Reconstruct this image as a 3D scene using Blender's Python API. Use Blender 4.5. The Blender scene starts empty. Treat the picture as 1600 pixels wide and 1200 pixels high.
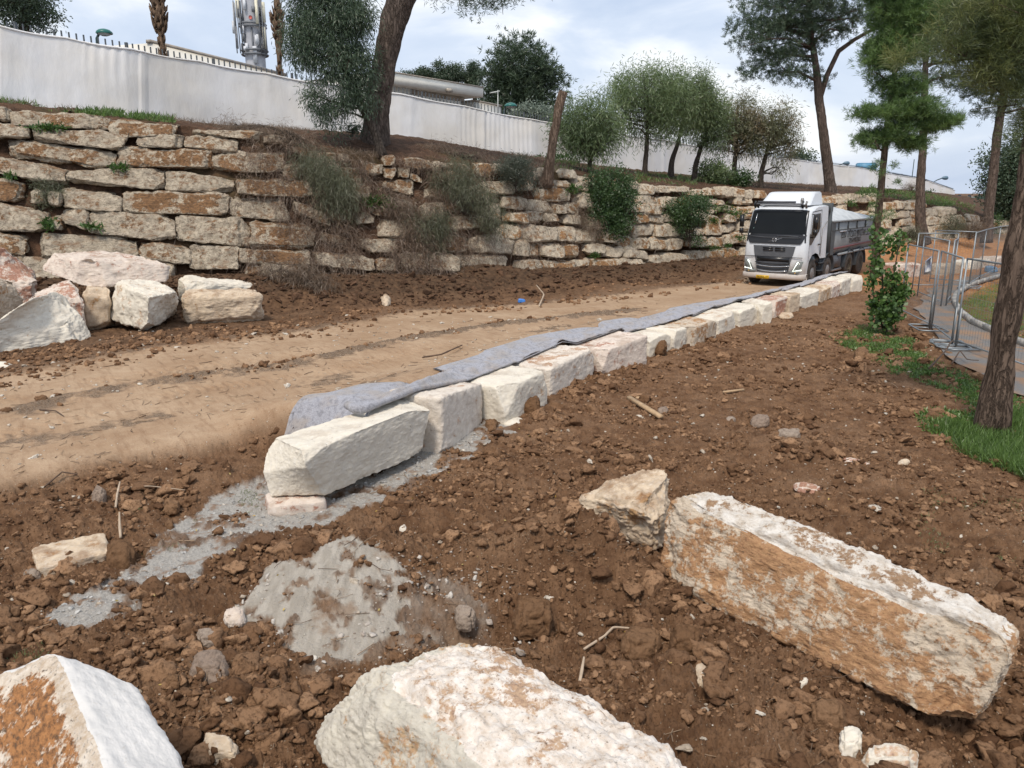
import bpy, math, random
import numpy as np
from mathutils import Vector
R = math.radians
scene = bpy.context.scene
C = scene.collection
# ------------------------------------------------------------------ camera
CAMZ = 3.6; PITCH = R(14.0); FPX = 1200.0
cd = bpy.data.cameras.new('camera'); cam = bpy.data.objects.new('camera', cd); C.objects.link(cam)
cam.location = (0, 0, CAMZ); cam.rotation_euler = (R(90) - PITCH, 0, 0)
cd.sensor_width = 36; cd.lens = 27.0; cd.clip_start = 0.05; cd.clip_end = 4000
scene.camera = cam
# ------------------------------------------------------------------ world, sun, exposure
SUN_EL, SUN_AZ = 58.0, 200.0
w = bpy.data.worlds.new('World'); scene.world = w; w.use_nodes = True
nt = w.node_tree; nt.nodes.clear()
def wn(t, **k):
    n = nt.nodes.new(t)
    for a, b in k.items(): setattr(n, a, b)
    return n
sky = wn('ShaderNodeTexSky', sky_type='NISHITA', sun_disc=False)
sky.sun_elevation = R(SUN_EL); sky.sun_rotation = R(SUN_AZ); sky.air_density = 1.2; sky.dust_density = 2.0
tc = wn('ShaderNodeTexCoord'); mp = wn('ShaderNodeMapping'); mp.inputs['Scale'].default_value = (1.6, 1.0, 5.0); mp.inputs['Rotation'].default_value = (0.15, 0.1, 0.6)
nt.links.new(tc.outputs['Generated'], mp.inputs['Vector'])
no = wn('ShaderNodeTexNoise'); no.inputs['Scale'].default_value = 1.7; no.inputs['Detail'].default_value = 7; no.inputs['Roughness'].default_value = 0.55
no.inputs['Distortion'].default_value = 0.5
nt.links.new(mp.outputs[0], no.inputs['Vector'])
cr = wn('ShaderNodeValToRGB')
cr.color_ramp.elements[0].position = 0.38; cr.color_ramp.elements[0].color = (0.545, 0.64, 0.81, 1)
cr.color_ramp.elements[1].position = 0.63; cr.color_ramp.elements[1].color = (0.96, 0.98, 1.0, 1)
e = cr.color_ramp.elements.new(0.5); e.color = (0.665, 0.745, 0.885, 1)
nt.links.new(no.outputs['Fac'], cr.inputs['Fac'])
vm = wn('ShaderNodeVectorMath', operation='SCALE'); vm.inputs['Scale'].default_value = 7.5
nt.links.new(cr.outputs['Color'], vm.inputs[0])
mx = wn('ShaderNodeMix', data_type='RGBA'); mx.inputs[0].default_value = 0.88
nt.links.new(sky.outputs[0], mx.inputs[6]); nt.links.new(vm.outputs[0], mx.inputs[7])
bg = wn('ShaderNodeBackground'); bg.inputs['Strength'].default_value = 0.10
nt.links.new(mx.outputs[2], bg.inputs['Color'])
wo = wn('ShaderNodeOutputWorld'); nt.links.new(bg.outputs[0], wo.inputs['Surface'])
sd = bpy.data.lights.new('sun', 'SUN'); sd.energy = 1.9; sd.angle = R(11); sd.color = (1.0, 0.90, 0.78)
so = bpy.data.objects.new('sun', sd); C.objects.link(so)
az = R(SUN_AZ); el = R(SUN_EL)
# sky sun_rotation 0 = +Y, clockwise from above
sdir = Vector((math.sin(az) * math.cos(el), math.cos(az) * math.cos(el), math.sin(el)))
so.rotation_euler = sdir.to_track_quat('Z', 'Y').to_euler()
vs = scene.view_settings
vs.view_transform = 'Standard'; vs.look = 'None'; vs.gamma = 1; vs.use_curve_mapping = False; vs.exposure = 0.60
scene.cycles.max_bounces = 5; scene.cycles.diffuse_bounces = 3; scene.cycles.transparent_max_bounces = 8

# ------------------------------------------------------------------ geometry of the view (pixel of the 1600x1200 photo -> point)
cp, sp = math.cos(PITCH), math.sin(PITCH)
def ray(px, py):
    u = (px - 800) / FPX; v = (600 - py) / FPX
    return np.array([u, cp + v * sp, v * cp - sp])
def P(px, py, z=0.0):
    r = ray(px, py); t = (z - CAMZ) / r[2]
    return np.array([0, 0, CAMZ]) + r * t
def D(px, py, d):
    return np.array([0, 0, CAMZ]) + ray(px, py) * d
def proj(p):
    x, y, z = p[0], p[1], p[2] - CAMZ
    d = y * cp - z * sp
    return 800 + FPX * x / d, 600 - FPX * (y * sp + z * cp) / d
def zat(px, py_top, base):
    """height z of the point straight above `base` seen at row py_top"""
    r = ray(px, py_top); y = base[1]
    return CAMZ + r[2] / r[1] * y

# ------------------------------------------------------------------ noise
def _h(ix, iy, iz, seed):
    n = (ix * 374761393 + iy * 668265263 + iz * 2246822519 + seed * 974634777) & 0xffffffff
    n = ((n ^ (n >> 13)) * 1274126177) & 0xffffffff
    n = ((n ^ (n >> 15)) * 2246822519) & 0xffffffff
    return ((n ^ (n >> 16)) & 0xffffff) / float(0xffffff)
def vnoise(p, seed=0):
    i = np.floor(p).astype(np.int64); f = p - i; f = f * f * (3 - 2 * f)
    x, y, z = i[:, 0], i[:, 1], i[:, 2]; fx, fy, fz = f[:, 0], f[:, 1], f[:, 2]
    def L(a, b, t): return a + (b - a) * t
    c = [[_h(x + a, y + b, z + k, seed) for k in (0, 1)] for a in (0, 1) for b in (0, 1)]
    z0 = [L(q[0], q[1], fz) for q in c]
    return L(L(z0[0], z0[1], fy), L(z0[2], z0[3], fy), fx) * 2 - 1
def fbm(p, octv=4, seed=0, rough=0.5):
    s = np.zeros(len(p)); a = 1.0; t = 0.0; q = np.array(p, float)
    for k in range(octv):
        s += a * vnoise(q + 13.7 * k, seed + k); t += a; a *= rough; q = q * 2.03
    return s / t
def sstep(a, b, x):
    t = np.clip((x - a) / (b - a), 0, 1); return t * t * (3 - 2 * t)

# ------------------------------------------------------------------ mesh builder
class MB:
    def __init__(s): s.V = []; s.F = []; s.n = 0; s.A = []
    def add(s, V, F, mi=0, rnd=0.5, edge=0.0):
        V = np.asarray(V, float).reshape(-1, 3)
        for f in (F if isinstance(F, list) and len(F) and isinstance(F[0], np.ndarray) and F[0].ndim == 2 else [np.asarray(F, int)]):
            if len(f): s.F.append((f + s.n, (np.full(len(f), mi) if np.isscalar(mi) else np.asarray(mi))))
        s.V.append(V); n = len(V)
        a = np.zeros((n, 2)); a[:, 0] = rnd; a[:, 1] = edge; s.A.append(a); s.n += n
        return s
    def box(s, c, d, mi=0, rot=None, rnd=0.5, taper=(1, 1)):
        x, y, z = d[0] / 2, d[1] / 2, d[2] / 2; tx, ty = taper
        V = np.array([(-x, -y, -z), (x, -y, -z), (x, y, -z), (-x, y, -z), (-x * tx, -y * ty, z), (x * tx, -y * ty, z), (x * tx, y * ty, z), (-x * tx, y * ty, z)])
        if rot is not None: V = V @ np.array(rot).T
        return s.add(V + np.array(c), [(0, 3, 2, 1), (4, 5, 6, 7), (0, 1, 5, 4), (1, 2, 6, 5), (2, 3, 7, 6), (3, 0, 4, 7)], mi, rnd)
    def hexa(s, c8, mi=0, rnd=0.5):
        return s.add(c8, [(0, 3, 2, 1), (4, 5, 6, 7), (0, 1, 5, 4), (1, 2, 6, 5), (2, 3, 7, 6), (3, 0, 4, 7)], mi, rnd)
    def poly(s, pts, mi=0, rnd=0.5):
        return s.add(pts, [tuple(range(len(pts)))], mi, rnd)
    def prism(s, pts, dvec, mi=0, rnd=0.5):
        pts = np.asarray(pts, float); n = len(pts); q = pts + np.array(dvec)
        V = np.vstack([pts, q])
        s.add(V, [np.array([tuple(range(n))[::-1]]), np.array([tuple(range(n, 2 * n))]),
                  np.array([(i, (i + 1) % n, n + (i + 1) % n, n + i) for i in range(n)])], mi, rnd)
        return s
    def tube(s, pts, rad, sides=6, mi=0, rnd=0.5, noise=0.0, seed=0, cap=True, nfreq=3.0):
        pts = np.asarray(pts, float); m = len(pts)
        rad = np.full(m, rad) if np.isscalar(rad) else np.asarray(rad, float)
        t = np.gradient(pts, axis=0); t /= np.linalg.norm(t, axis=1)[:, None] + 1e-9
        a = np.array([0, 0, 1.0]) if abs(t[0][2]) < 0.9 else np.array([1.0, 0, 0])
        u = np.cross(t, a); u /= np.linalg.norm(u, axis=1)[:, None] + 1e-9; v = np.cross(t, u)
        th = np.arange(sides) * 2 * math.pi / sides
        ring = (u[:, None, :] * np.cos(th)[None, :, None] + v[:, None, :] * np.sin(th)[None, :, None])
        rr = np.repeat(rad[:, None], sides, 1)
        if noise:
            q = (pts[:, None, :] + ring * rad[:, None, None]).reshape(-1, 3)
            rr = rr * (1 + noise * fbm(q * np.array([nfreq, nfreq, nfreq * .45]), 3, seed).reshape(m, sides) * 2)
        V = (pts[:, None, :] + ring * rr[:, :, None]).reshape(-1, 3)
        i, j = np.meshgrid(np.arange(m - 1), np.arange(sides), indexing='ij'); j2 = (j + 1) % sides
        F = [np.stack([i * sides + j, i * sides + j2, (i + 1) * sides + j2, (i + 1) * sides + j], -1).reshape(-1, 4)]
        if cap: F += [np.array([tuple(range(sides))[::-1]]), np.array([tuple(range((m - 1) * sides, m * sides))])]
        return s.add(V, F, mi, rnd)
    def lathe(s, c, prof, sides=16, mi=0, axis=2):
        """prof [(r,h)], around axis"""
        th = np.arange(sides) * 2 * math.pi / sides; V = []
        for r, h in prof:
            for a in th:
                p = [r * math.cos(a), r * math.sin(a), h]
                if axis == 0: p = [p[2], p[0], p[1]]
                if axis == 1: p = [p[0], p[2], p[1]]
                V.append(p)
        m = len(prof); F = []
        for i in range(m - 1):
            for j in range(sides):
                j2 = (j + 1) % sides; F.append((i * sides + j, i * sides + j2, (i + 1) * sides + j2, (i + 1) * sides + j))
        return s.add(np.array(V) + np.array(c), [np.array(F), np.array([tuple(range(sides))]), np.array([tuple(range((m - 1) * sides, m * sides))])], mi)
    def build(s, name, mats, parent=None, smooth=False, loc=None, rot=0.0):
        V = np.vstack(s.V); A = np.vstack(s.A)
        me = bpy.data.meshes.new(name); me.vertices.add(len(V)); 
        if loc is not None:
            V = V - np.array(loc)
            if rot: 
                c_, s_ = math.cos(-rot), math.sin(-rot); V = np.stack([V[:, 0] * c_ - V[:, 1] * s_, V[:, 0] * s_ + V[:, 1] * c_, V[:, 2]], 1)
        me.vertices.foreach_set('co', V.astype(np.float32).ravel())
        nl = sum(f.size for f, _ in s.F); nf = sum(len(f) for f, _ in s.F)
        me.loops.add(nl); me.polygons.add(nf)
        me.loops.foreach_set('vertex_index', np.concatenate([f.ravel() for f, _ in s.F]).astype(np.int32))
        tot = np.concatenate([np.full(len(f), f.shape[1]) for f, _ in s.F])
        st = np.concatenate([[0], np.cumsum(tot)[:-1]]).astype(np.int32)
        me.polygons.foreach_set('loop_start', st)
        me.polygons.foreach_set('material_index', np.concatenate([m for _, m in s.F]).astype(np.int32))
        if smooth: me.polygons.foreach_set('use_smooth', np.ones(nf, bool))
        me.update(calc_edges=True)
        for k, nm in enumerate(('rnd', 'edge')):
            at = me.attributes.new(nm, 'FLOAT', 'POINT'); at.data.foreach_set('value', A[:, k].astype(np.float32))
        for m in (mats if isinstance(mats, (list, tuple)) else [mats]): me.materials.append(m)
        o = bpy.data.objects.new(name, me); C.objects.link(o)
        if parent is not None: o.parent = parent
        if loc is not None and parent is None: o.location = loc; o.rotation_euler = (0, 0, rot)
        return o
def tag(o, label=None, cat=None, group=None, kind=None):
    if label: o['label'] = label
    if cat: o['category'] = cat
    if group: o['group'] = group
    if kind: o['kind'] = kind
    return o
def thing(name, loc, label, cat, group=None, rz=0.0):
    o = bpy.data.objects.new(name, None); C.objects.link(o); o.location = loc; o.rotation_euler = (0, 0, rz); o.empty_display_size = 0.2
    return tag(o, label, cat, group)

# ------------------------------------------------------------------ materials
class M:
    def __init__(s, name):
        s.m = bpy.data.materials.new(name); s.m.use_nodes = True; s.t = s.m.node_tree; s.t.nodes.clear()
        s.out = s.t.nodes.new('ShaderNodeOutputMaterial')
    def n(s, t, ins=None, **k):
        nd = s.t.nodes.new(t)
        for a, b in k.items(): setattr(nd, a, b)
        if ins:
            for a, b in ins.items(): s.put(nd.inputs[a], b)
        return nd
    def put(s, sock, v):
        if isinstance(v, bpy.types.NodeSocket): s.t.links.new(v, sock)
        elif isinstance(v, (tuple, list)) and len(v) == 3 and sock.type == 'RGBA': sock.default_value = (*v, 1)
        else: sock.default_value = v
    def pos(s, scale=(1, 1, 1), obj=False):
        if obj: g = s.n('ShaderNodeTexCoord').outputs['Object']
        else: g = s.n('ShaderNodeNewGeometry').outputs['Position']
        return s.n('ShaderNodeVectorMath', {0: g, 1: scale}, operation='MULTIPLY').outputs[0]
    def attr(s, nm): return s.n('ShaderNodeAttribute', attribute_name=nm).outputs['Fac']
    def noise(s, v, sc, det=5, ro=.55, dist=0.0, col=False):
        nd = s.n('ShaderNodeTexNoise', {'Vector': v, 'Scale': sc, 'Detail': det, 'Roughness': ro, 'Distortion': dist})
        return nd.outputs['Color' if col else 'Fac']
    def math(s, op, a, b=0.0, c=None, clamp=False):
        nd = s.n('ShaderNodeMath', {0: a, 1: b}, operation=op, use_clamp=clamp)
        if c is not None: s.put(nd.inputs[2], c)
        return nd.outputs[0]
    def rng(s, v, a, b, c=0.0, d=1.0):
        return s.n('ShaderNodeMapRange', {0: v, 1: a, 2: b, 3: c, 4: d}, clamp=True).outputs[0]
    def mix(s, f, a, b, mode='MIX'):
        nd = s.n('ShaderNodeMix', data_type='RGBA', blend_type=mode); s.put(nd.inputs[0], f); s.put(nd.inputs[6], a); s.put(nd.inputs[7], b)
        return nd.outputs[2]
    def bump(s, h, st=.5, dist=.02, nrm=None):
        nd = s.n('ShaderNodeBump', {'Height': h, 'Strength': st, 'Distance': dist})
        if nrm is not None: s.put(nd.inputs['Normal'], nrm)
        return nd.outputs[0]
    def vadd(s, v, f, k):
        sc = s.n('ShaderNodeMath', {0: f, 1: k}, operation='MULTIPLY').outputs[0]
        cb = s.n('ShaderNodeCombineXYZ', {0: sc, 1: sc, 2: sc}).outputs[0]
        return s.n('ShaderNodeVectorMath', {0: v, 1: cb}, operation='ADD').outputs[0]
    def bsdf(s, col, rough=.8, metal=0.0, nrm=None, spec=.3, **k):
        b = s.n('ShaderNodeBsdfPrincipled', {'Base Color': col, 'Roughness': rough, 'Metallic': metal, 'Specular IOR Level': spec})
        if nrm is not None: s.put(b.inputs['Normal'], nrm)
        for a, v in k.items(): s.put(b.inputs[a.replace('_', ' ')], v)
        s.t.links.new(b.outputs[0], s.out.inputs['Surface']); return s.m
def plain(name, col, rough=.6, metal=0.0, var=.12, sc=6.0, bump=.0, spec=.4, **k):
    m = M(name); p = m.pos(obj=False); n = m.noise(p, sc, 5)
    c = m.mix(m.rng(n, .3, .7), tuple(x * (1 - var) for x in col), tuple(min(1, x * (1 + var)) for x in col))
    nr = m.bump(m.noise(p, sc * 6, 3), bump, .01) if bump else None
    return m.bsdf(c, rough, metal, nr, spec, **k)

def stone_mat(name, cream=(.58, .52, .43), grey=(.42, .38, .32), rust=(.40, .19, .06), red=(.26, .10, .05), rb=.0, db=.0, sc=1.0, edgek=.25, bs=.8, bd=.03, pale=(.70, .66, .60), soil=0.0, rv=.22):
    m = M(name); rn = m.attr('rnd'); ed = m.attr('edge'); p = m.vadd(m.pos(), rn, 37.0)
    n1 = m.noise(p, 1.1 * sc, 8, .62, .3); n2 = m.noise(p, 4.5 * sc, 10, .66, .2); n3 = m.noise(p, 22 * sc, 8, .65); n4 = m.noise(m.n('ShaderNodeVectorMath', {0: p, 1: (1, 1, 2.6)}, operation='MULTIPLY').outputs[0], 9 * sc, 8, .7)
    base = m.mix(m.rng(n2, .38, .62), cream, grey); base = m.mix(m.rng(n3, .5, .75, 0, .6), base, pale)
    f = m.math('ADD', m.math('ADD', n1, m.math('MULTIPLY', m.math('SUBTRACT', n2, .5), .9)), m.math('MULTIPLY', m.math('SUBTRACT', rn, .5), rv))
    f = m.math('SUBTRACT', f, m.math('MULTIPLY', ed, edgek)); f = m.math('ADD', f, m.math('MULTIPLY', m.math('SUBTRACT', n3, .5), .5))
    rf = m.rng(f, .58 - rb, .68 - rb)
    rc = m.mix(m.rng(n4, .42, .62), rust, red)
    c = m.mix(rf, base, rc)
    dk = m.math('ADD', m.math('MULTIPLY', n4, .6), m.math('MULTIPLY', n3, .4))
    c = m.mix(m.rng(dk, .60 - db, .70 - db, 0, .85), c, (.10, .075, .05))
    pit = m.rng(m.n('ShaderNodeTexVoronoi', {'Vector': p, 'Scale': 16 * sc}).outputs['Distance'], .08, .22, 1, 0)
    c = m.mix(m.math('MULTIPLY', m.math('MULTIPLY', pit, .6), m.rng(n2, .5, .6)), c, (.14, .10, .06))
    if soil:
        g = m.n('ShaderNodeNewGeometry').outputs['Normal']; up = m.n('ShaderNodeSeparateXYZ', {0: g}).outputs[2]
        c = m.mix(m.math('MULTIPLY', m.rng(up, .35, .8), m.rng(m.noise(p, 2.2, 8, .7), .5, .60, 0, soil)), c, (.22, .12, .06))
    h = m.math('ADD', m.math('ADD', m.math('MULTIPLY', n2, .9), m.math('MULTIPLY', n4, .5)), m.math('MULTIPLY', n3, .35))
    h = m.math('SUBTRACT', h, m.math('MULTIPLY', pit, .12))
    return m.bsdf(c, .92, 0, m.bump(h, bs, bd), .2)
MS_WALL = stone_mat('weathered_limestone', cream=(.61, .52, .39), grey=(.33, .275, .21), pale=(.74, .68, .58), rust=(.31, .175, .085), red=(.15, .080, .045), rb=.085, db=.095, sc=1.3, edgek=.34, bs=1.0, bd=.12, soil=.8, rv=.24)
MS_WALL2 = stone_mat('paler_weathered_limestone', cream=(.66, .57, .43), grey=(.42, .35, .27), pale=(.76, .70, .60), rust=(.40, .225, .10), red=(.25, .13, .07), rb=.065, db=.065, sc=1.3, edgek=.36, bs=1.0, bd=.10, soil=.6, rv=.28)
MS_NEW = stone_mat('fresh_limestone', cream=(.70, .64, .53), grey=(.62, .57, .48), rust=(.52, .38, .24), red=(.46, .30, .22), pale=(.76, .73, .68), rb=-.09, db=-.08, edgek=.3, bs=.55, bd=.02, soil=.25)
MS_PINK = stone_mat('pink_limestone', cream=(.66, .57, .48), grey=(.56, .47, .40), rust=(.42, .24, .17), red=(.34, .17, .12), pale=(.76, .72, .68), rb=.09, db=-.06, sc=1.6, edgek=.35, bs=.6, bd=.025, soil=.4)
MS_PALEPINK = stone_mat('pale_pink_limestone', cream=(.68, .61, .52), grey=(.60, .53, .45), rust=(.48, .33, .22), red=(.42, .26, .18), pale=(.76, .73, .69), rb=-.01, db=-.06, sc=1.6, edgek=.35, bs=.6, bd=.025, soil=.35)
MS_RUST = stone_mat('rusty_limestone', cream=(.62, .52, .40), grey=(.46, .38, .29), rust=(.44, .26, .135), red=(.33, .18, .095), pale=(.64, .58, .51), rb=.09, db=.045, sc=2.0, edgek=.10, bs=1.0, bd=.035, soil=.0)
MS_TAN = stone_mat('tan_limestone', cream=(.62, .50, .36), grey=(.46, .36, .26), rust=(.45, .28, .14), red=(.30, .17, .09), pale=(.68, .63, .56), rb=.0, db=.0, sc=1.2, bs=.8, bd=.03, soil=.6)
MS_FLANK = stone_mat('creamy_flank', cream=(.62, .575, .48), grey=(.50, .46, .39), rust=(.50, .36, .22), red=(.42, .24, .13), pale=(.68, .64, .57), rb=-.03, db=-.04, sc=1.5, edgek=0, bs=.9, bd=.03)
MS_TOPW = stone_mat('white_top', cream=(.70, .66, .60), grey=(.50, .43, .35), rust=(.34, .22, .13), red=(.24, .15, .09), pale=(.76, .74, .71), rb=-.02, db=.04, sc=2.2, edgek=.2, bs=.9, bd=.03)
MS_SPECK = stone_mat('speckled_limestone', cream=(.72, .665, .60), grey=(.54, .455, .37), rust=(.46, .32, .21), red=(.34, .22, .15), pale=(.78, .765, .74), rb=.035, db=.05, sc=2.6, edgek=.1, bs=.6, bd=.012, soil=.0)
MS_RUSTDARK = stone_mat('brown_crust_limestone', cream=(.66, .58, .48), grey=(.46, .36, .26), rust=(.40, .19, .075), red=(.16, .075, .035), pale=(.76, .73, .70), rb=.13, db=.07, sc=2.4, edgek=.60, bs=.9, bd=.02)
def sawn():
    m = M('sawn_limestone'); p = m.pos(); n = m.noise(p, 3, 8, .6)
    c = m.mix(m.rng(n, .35, .65), (.58, .565, .54), (.66, .64, .61)); c = m.mix(m.rng(m.noise(p, 26, 6), .62, .72, 0, .5), c, (.50, .46, .40))
    wv = m.n('ShaderNodeTexWave', {'Vector': m.pos((1, 1, 1)), 'Scale': 9.0, 'Distortion': 1.2, 'Detail': 2.0}, wave_type='BANDS', bands_direction='DIAGONAL').outputs['Fac']
    return m.bsdf(c, .85, 0, m.bump(m.math('ADD', m.math('MULTIPLY', wv, .35), m.noise(p, 20, 6)), .4, .02), .25)
MS_SAWN = sawn()

# ------------------------------------------------------------------ rocks
_cg = {}
def cubegrid(n):
    if n in _cg: return _cg[n]
    g = np.linspace(-1, 1, n + 1); a, b = np.meshgrid(g, g, indexing='ij'); a = a.ravel(); b = b.ravel(); o = np.ones_like(a)
    faces = [(a, -o, b), (o, a, b), (-a, o, b), (-o, -a, b), (a, b, o), (a, -b, -o)]
    V = np.vstack([np.stack(f, 1) for f in faces])
    i, j = np.meshgrid(np.arange(n), np.arange(n), indexing='ij'); i = i.ravel(); j = j.ravel()
    q = np.stack([i * (n + 1) + j, (i + 1) * (n + 1) + j, (i + 1) * (n + 1) + j + 1, i * (n + 1) + j + 1], 1)
    F = np.vstack([q + k * (n + 1) ** 2 for k in range(6)]); fid = np.repeat(np.arange(6), n * n)
    key = np.round((V + 2) * 4 * n).astype(np.int64); key = key[:, 0] * 10 ** 12 + key[:, 1] * 10 ** 6 + key[:, 2]
    u, idx, inv = np.unique(key, return_index=True, return_inverse=True)
    _cg[n] = (V[idx], inv[F], fid); return _cg[n]
def normals(V, F):
    a, b, c = V[F[:, 0]], V[F[:, 1]], V[F[:, 2]]; d = V[F[:, 3]] if F.shape[1] == 4 else c
    fn = np.cross(c - a, d - b) if F.shape[1] == 4 else np.cross(b - a, c - a); N = np.zeros_like(V)
    for k in range(3):
        for j in range(F.shape[1]): N[:, k] += np.bincount(F[:, j], fn[:, k], len(V))
    return N / (np.linalg.norm(N, axis=1)[:, None] + 1e-12)
def rock_geo(c8, n=10, m=9, chips=6, depth=.12, disp=.03, freq=2.5, seed=0, ledge=0.0):
    U, F, fid = cubegrid(n); rg = np.random.RandomState(seed); c = U.copy()
    s2 = np.sort(np.abs(U), axis=1)[:, 1]; edge = sstep(.72, 1.0, s2)
    c = c / (np.sum(np.abs(c) ** m, axis=1) ** (1.0 / m))[:, None]
    for _ in range(chips):
        nn = rg.choice([-1, 0, 1], 3) + rg.normal(0, .28, 3)
        if np.abs(nn).max() < .4: continue
        nn = nn / np.linalg.norm(nn); h = np.abs(nn).sum() * 0.93; cc = h * (1 - depth * rg.uniform(.3, 1.3))
        dd = np.maximum(0, c @ nn - cc); c = c - nn * dd[:, None]
    x, y, z = [(c[:, k] + 1) / 2 for k in range(3)]; K = np.asarray(c8, float)
    V = ((1 - x) * (1 - y) * (1 - z))[:, None] * K[0] + (x * (1 - y) * (1 - z))[:, None] * K[1] + (x * y * (1 - z))[:, None] * K[2] + ((1 - x) * y * (1 - z))[:, None] * K[3] \
        + ((1 - x) * (1 - y) * z)[:, None] * K[4] + (x * (1 - y) * z)[:, None] * K[5] + (x * y * z)[:, None] * K[6] + ((1 - x) * y * z)[:, None] * K[7]
    N = normals(V, F); size = np.linalg.norm(V.max(0) - V.min(0)); q = V * freq + seed * 7.1
    oc = 3 if n < 14 else (5 if n < 30 else 6)
    dsp = fbm(q, oc, seed, .6) * disp
    dsp -= edge * np.abs(fbm(q * 2.3, 3, seed + 3, .6)) * disp * 1.3
    if n >= 24: dsp += (np.abs(fbm(q * 7, 4, seed + 4, .65)) - .2) * disp * .45
    r = 1 - np.abs(fbm(q * 1.7, 3, seed + 5)) * 2; dsp += np.minimum(r - .6, 0) * disp * .5
    if ledge: dsp += ledge * np.floor(fbm(q * np.array([.5, .5, 2.2]), 2, seed + 9) * 4) / 4
    V = V + N * dsp[:, None]
    return V, F, fid, edge
def rock(name, c8, mats, label, cat='boulder', group=None, facemat=None, rnd=.5, smooth=False, fj=.35, **k):
    V, F, fid, edge = rock_geo(c8, **k); mb = MB()
    mi = 0
    if facemat is not None:
        U, _, _ = cubegrid(k.get('n', 10)); cc = U[F].mean(1); cc = cc + np.stack([fbm(cc * 2.1 + 9 * j, 4, 7 + j, .6) for j in range(3)], 1) * fj; ax = np.argmax(np.abs(cc), 1); sg = cc[np.arange(len(cc)), ax] > 0
        fid2 = np.select([(ax == 1) & ~sg, (ax == 0) & sg, (ax == 1) & sg, (ax == 0) & ~sg, (ax == 2) & sg], [0, 1, 2, 3, 4], 5); mi = np.array([facemat.get(i, 0) for i in range(6)])[fid2]
    mb.add(V, F, mi, rnd, edge); ctr = np.mean(c8[:4], axis=0)
    o = mb.build(name, mats, loc=tuple(ctr), smooth=smooth)
    return tag(o, label, cat, group) if label else o
# ------------------------------------------------------------------ the lie of the land
def pl(pts, z=0.0): return np.array([P(a, b, z)[:2] for a, b in pts])
def dist_pl(xy, L):
    """distance and signed side to a polyline"""
    best = np.full(len(xy), 1e9); sg = np.ones(len(xy)); par = np.zeros(len(xy)); acc = 0.0
    for a, b in zip(L[:-1], L[1:]):
        d = b - a; l = np.hypot(*d); t = np.clip(((xy - a) @ d) / l ** 2, 0, 1); q = a + t[:, None] * d; r = xy - q
        dd = np.hypot(r[:, 0], r[:, 1]); m = dd < best; best[m] = dd[m]
        cr_ = d[0] * r[:, 1] - d[1] * r[:, 0]; sg[m] = np.sign(cr_[m]); par[m] = acc + t[m] * l; acc += l
    return best, sg, par
def in_poly(xy, Pg):
    c = np.zeros(len(xy), bool); n = len(Pg)
    for i in range(n):
        a, b = Pg[i], Pg[(i + 1) % n]
        m = (a[1] > xy[:, 1]) != (b[1] > xy[:, 1])
        xx = (b[0] - a[0]) * (xy[:, 1] - a[1]) / (b[1] - a[1] + 1e-12) + a[0]
        c ^= m & (xy[:, 0] < xx)
    return c
def mask_poly(xy, Pg, soft):
    d, _, _ = dist_pl(xy, np.vstack([Pg, Pg[:1]])); s = np.where(in_poly(xy, Pg), d, -d)
    return s  # signed distance, inside positive
L_EDGE = pl([(-900, 1010), (-300, 850), (0, 778), (200, 728), (395, 688)], .1)
L_ROW = pl([(395, 700), (560, 690), (760, 610), (900, 560), (1010, 528), (1200, 475), (1345, 440), (1440, 415), (1560, 400), (1700, 395)], .2)
L_SIDE = np.vstack([L_EDGE, L_ROW[1:]])
L_FAR = pl([(-900, 690), (-300, 625), (0, 597), (250, 548), (480, 520), (640, 484), (800, 474), (1000, 452), (1150, 436), (1250, 405), (1420, 378)], .1)
L_RUT1 = pl([(-200, 700), (0, 655), (120, 625), (230, 602), (440, 577), (640, 530), (800, 502), (1000, 475)], .2)
L_RUT2 = pl([(-200, 760), (200, 690), (420, 650), (700, 575), (1000, 490)], .2)
POLY_GRAV = pl([(70, 965), (110, 930), (230, 855), (300, 785), (420, 745), (520, 760), (640, 715), (760, 660), (820, 655), (760, 700), (640, 760), (540, 805), (440, 830), (340, 880), (250, 945), (170, 985)], 0.0)
POLY_CHALK = np.array([P(a, b, c)[:2] for a, b, c in [(385, 935, .12), (425, 875, .24), (500, 845, .3), (600, 852, .3), (650, 900, .2), (625, 975, .08), (560, 1008, .02), (480, 1022, .0), (425, 1000, .03)]])
POLY_DUST = np.array([P(a, b, c)[:2] for a, b, c in [(600, 850, .3), (700, 870, .2), (790, 930, .1), (780, 1010, .0), (640, 1020, .0), (480, 1040, .0), (600, 990, .05), (640, 900, .2)]])
CK0, CK1 = P(520, 1030, 0)[:2], P(540, 842, .30)[:2]
POLY_PATH = pl([(1420, 470), (1455, 520), (1490, 560), (1560, 600), (1640, 625), (1760, 668), (1960, 745), (2250, 870), (2250, 720), (1960, 640), (1760, 585), (1600, 545), (1556, 521), (1519, 505), (1500, 490), (1487, 470), (1516, 447), (1544, 439), (1600, 424), (1700, 410), (1700, 395), (1590, 408), (1500, 425), (1440, 440)], .2)
POLY_DIRTW = pl([(1180, 480), (1270, 462), (1345, 455), (1420, 470), (1470, 540), (1560, 600), (1760, 665), (1760, 800), (1600, 745), (1500, 720), (1440, 640), (1330, 560), (1250, 520)], .2)
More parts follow.
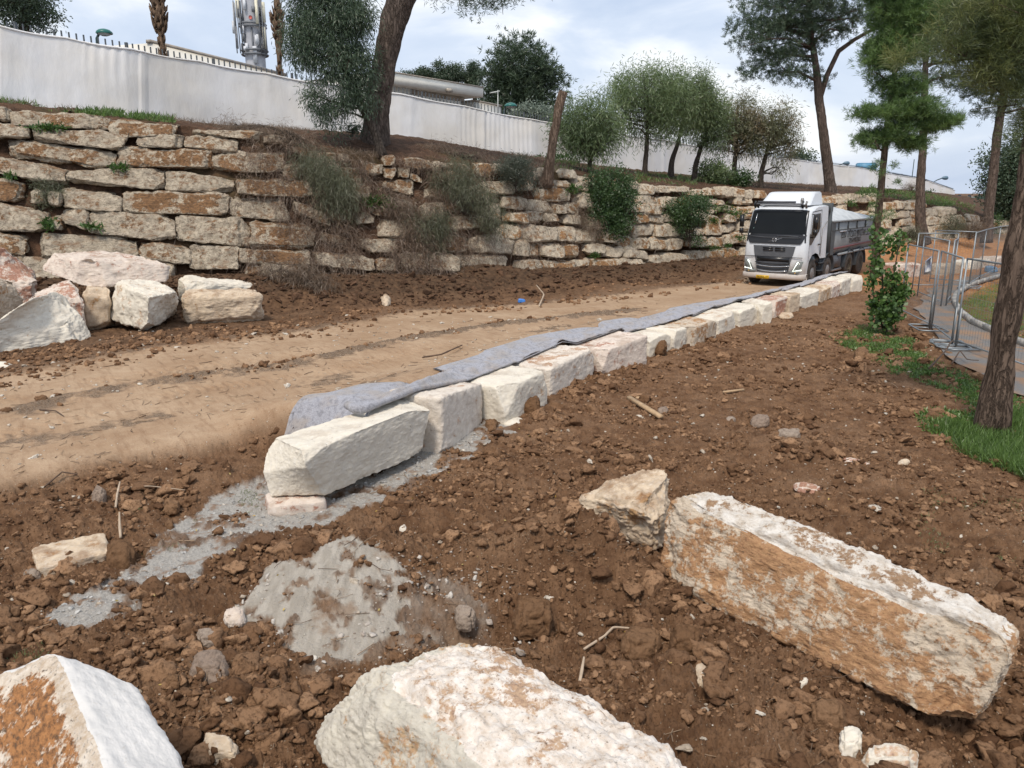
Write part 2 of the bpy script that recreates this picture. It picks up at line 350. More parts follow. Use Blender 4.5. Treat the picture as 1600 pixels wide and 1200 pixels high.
# wall base line
WPX = np.array([-500, 0, 400, 700, 1000, 1150, 1300, 1400, 1500, 1560, 1620, 1760.])
WDB = np.array([19.5, 23, 25, 28, 35, 41, 45, 48, 52, 58, 62, 72.])
WZB = np.array([1.1, 1.1, 1.0, .7, .45, .3, .35, .5, .6, .6, .6, .6])
def solve_pt(px, d, z):
    # depth d along the view axis, height z
    v = ((z - CAMZ) / d + sp) / cp
    return np.array([(px - 800) / FPX * d, d * (cp + v * sp), z])
WBASE = np.array([solve_pt(a, b, c) for a, b, c in zip(WPX, WDB, WZB)])
WYB = np.array([proj(p)[1] for p in WBASE])
TPX = np.array([-500, 0, 100, 250, 400, 640, 800, 900, 1000, 1180, 1300, 1400, 1500, 1560, 1620, 1760.])
TPY = np.array([150, 168, 174, 188, 212, 245, 258, 268, 284, 295, 300, 307, 324, 345, 352, 358.])
def wdb(px): return np.interp(px, WPX, WDB)
def wyb(px): return np.interp(px, WPX, WYB)
def wyt(px): return np.interp(px, TPX, TPY)
def S(px, py, off=0.0):
    """point on the leaning face of the retaining wall seen at (px, py)"""
    d0 = wdb(px); t = (wyb(px) - py) / FPX * d0 * .42
    return D(px, py, d0 + t + off)
def wnorm(px):
    a = np.array([np.interp(px - 40, WPX, WBASE[:, 0]), np.interp(px - 40, WPX, WBASE[:, 1])]); b = np.array([np.interp(px + 40, WPX, WBASE[:, 0]), np.interp(px + 40, WPX, WBASE[:, 1])])
    t = (b - a) / np.hypot(*(b - a)); return np.array([-t[1], t[0], 0.0])
MOUNDS = [  # px, py, z, radius x, radius y, height
    (890, 866, .25, .52, .30, .74), (765, 852, .2, .42, .26, .36), (420, 850, .05, .5, .3, .10), (975, 915, .1, .42, .28, .30), (1230, 700, .1, 1.8, 1.0, .12),
    (640, 800, .1, .7, .4, .12), (250, 960, .0, .8, .5, .10), (1100, 1080, .0, .6, .4, .12), (350, 1100, .0, .6, .5, .15), (1480, 760, .1, 1.6, .9, .2), (300, 740, .1, 1.2, .35, .14), (60, 800, .1, 1.2, .5, .16),
    (730, 985, .0, .5, .28, -.20), (1540, 1120, .0, .8, .45, -.25), (480, 1010, .0, .8, .35, -.10), (1000, 870, .1, .35, .3, .15), (1180, 425, .2, 1.6, 1.0, .25), (720, 440, .3, 2.5, .8, .3), (480, 470, .3, 2.0, .9, .25), (920, 440, .3, 3, .8, .2)]
MC = [(P(a, b, c)[:2], rx, ry, h) for a, b, c, rx, ry, h in MOUNDS]
def masks(xy):
    de, se, pe = dist_pl(xy, L_SIDE); s_road = de * se        # left of the direction = road side
    df, sf, _ = dist_pl(xy, L_FAR); s_far = -df * sf          # positive on the near side
    wob = fbm(np.c_[xy * .8, np.zeros(len(xy))], 3, 3) * .35
    road = sstep(-.15, .35, s_road + wob * .4) * sstep(-.4, .5, s_far + wob * 1.2)
    grav = sstep(-.02, .04, mask_poly(xy, POLY_GRAV, .1) + fbm(np.c_[xy * 3, np.zeros(len(xy))], 5, 8, .6) * .42 - .05)
    chalk = sstep(-.015, .03, mask_poly(xy, POLY_CHALK, .1) + fbm(np.c_[xy * 3, np.ones(len(xy))], 5, 9, .6) * .40)
    path = sstep(-.1, .3, mask_poly(xy, POLY_PATH, .1))
    ch2 = .62 * sstep(-.05, .25, mask_poly(xy, POLY_DUST, .1) + fbm(np.c_[xy * 2, np.ones(len(xy))], 5, 19, .6) * .5); fn = fbm(np.c_[xy * 7, np.ones(len(xy))], 4, 29, .6)
    chalk = np.clip(np.maximum(chalk * (1 - .75 * sstep(.12, .35, fn)), ch2 * (.45 + fn * .8)), 0, 1); grav = grav * (1 - .85 * sstep(.10, .32, fbm(np.c_[xy * 3.2, np.ones(len(xy)) * 2], 4, 39, .6)))
    return s_road, s_far, road, grav, chalk, path
def gh(xy, full=None):
    s_road, s_far, road, grav, chalk, path = full if full is not None else masks(xy)
    r = np.hypot(xy[:, 0], xy[:, 1])
    zroad = .25 * (1 - sstep(16, 27, r)) + .0
    rowd, _, _ = dist_pl(xy, L_ROW[:8]); al_ = (xy - L_ROW[0]) @ ((L_ROW[2] - L_ROW[0]) / np.hypot(*(L_ROW[2] - L_ROW[0]))); zroad = zroad + .46 * sstep(-.1, 1.1, al_) * sstep(2.6, .5, rowd) * (s_road > -.5) * sstep(36, 28, r)
    soil = -.02 + .15 * sstep(8.5, 17, r) * sstep(0, 2.0, -s_road + 0.6) 
    k = sstep(-.3, .35, s_road)
    h = soil * (1 - k) + zroad * k
    dw, sw, _ = dist_pl(xy, WBASE[:, :2]); zb = np.interp(xy[:, 0], WBASE[:, 0], WZB)
    t = sstep(3.0, .1, np.where(sw > 0, 0, dw)); t = t ** 1.3
    h = h * (1 - t) + zb * t
    for c, rx, ry, hh in MC:
        h = h + hh * np.exp(-(((xy[:, 0] - c[0]) / rx) ** 2 + ((xy[:, 1] - c[1]) / ry) ** 2))
    h = h * (1 - grav * .7) + grav * .7 * -.01
    h = h * (1 - path) + path * .17
    h = h + chalk * .02; cd_ = CK1 - CK0; cl_ = np.hypot(*cd_); tt = ((xy - CK0) @ cd_) / cl_ ** 2; sx = ((xy - CK0) @ np.array([-cd_[1], cd_[0]])) / cl_; wv = np.exp(-(sx / .75) ** 4) * sstep(-.35, .0, tt) * sstep(1.55, 1.0, tt); h = h * (1 - wv * .5) + wv * (.30 * np.clip(tt, 0, 1.0) + .0)
    return h
def ground_detail(xy, mk):
    s_road, s_far, road, grav, chalk, path = mk
    q = np.c_[xy, np.zeros(len(xy))]
    rough = np.clip(1 - road * .95 - grav * .88 - path * .9 - chalk * .8, .03, 1)
    d = fbm(q * 1.3, 3, 21) * .06 * rough
    b = 1 - np.abs(fbm(q * 5.0, 4, 31, .6)) * 2.2
    d += (b - .5) * (.055 + .035 * sstep(10, 5, np.hypot(xy[:, 0], xy[:, 1]))) * rough
    b2 = np.abs(fbm(q * 17.0, 4, 41, .62))
    d += (b2 - .22) * (.060 + .055 * sstep(13, 7, np.hypot(xy[:, 0], xy[:, 1]))) * rough
    rr_ = np.hypot(xy[:, 0], xy[:, 1]); d += (np.abs(fbm(q * 44.0, 3, 45, .6)) - .2) * .020 * rough * sstep(12, 7, rr_)
    d2, _, _ = dist_pl(xy, L_RUT1); d3, _, _ = dist_pl(xy, L_RUT2)
    w = fbm(q * 1.5, 3, 5) * .2
    d2_, s2_, p2_ = dist_pl(xy, L_RUT1); of = d2_ * s2_ + w * .5
    for oc in (-1.05, .85):
        bd_ = sstep(.30, .22, np.abs(of - oc)); d += (np.clip(np.sin(2 * math.pi * (p2_ / .17 + .6 * np.abs(of - oc) / .3)) * 1.6, -1, 1) * .011 - .018) * bd_ * road * sstep(-.25, .2, fbm(q * .5, 3, 71))
    rut = np.exp(-((d2 + w) / .22) ** 2) * .06 * road
    d += rut * (1 + fbm(q * 14, 3, 6)) - np.exp(-((d3 - .8 + w) / .35) ** 2) * .03 * road
    d += fbm(q * 12, 4, 51) * .006 * road + fbm(q * 22, 4, 52) * .02 * grav + fbm(q * np.array([9, 3, 1]), 4, 53) * .015 * chalk
    far = np.exp(-((s_far) / .7) ** 2); d += far * np.abs(fbm(q * 5, 4, 61)) * .1
    return d
def gz(x, y):
    return float(gh(np.array([[x, y]], float))[0])
def GP(px, py, dz=0.0, it=4):
    z = .1
    for _ in range(it):
        p = P(px, py, z); z = gz(p[0], p[1])
    p[2] = z + dz; return p

# ground sheet
def build_ground():
    th = np.concatenate([np.linspace(-75, -38, 40)[:-1], np.linspace(-38, 38, 860), np.linspace(38, 75, 40)[1:]])
    rr = np.concatenate([np.linspace(.5, 2.8, 20)[:-1], np.exp(np.linspace(math.log(2.8), math.log(60), 860)), np.exp(np.linspace(math.log(62), math.log(2500), 40))])
    T, Rr = np.meshgrid(R(1) * th, rr, indexing='ij'); xy = np.stack([np.sin(T) * Rr, np.cos(T) * Rr], -1).reshape(-1, 2)
    mk = masks(xy); z = gh(xy, mk); r = np.hypot(xy[:, 0], xy[:, 1])
    z = z + ground_detail(xy, mk) * sstep(70, 40, r)
    s_road, s_far, road, grav, chalk, path = mk
    mb = MB(); n, m = T.shape
    i, j = np.meshgrid(np.arange(n - 1), np.arange(m - 1), indexing='ij'); i = i.ravel(); j = j.ravel()
    F = np.stack([i * m + j, i * m + j + 1, (i + 1) * m + j + 1, (i + 1) * m + j], 1)[:, ::-1]
    mb.add(np.c_[xy, z], F); o = mb.build('ground', ground_mat(), smooth=True)
    q = np.c_[xy, np.zeros(len(xy))]
    d2, _, _ = dist_pl(xy, L_RUT1); d3, _, _ = dist_pl(xy, L_RUT2)
    lit = np.exp(-((d2 + fbm(q * 1.5, 3, 5) * .2) / .42) ** 2) * (.75 + .5 * fbm(q * 2.2, 3, 44)) + .55 * np.exp(-((d3 - .9 + fbm(q * 1.1, 3, 7) * .4) / .45) ** 2) * sstep(-.2, .5, vnoise(q * .5, 3))
    litter = np.clip(lit * road + sstep(.9, .0, np.abs(s_far + .2)) * .7, 0, 1)
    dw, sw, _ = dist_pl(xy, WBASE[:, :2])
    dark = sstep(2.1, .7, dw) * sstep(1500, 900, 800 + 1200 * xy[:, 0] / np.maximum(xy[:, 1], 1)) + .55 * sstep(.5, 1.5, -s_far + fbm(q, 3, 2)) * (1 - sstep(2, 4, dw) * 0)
    org = sstep(29, 33, r) * sstep(10, 15, xy[:, 0]) * sstep(75, 60, r)
    green = sstep(-.1, .3, mask_poly(xy, POLY_GREEN1, .1)) * .9 + sstep(-.2, .3, mask_poly(xy, POLY_GREEN2, .1)) * .8
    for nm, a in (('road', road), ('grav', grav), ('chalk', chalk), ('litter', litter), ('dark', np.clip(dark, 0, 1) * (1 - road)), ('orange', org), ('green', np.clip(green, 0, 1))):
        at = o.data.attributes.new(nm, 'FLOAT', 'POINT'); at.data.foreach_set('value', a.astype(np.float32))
    return tag(o, 'bare brown soil ground with a tan compacted dirt track', None, None, 'structure')
POLY_GREEN1 = pl([(1300, 520), (1350, 505), (1420, 530), (1470, 560), (1540, 590), (1530, 620), (1470, 590), (1400, 575), (1340, 550)], .2)
POLY_GREEN2 = pl([(1500, 500), (1600, 560), (1800, 600), (1800, 440), (1600, 420), (1530, 450), (1490, 475)], .2)
def ground_mat():
    m = M('earth'); p = m.pos(); A = {k: m.attr(k) for k in ('road', 'grav', 'chalk', 'litter', 'dark', 'orange', 'green')}
    n1 = m.noise(p, .7, 6, .6); n2 = m.noise(p, 5, 8, .65); n3 = m.noise(p, 40, 6, .7); n4 = m.noise(p, 150, 3, .6)
    soil = m.mix(m.rng(n2, .35, .65), (.125, .064, .033), (.275, .158, .087)); soil = m.mix(m.rng(n1, .50, .64, 0, .6), soil, (.31, .19, .112))
    soil = m.mix(m.rng(n3, .50, .66, 0, .8), soil, (.070, .036, .019));  # dark noise paints shade between clods into the soil colour
    vo = m.n('ShaderNodeTexVoronoi', {'Vector': p, 'Scale': 38.0, 'Randomness': 1.0}); peb = m.math('MULTIPLY', m.rng(vo.outputs['Distance'], .16, .24, 1, 0), m.rng(m.n('ShaderNodeSeparateColor', {0: vo.outputs['Color']}).outputs[0], .80, .84))
    soil = m.mix(m.math('MULTIPLY', peb, .8), soil, (.48, .40, .30))
    soil = m.mix(A['orange'], soil, m.mix(m.rng(n2, .4, .6), (.30, .135, .055), (.42, .225, .11)))
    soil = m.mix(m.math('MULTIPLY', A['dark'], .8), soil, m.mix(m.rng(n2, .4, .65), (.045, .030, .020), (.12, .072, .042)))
    rd = m.mix(m.rng(n1, .35, .65), (.33, .22, .135), (.43, .31, .205)); rd = m.mix(m.rng(n2, .45, .7, 0, .5), rd, (.27, .165, .095))
    st = m.noise(m.n('ShaderNodeVectorMath', {0: m.n('ShaderNodeVectorRotate', {'Vector': p, 'Angle': R(55)}, rotation_type='Z_AXIS').outputs[0], 1: (1, 7, 1)}, operation='MULTIPLY').outputs[0], 1.6, 7, .65)
    rd = m.mix(m.rng(st, .5, .68, 0, .6), rd, (.235, .145, .085))
    rd = m.mix(m.rng(n3, .55, .68, 0, .65), rd, (.20, .115, .06)); rd = m.mix(m.rng(n4, .64, .72, 0, .75), rd, (.58, .50, .40))
    rd = m.mix(m.math('MULTIPLY', peb, .7), rd, (.56, .48, .38))
    lt = m.mix(m.rng(n3, .42, .6), (.085, .055, .035), (.20, .13, .08)); lt = m.mix(m.rng(n4, .56, .64), lt, (.50, .43, .34))
    rd = m.mix(m.rng(m.math('ADD', A['litter'], m.math('MULTIPLY', m.math('SUBTRACT', n2, .5), 1.4)), .35, .6), rd, lt)
    c = m.mix(m.math('MULTIPLY', A['litter'], .5), soil, lt)
    c = m.mix(m.math('MULTIPLY', A['road'], m.math('SUBTRACT', 1.0, A['orange'])), c, rd)
    gv = m.mix(m.rng(n3, .38, .62), (.36, .335, .30), (.55, .52, .47)); gv = m.mix(m.rng(n4, .5, .7, 0, .7), gv, (.22, .205, .19)); gv = m.mix(m.rng(n2, .54, .64, 0, .8), gv, (.26, .15, .085))
    c = m.mix(A['grav'], c, gv)
    stx = m.noise(m.n('ShaderNodeVectorMath', {0: p, 1: (9, 2, 2)}, operation='MULTIPLY').outputs[0], 1.5, 6, .6)
    ck = m.mix(m.rng(stx, .4, .6), (.41, .365, .305), (.52, .47, .40)); ck = m.mix(m.rng(m.noise(p, 2.2, 8, .6), .52, .62, 0, .85), ck, (.33, .24, .17))
    c = m.mix(A['chalk'], c, ck)
    c = m.mix(m.math('MULTIPLY', A['green'], m.rng(n2, .4, .55)), c, (.075, .13, .025))
    hh = m.math('ADD', m.math('MULTIPLY', n3, .6), m.math('MULTIPLY', n4, .25)); hh = m.math('ADD', hh, m.math('MULTIPLY', n2, .7)); hh = m.math('ADD', hh, m.math('MULTIPLY', peb, .15))
    bs = m.rng(A['road'], 0, 1, .9, .35)
    return m.bsdf(c, .95, 0, m.bump(hh, bs, .05), .15)
build_ground()

# path sheet and kerb stones
def resample(L, n):
    L = np.asarray(L, float); s = np.r_[0, np.cumsum(np.linalg.norm(np.diff(L, axis=0), axis=1))]; t = np.linspace(0, s[-1], n)
    return np.stack([np.interp(t, s, L[:, k]) for k in range(L.shape[1])], 1)
asph = M('asphalt'); _p = asph.pos(); _n = asph.noise(_p, 60, 5); _n1 = asph.noise(_p, 1.5, 5)
asph = asph.bsdf(asph.mix(asph.rng(_n1, .44, .58), asph.mix(asph.rng(_n, .3, .7), (.13, .125, .12), (.21, .20, .19)), (.26, .17, .11)), .9, 0, asph.bump(_n, .5, .01), .2)
KERB = [(2200, 700), (1960, 640), (1780, 590), (1600, 541), (1556, 521), (1519, 505), (1500, 490), (1489, 471), (1494, 461), (1516, 447), (1544, 438), (1587, 426), (1720, 405)]
LEFT = [(2200, 860), (1960, 760), (1780, 690), (1640, 632), (1560, 603), (1490, 560), (1455, 520), (1432, 480), (1450, 452), (1490, 438), (1530, 428), (1570, 417), (1700, 398)]
a_ = resample(np.array([P(x, y, .2) for x, y in KERB]), 60); b_ = resample(np.array([P(x, y, .2) for x, y in LEFT]), 60); b_[:, :2] += np.stack([fbm(b_ * 2.1, 4, 5, .65), fbm(b_ * 2.1, 4, 6, .65)], 1) * .45
mb = MB(); V = []
for i in range(60):
    for k in range(9): q = a_[i] * (1 - k / 8) + b_[i] * k / 8; V.append((q[0], q[1], .186 + .004 * math.sin(i * .7 + k)))
F = [(i * 9 + k, i * 9 + k + 1, (i + 1) * 9 + k + 1, (i + 1) * 9 + k) for i in range(59) for k in range(8)]
mb.add(V, F); tag(mb.build('path', asph), 'grey asphalt footpath curving behind the mesh fence', None, None, 'structure')
kerbm = plain('kerb_concrete', (.33, .315, .29), .9, 0, .2, 8, .4)
mb = MB(); kk = resample(np.array([P(x, y, .2) for x, y in KERB]), 45)
for i in range(44):
    A_, B_ = kk[i], kk[i + 1]; d_ = B_ - A_; l_ = np.linalg.norm(d_); d_ /= l_; n_ = np.array([-d_[1], d_[0], 0])
    mb.box((A_ + B_) / 2 + np.array([0, 0, .06]), (l_ * .975, .12, .13), 0, np.stack([d_, n_, (0, 0, 1)], 1))
tag(mb.build('kerb', kerbm), 'pale kerb stones edging the footpath', None, None, 'structure')

# terrace behind the wall: soil face behind the stones, the shelf and the land beyond
FPXK = np.array([-500, 0, 200, 480, 640, 830, 1000, 1180, 1340, 1440, 1490, 1560, 1700.])
FD = np.array([25, 27, 30, 36, 40, 46, 54, 68, 85, 97, 105, 112, 130.])
FBY = np.array([110, 163, 187, 208, 229, 246, 266, 284, 292, 298, 304, 312, 318.])
FTY = np.array([-80, 42, 77, 127, 150, 187, 214, 242, 262, 280, 297, 308, 314.])
def fence_pt(px, top=False, dd=0.0):
    d = np.interp(px, FPXK, FD) + dd; y = np.interp(px, FPXK, FTY if top else FBY); return D(px, y, d)
def terrace():
    cols = np.linspace(-480, 1690, 620); V = []; rows = 0; W = []
    for px in cols:
        yb, yt = wyb(px) + 6, wyt(px) + 3; nrm = wnorm(px); c = []
        mid = math.exp(-((px - 640) / 150.0) ** 2)
        for t in np.linspace(0, 1, 46):
            q = S(px, yb + (yt - yb) * t) + nrm * (.46 - .24 * mid * (1 - .5 * t)); c.append(q)
        top = c[-1]; fb = fence_pt(px)
        for t in np.linspace(0, 1, 26)[1:]:
            q = top * (1 - t) + fb * t; q[2] += .12 * math.sin(math.pi * t) + mid * .5 * math.sin(math.pi * t); c.append(q)
        dirv = wnorm(px)
        for r in (2, 6, 15, 40, 60):
            q = fb + dirv * r; q[2] = fb[2]; c.append(q)
        V += c; rows = len(c)
    V = np.array(V); n = len(cols); N = np.tile(np.r_[np.ones(70), np.zeros(rows - 70)], n)
    nz = fbm(V * 1.6, 4, 77) * .22 + np.abs(fbm(V * 6, 4, 78, .6)) * .20; nr = np.array([wnorm(px) for px in cols]); nr = np.repeat(nr, rows, 0)
    face = np.tile(np.r_[np.ones(46), np.zeros(rows - 46)], n)
    V = V + nr * (nz * face)[:, None]; V[:, 2] += nz * N * .5
    i, j = np.meshgrid(np.arange(n - 1), np.arange(rows - 1), indexing='ij'); i = i.ravel(); j = j.ravel()
    mb = MB(); mb.add(V, np.stack([i * rows + j, (i + 1) * rows + j, (i + 1) * rows + j + 1, i * rows + j + 1], 1))
    m = M('slope_soil'); p = m.pos(); n2 = m.noise(p, 3, 8, .7); n3 = m.noise(p, 25, 6, .7)
    c = m.mix(m.rng(n2, .38, .62), (.040, .024, .016), (.115, .064, .040)); c = m.mix(m.rng(n3, .5, .7, 0, .7), c, (.22, .145, .095)); c = m.mix(m.rng(m.noise(p, .35, 4), .56, .64, 0, .25), c, (.05, .065, .022))
    tag(mb.build('terrace_ground', m.bsdf(c, .95, 0, m.bump(n3, .8, .05), .1), smooth=True), 'brown soil bank and shelf held by the stone wall', None, None, 'structure')
terrace()

# ------------------------------------------------------------------ retaining wall stones
def C1(s):  # crop at scale 1/3.2, origin 0,0 : x0,yt0,yb0,x1,yt1,yb1
    return [tuple(v / 3.2 for v in t) for t in s]
def Cx(s, k, ox, oy): return [(a * k + ox, b * k + oy, c * k + oy, d * k + ox, e * k + oy, f * k + oy) for a, b, c, d, e, f in s]
ST = C1([(-60, 530, 590, 45, 545, 600), (50, 550, 625, 545, 585, 645), (550, 598, 690, 905, 625, 670), (-90, 600, 690, 138, 640, 690), (165, 635, 700, 660, 665, 755), (680, 668, 735, 915, 672, 735), (920, 668, 735, 1185, 700, 768),
    (960, 645, 668, 1310, 660, 700), (1320, 680, 712, 1440, 690, 722), (1450, 690, 722, 1520, 695, 728), (25, 690, 780, 578, 765, 850), (590, 735, 832, 1058, 750, 840), (1060, 770, 852, 1425, 760, 868), (-80, 765, 850, 322, 850, 922),
    (322, 850, 908, 820, 850, 950), (822, 850, 950, 1168, 900, 965), (1190, 895, 965, 1560, 900, 990), (-90, 890, 1000, 112, 920, 1012), (305, 938, 1035, 600, 975, 1062), (605, 955, 1062, 1145, 968, 1078), (1146, 980, 1082, 1462, 1000, 1108), (-60, 1015, 1150, 238, 1065, 1160)])
ST += Cx([(305, 85, 150, 440, 85, 190), (440, 95, 200, 872, 120, 252), (876, 122, 240, 1246, 138, 272), (1255, 150, 280, 1576, 165, 292), (-80, 190, 300, 125, 235, 312), (155, 212, 345, 680, 230, 320), (690, 250, 320, 946, 278, 372), (946, 270, 380, 1192, 280, 385), (1200, 285, 350, 1550, 300, 365)], .3125, 0, 300)
ST += Cx([(190, 290, 345, 372, 375, 432), (185, 25, 62, 400, 68, 112), (535, 105, 165, 632, 120, 168), (750, 85, 132, 882, 95, 148), (640, 195, 235, 800, 190, 282), (775, 162, 195, 832, 180, 212), (930, 112, 135, 1072, 118, 158), (895, 160, 212, 955, 165, 212), (860, 240, 295, 985, 238, 285),
    (640, 268, 300, 792, 310, 348), (945, 318, 350, 1022, 315, 342), (985, 368, 442, 1132, 368, 432), (1145, 205, 268, 1296, 198, 272), (1235, 270, 332, 1352, 290, 345), (1355, 300, 342, 1497, 300, 368), (1425, 235, 300, 1576, 222, 302), (1490, 195, 232, 1572, 202, 242), (1265, 358, 402, 1357, 360, 412),
    (1360, 355, 402, 1450, 360, 402), (1455, 368, 402, 1526, 372, 402), (1335, 412, 500, 1498, 428, 502), (1500, 430, 492, 1612, 430, 502), (1200, 418, 490, 1336, 420, 492), (930, 472, 555, 1066, 475, 557), (1080, 465, 552, 1290, 478, 572), (1292, 490, 572, 1372, 505, 577), (1372, 508, 572, 1424, 510, 577), (1430, 515, 580, 1530, 520, 588),
    (1532, 520, 588, 1620, 520, 590), (325, 448, 500, 462, 488, 522), (530, 488, 552, 716, 488, 562), (300, 558, 622, 592, 585, 652), (610, 588, 652, 722, 588, 652), (722, 562, 642, 870, 566, 648), (872, 566, 648, 1012, 568, 652), (1025, 568, 652, 1256, 578, 656), (1315, 600, 650, 1435, 600, 660), (1440, 600, 660, 1590, 608, 662), (500, 368, 415, 598, 370, 412), (380, 340, 400, 440, 358, 412),
    (560, 690, 720, 640, 690, 725), (660, 688, 722, 710, 688, 722), (715, 682, 718, 760, 684, 720)], .3125, 400, 220)
ST += Cx([(350, 225, 290, 437, 232, 302), (280, 378, 462, 400, 385, 475), (402, 385, 478, 535, 400, 482), (480, 488, 552, 592, 488, 552), (592, 498, 570, 712, 500, 568), (712, 500, 568, 852, 540, 590), (500, 578, 655, 671, 580, 662), (674, 578, 662, 810, 585, 662), (810, 600, 655, 938, 618, 662), (380, 588, 672, 482, 590, 672), (660, 438, 500, 770, 445, 515), (772, 445, 515, 862, 450, 522),
    (862, 445, 522, 970, 450, 522), (972, 445, 522, 1060, 450, 522), (785, 355, 442, 900, 360, 442), (902, 355, 442, 1040, 360, 442), (780, 293, 350, 865, 297, 352), (866, 300, 352, 952, 300, 356), (822, 232, 295, 922, 235, 300), (730, 235, 287, 820, 235, 288), (925, 248, 302, 960, 252, 302), (935, 540, 610, 1106, 545, 612), (1110, 530, 605, 1214, 530, 600), (1216, 525, 582, 1316, 525, 578), (1320, 515, 582, 1430, 518, 582),
    (945, 618, 658, 1080, 620, 658), (1085, 610, 652, 1184, 613, 662), (1186, 595, 662, 1250, 595, 652), (1252, 585, 640, 1352, 583, 632), (1145, 440, 502, 1235, 440, 506), (1237, 440, 510, 1345, 440, 502), (1347, 430, 492, 1450, 405, 472), (1150, 388, 432, 1214, 370, 432), (1215, 300, 432, 1312, 310, 422), (1316, 368, 412, 1412, 360, 412), (800, 108, 172, 892, 120, 176), (900, 125, 162, 985, 125, 164), (988, 122, 162, 1102, 130, 166),
    (1150, 150, 182, 1230, 140, 182), (1232, 140, 182, 1315, 138, 182), (1317, 130, 192, 1385, 132, 192), (1386, 138, 190, 1456, 138, 192), (1457, 150, 200, 1526, 150, 202), (1527, 150, 200, 1600, 152, 204), (1395, 195, 237, 1440, 197, 240), (1442, 195, 237, 1510, 198, 242), (800, 178, 232, 918, 188, 237), (1330, 300, 347, 1392, 305, 345), (1280, 250, 282, 1367, 245, 277), (1200, 200, 240, 1325, 205, 240), (1060, 300, 345, 1130, 300, 345), (1060, 190, 235, 1130, 195, 235), (960, 300, 345, 1050, 305, 348)], .25, 800, 260)
rs = np.random.RandomState(5)
# the stretch hidden behind the truck and the far stretch: coursed by rule
def courses(x0, x1, skip_t=0.0):
    out = []; y_rows = 9
    for k in range(y_rows):
        px = x0 + rs.uniform(-10, 5)
        while px < x1:
            d = wdb(px) ; wpx = rs.uniform(.6, 1.45) * 1200 / d * .72
            q0, q1 = px, px + wpx - .9
            def yy(x, f):
                H = (wyb(x) - wyt(x)); h = .54 * 1200 / wdb(x); y = wyb(x) + 2 - h * f; return y
            a = (q0, yy(q0, k + 1), yy(q0, k + .04), q1, yy(q1, k + 1), yy(q1, k + .04))
            if a[1] > wyt(q0) - 5 and a[4] > wyt(q1) - 5 and rs.rand() > .07:
                j = rs.uniform(-1.3, 1.3); out.append((a[0], a[1] + j + rs.uniform(-1, 1), a[2] + .5, a[3], a[4] + j + rs.uniform(-1, 1), a[5] + .5))
            px += wpx
    return out
ST += courses(1205, 1690)
ST += Cx([(-700, 560, 640, -70, 560, 640), (-700, 660, 740, -100, 660, 740), (-700, 760, 850, -90, 760, 850), (-700, 880, 980, -100, 880, 980)], .3125, 0, 0)
# smaller stones fill whatever the measured ones leave open
occ = np.zeros((520, 1400), bool)
def rastr(s, mark=True):
    x0, a0, b0, x1, a1, b1 = s; tot = hit = 0
    for x in range(int(max(x0, -150)) + 1, int(min(x1, 1240))):
        f = (x - x0) / (x1 - x0 + 1e-6); ya, yb = a0 + (a1 - a0) * f, b0 + (b1 - b0) * f; sl = occ[max(0, int(ya)):int(yb) + 1, x + 155]
        tot += sl.size; hit += sl.sum()
        if mark: sl[:] = True
    return hit / max(tot, 1)
for s in ST: rastr(s)
for pas, (hm, w0, w1) in enumerate(((.62, .8, 1.7), (.5, .55, 1.1), (.36, .4, .8))):
    for k in range(14):
        px = -60.0
        while px < 1200:
            d = wdb(px); hh = hm * 1200 / d; wpx = rs.uniform(w0, w1) * 1200 / d * .8; yb_ = wyb(px) + 1 - hh * 1.06 * k + rs.uniform(-2, 2); sl = (wyb(px + wpx) - wyb(px) + (wyt(px + wpx) - wyt(px))) / 2
            s = (px, yb_ - hh, yb_, px + wpx, yb_ - hh + sl, yb_ + sl); mid = math.exp(-((px - 630) / 130.0) ** 2)
            if yb_ - hh > wyt(px) - 3 and yb_ + sl - hh > wyt(px + wpx) - 3 and rastr(s, False) < (.10 if pas < 2 else .06) and rs.rand() > .28 * mid + .05: rastr(s); ST.append(s)
            px += wpx * (1.02 if rs.rand() < .5 else .6)
geo = []
for i, s in enumerate(ST):
    x0, a0, b0, x1, a1, b1 = s; ex = (1.5 if x1 < 520 else 1.0) if x1 < 1200 else .5; x0 -= ex * .6; x1 += ex * .6; a0 -= ex; a1 -= ex; b0 += ex; b1 += ex; q = wnorm((x0 + x1) / 2); o = rs.uniform(-.16, .10)
    if x1 > 1200 and i > 150: o = rs.uniform(-.12, .12)
    f = [S(x0, b0, 0) + q * o, S(x1, b1, 0) + q * (o + rs.uniform(-.08, .08)), S(x1, a1, 0) + q * o, S(x0, a0, 0) + q * (o + rs.uniform(-.05, .1))]
    dpt = q * rs.uniform(.75, 1.1)
    c8 = [f[0], f[1], f[1] + dpt, f[0] + dpt, f[3], f[2], f[2] + dpt, f[3] + dpt]
    size = (x1 - x0) * ((b0 - a0) + (b1 - a1)) / 2 * (1 if x1 > 0 else .01)
    n = 30 if size > 3000 else (22 if size > 1000 else 13)
    geo.append((size, i, c8, n))
geo.sort(key=lambda t: -t[0])
wall = thing('retaining_wall', tuple(WBASE[3]), 'dry stacked wall of rust stained limestone blocks terracing the slope below the white fence', 'retaining wall')
rest = MB()
for k, (size, i, c8, n) in enumerate(geo):
    V, F, fid, edge = rock_geo(c8, n=n, m=rs.uniform(9, 20), chips=rs.randint(6, 12), depth=.20, disp=.12 if size > 1500 else .09, freq=2.0, seed=100 + i, ledge=.05)
    rn = rs.rand()
    if k < 100:
        mb = MB(); mb.add(V - np.array(WBASE[3]), F, 0, rn, edge); mb.build('stone_block', MS_WALL if proj(c8[0])[0] < 680 + 120 * rn else MS_WALL2, wall)
    else: rest.add(V - np.array(WBASE[3]), F, 0 if proj(c8[0])[0] < 700 else 1, rn, edge)
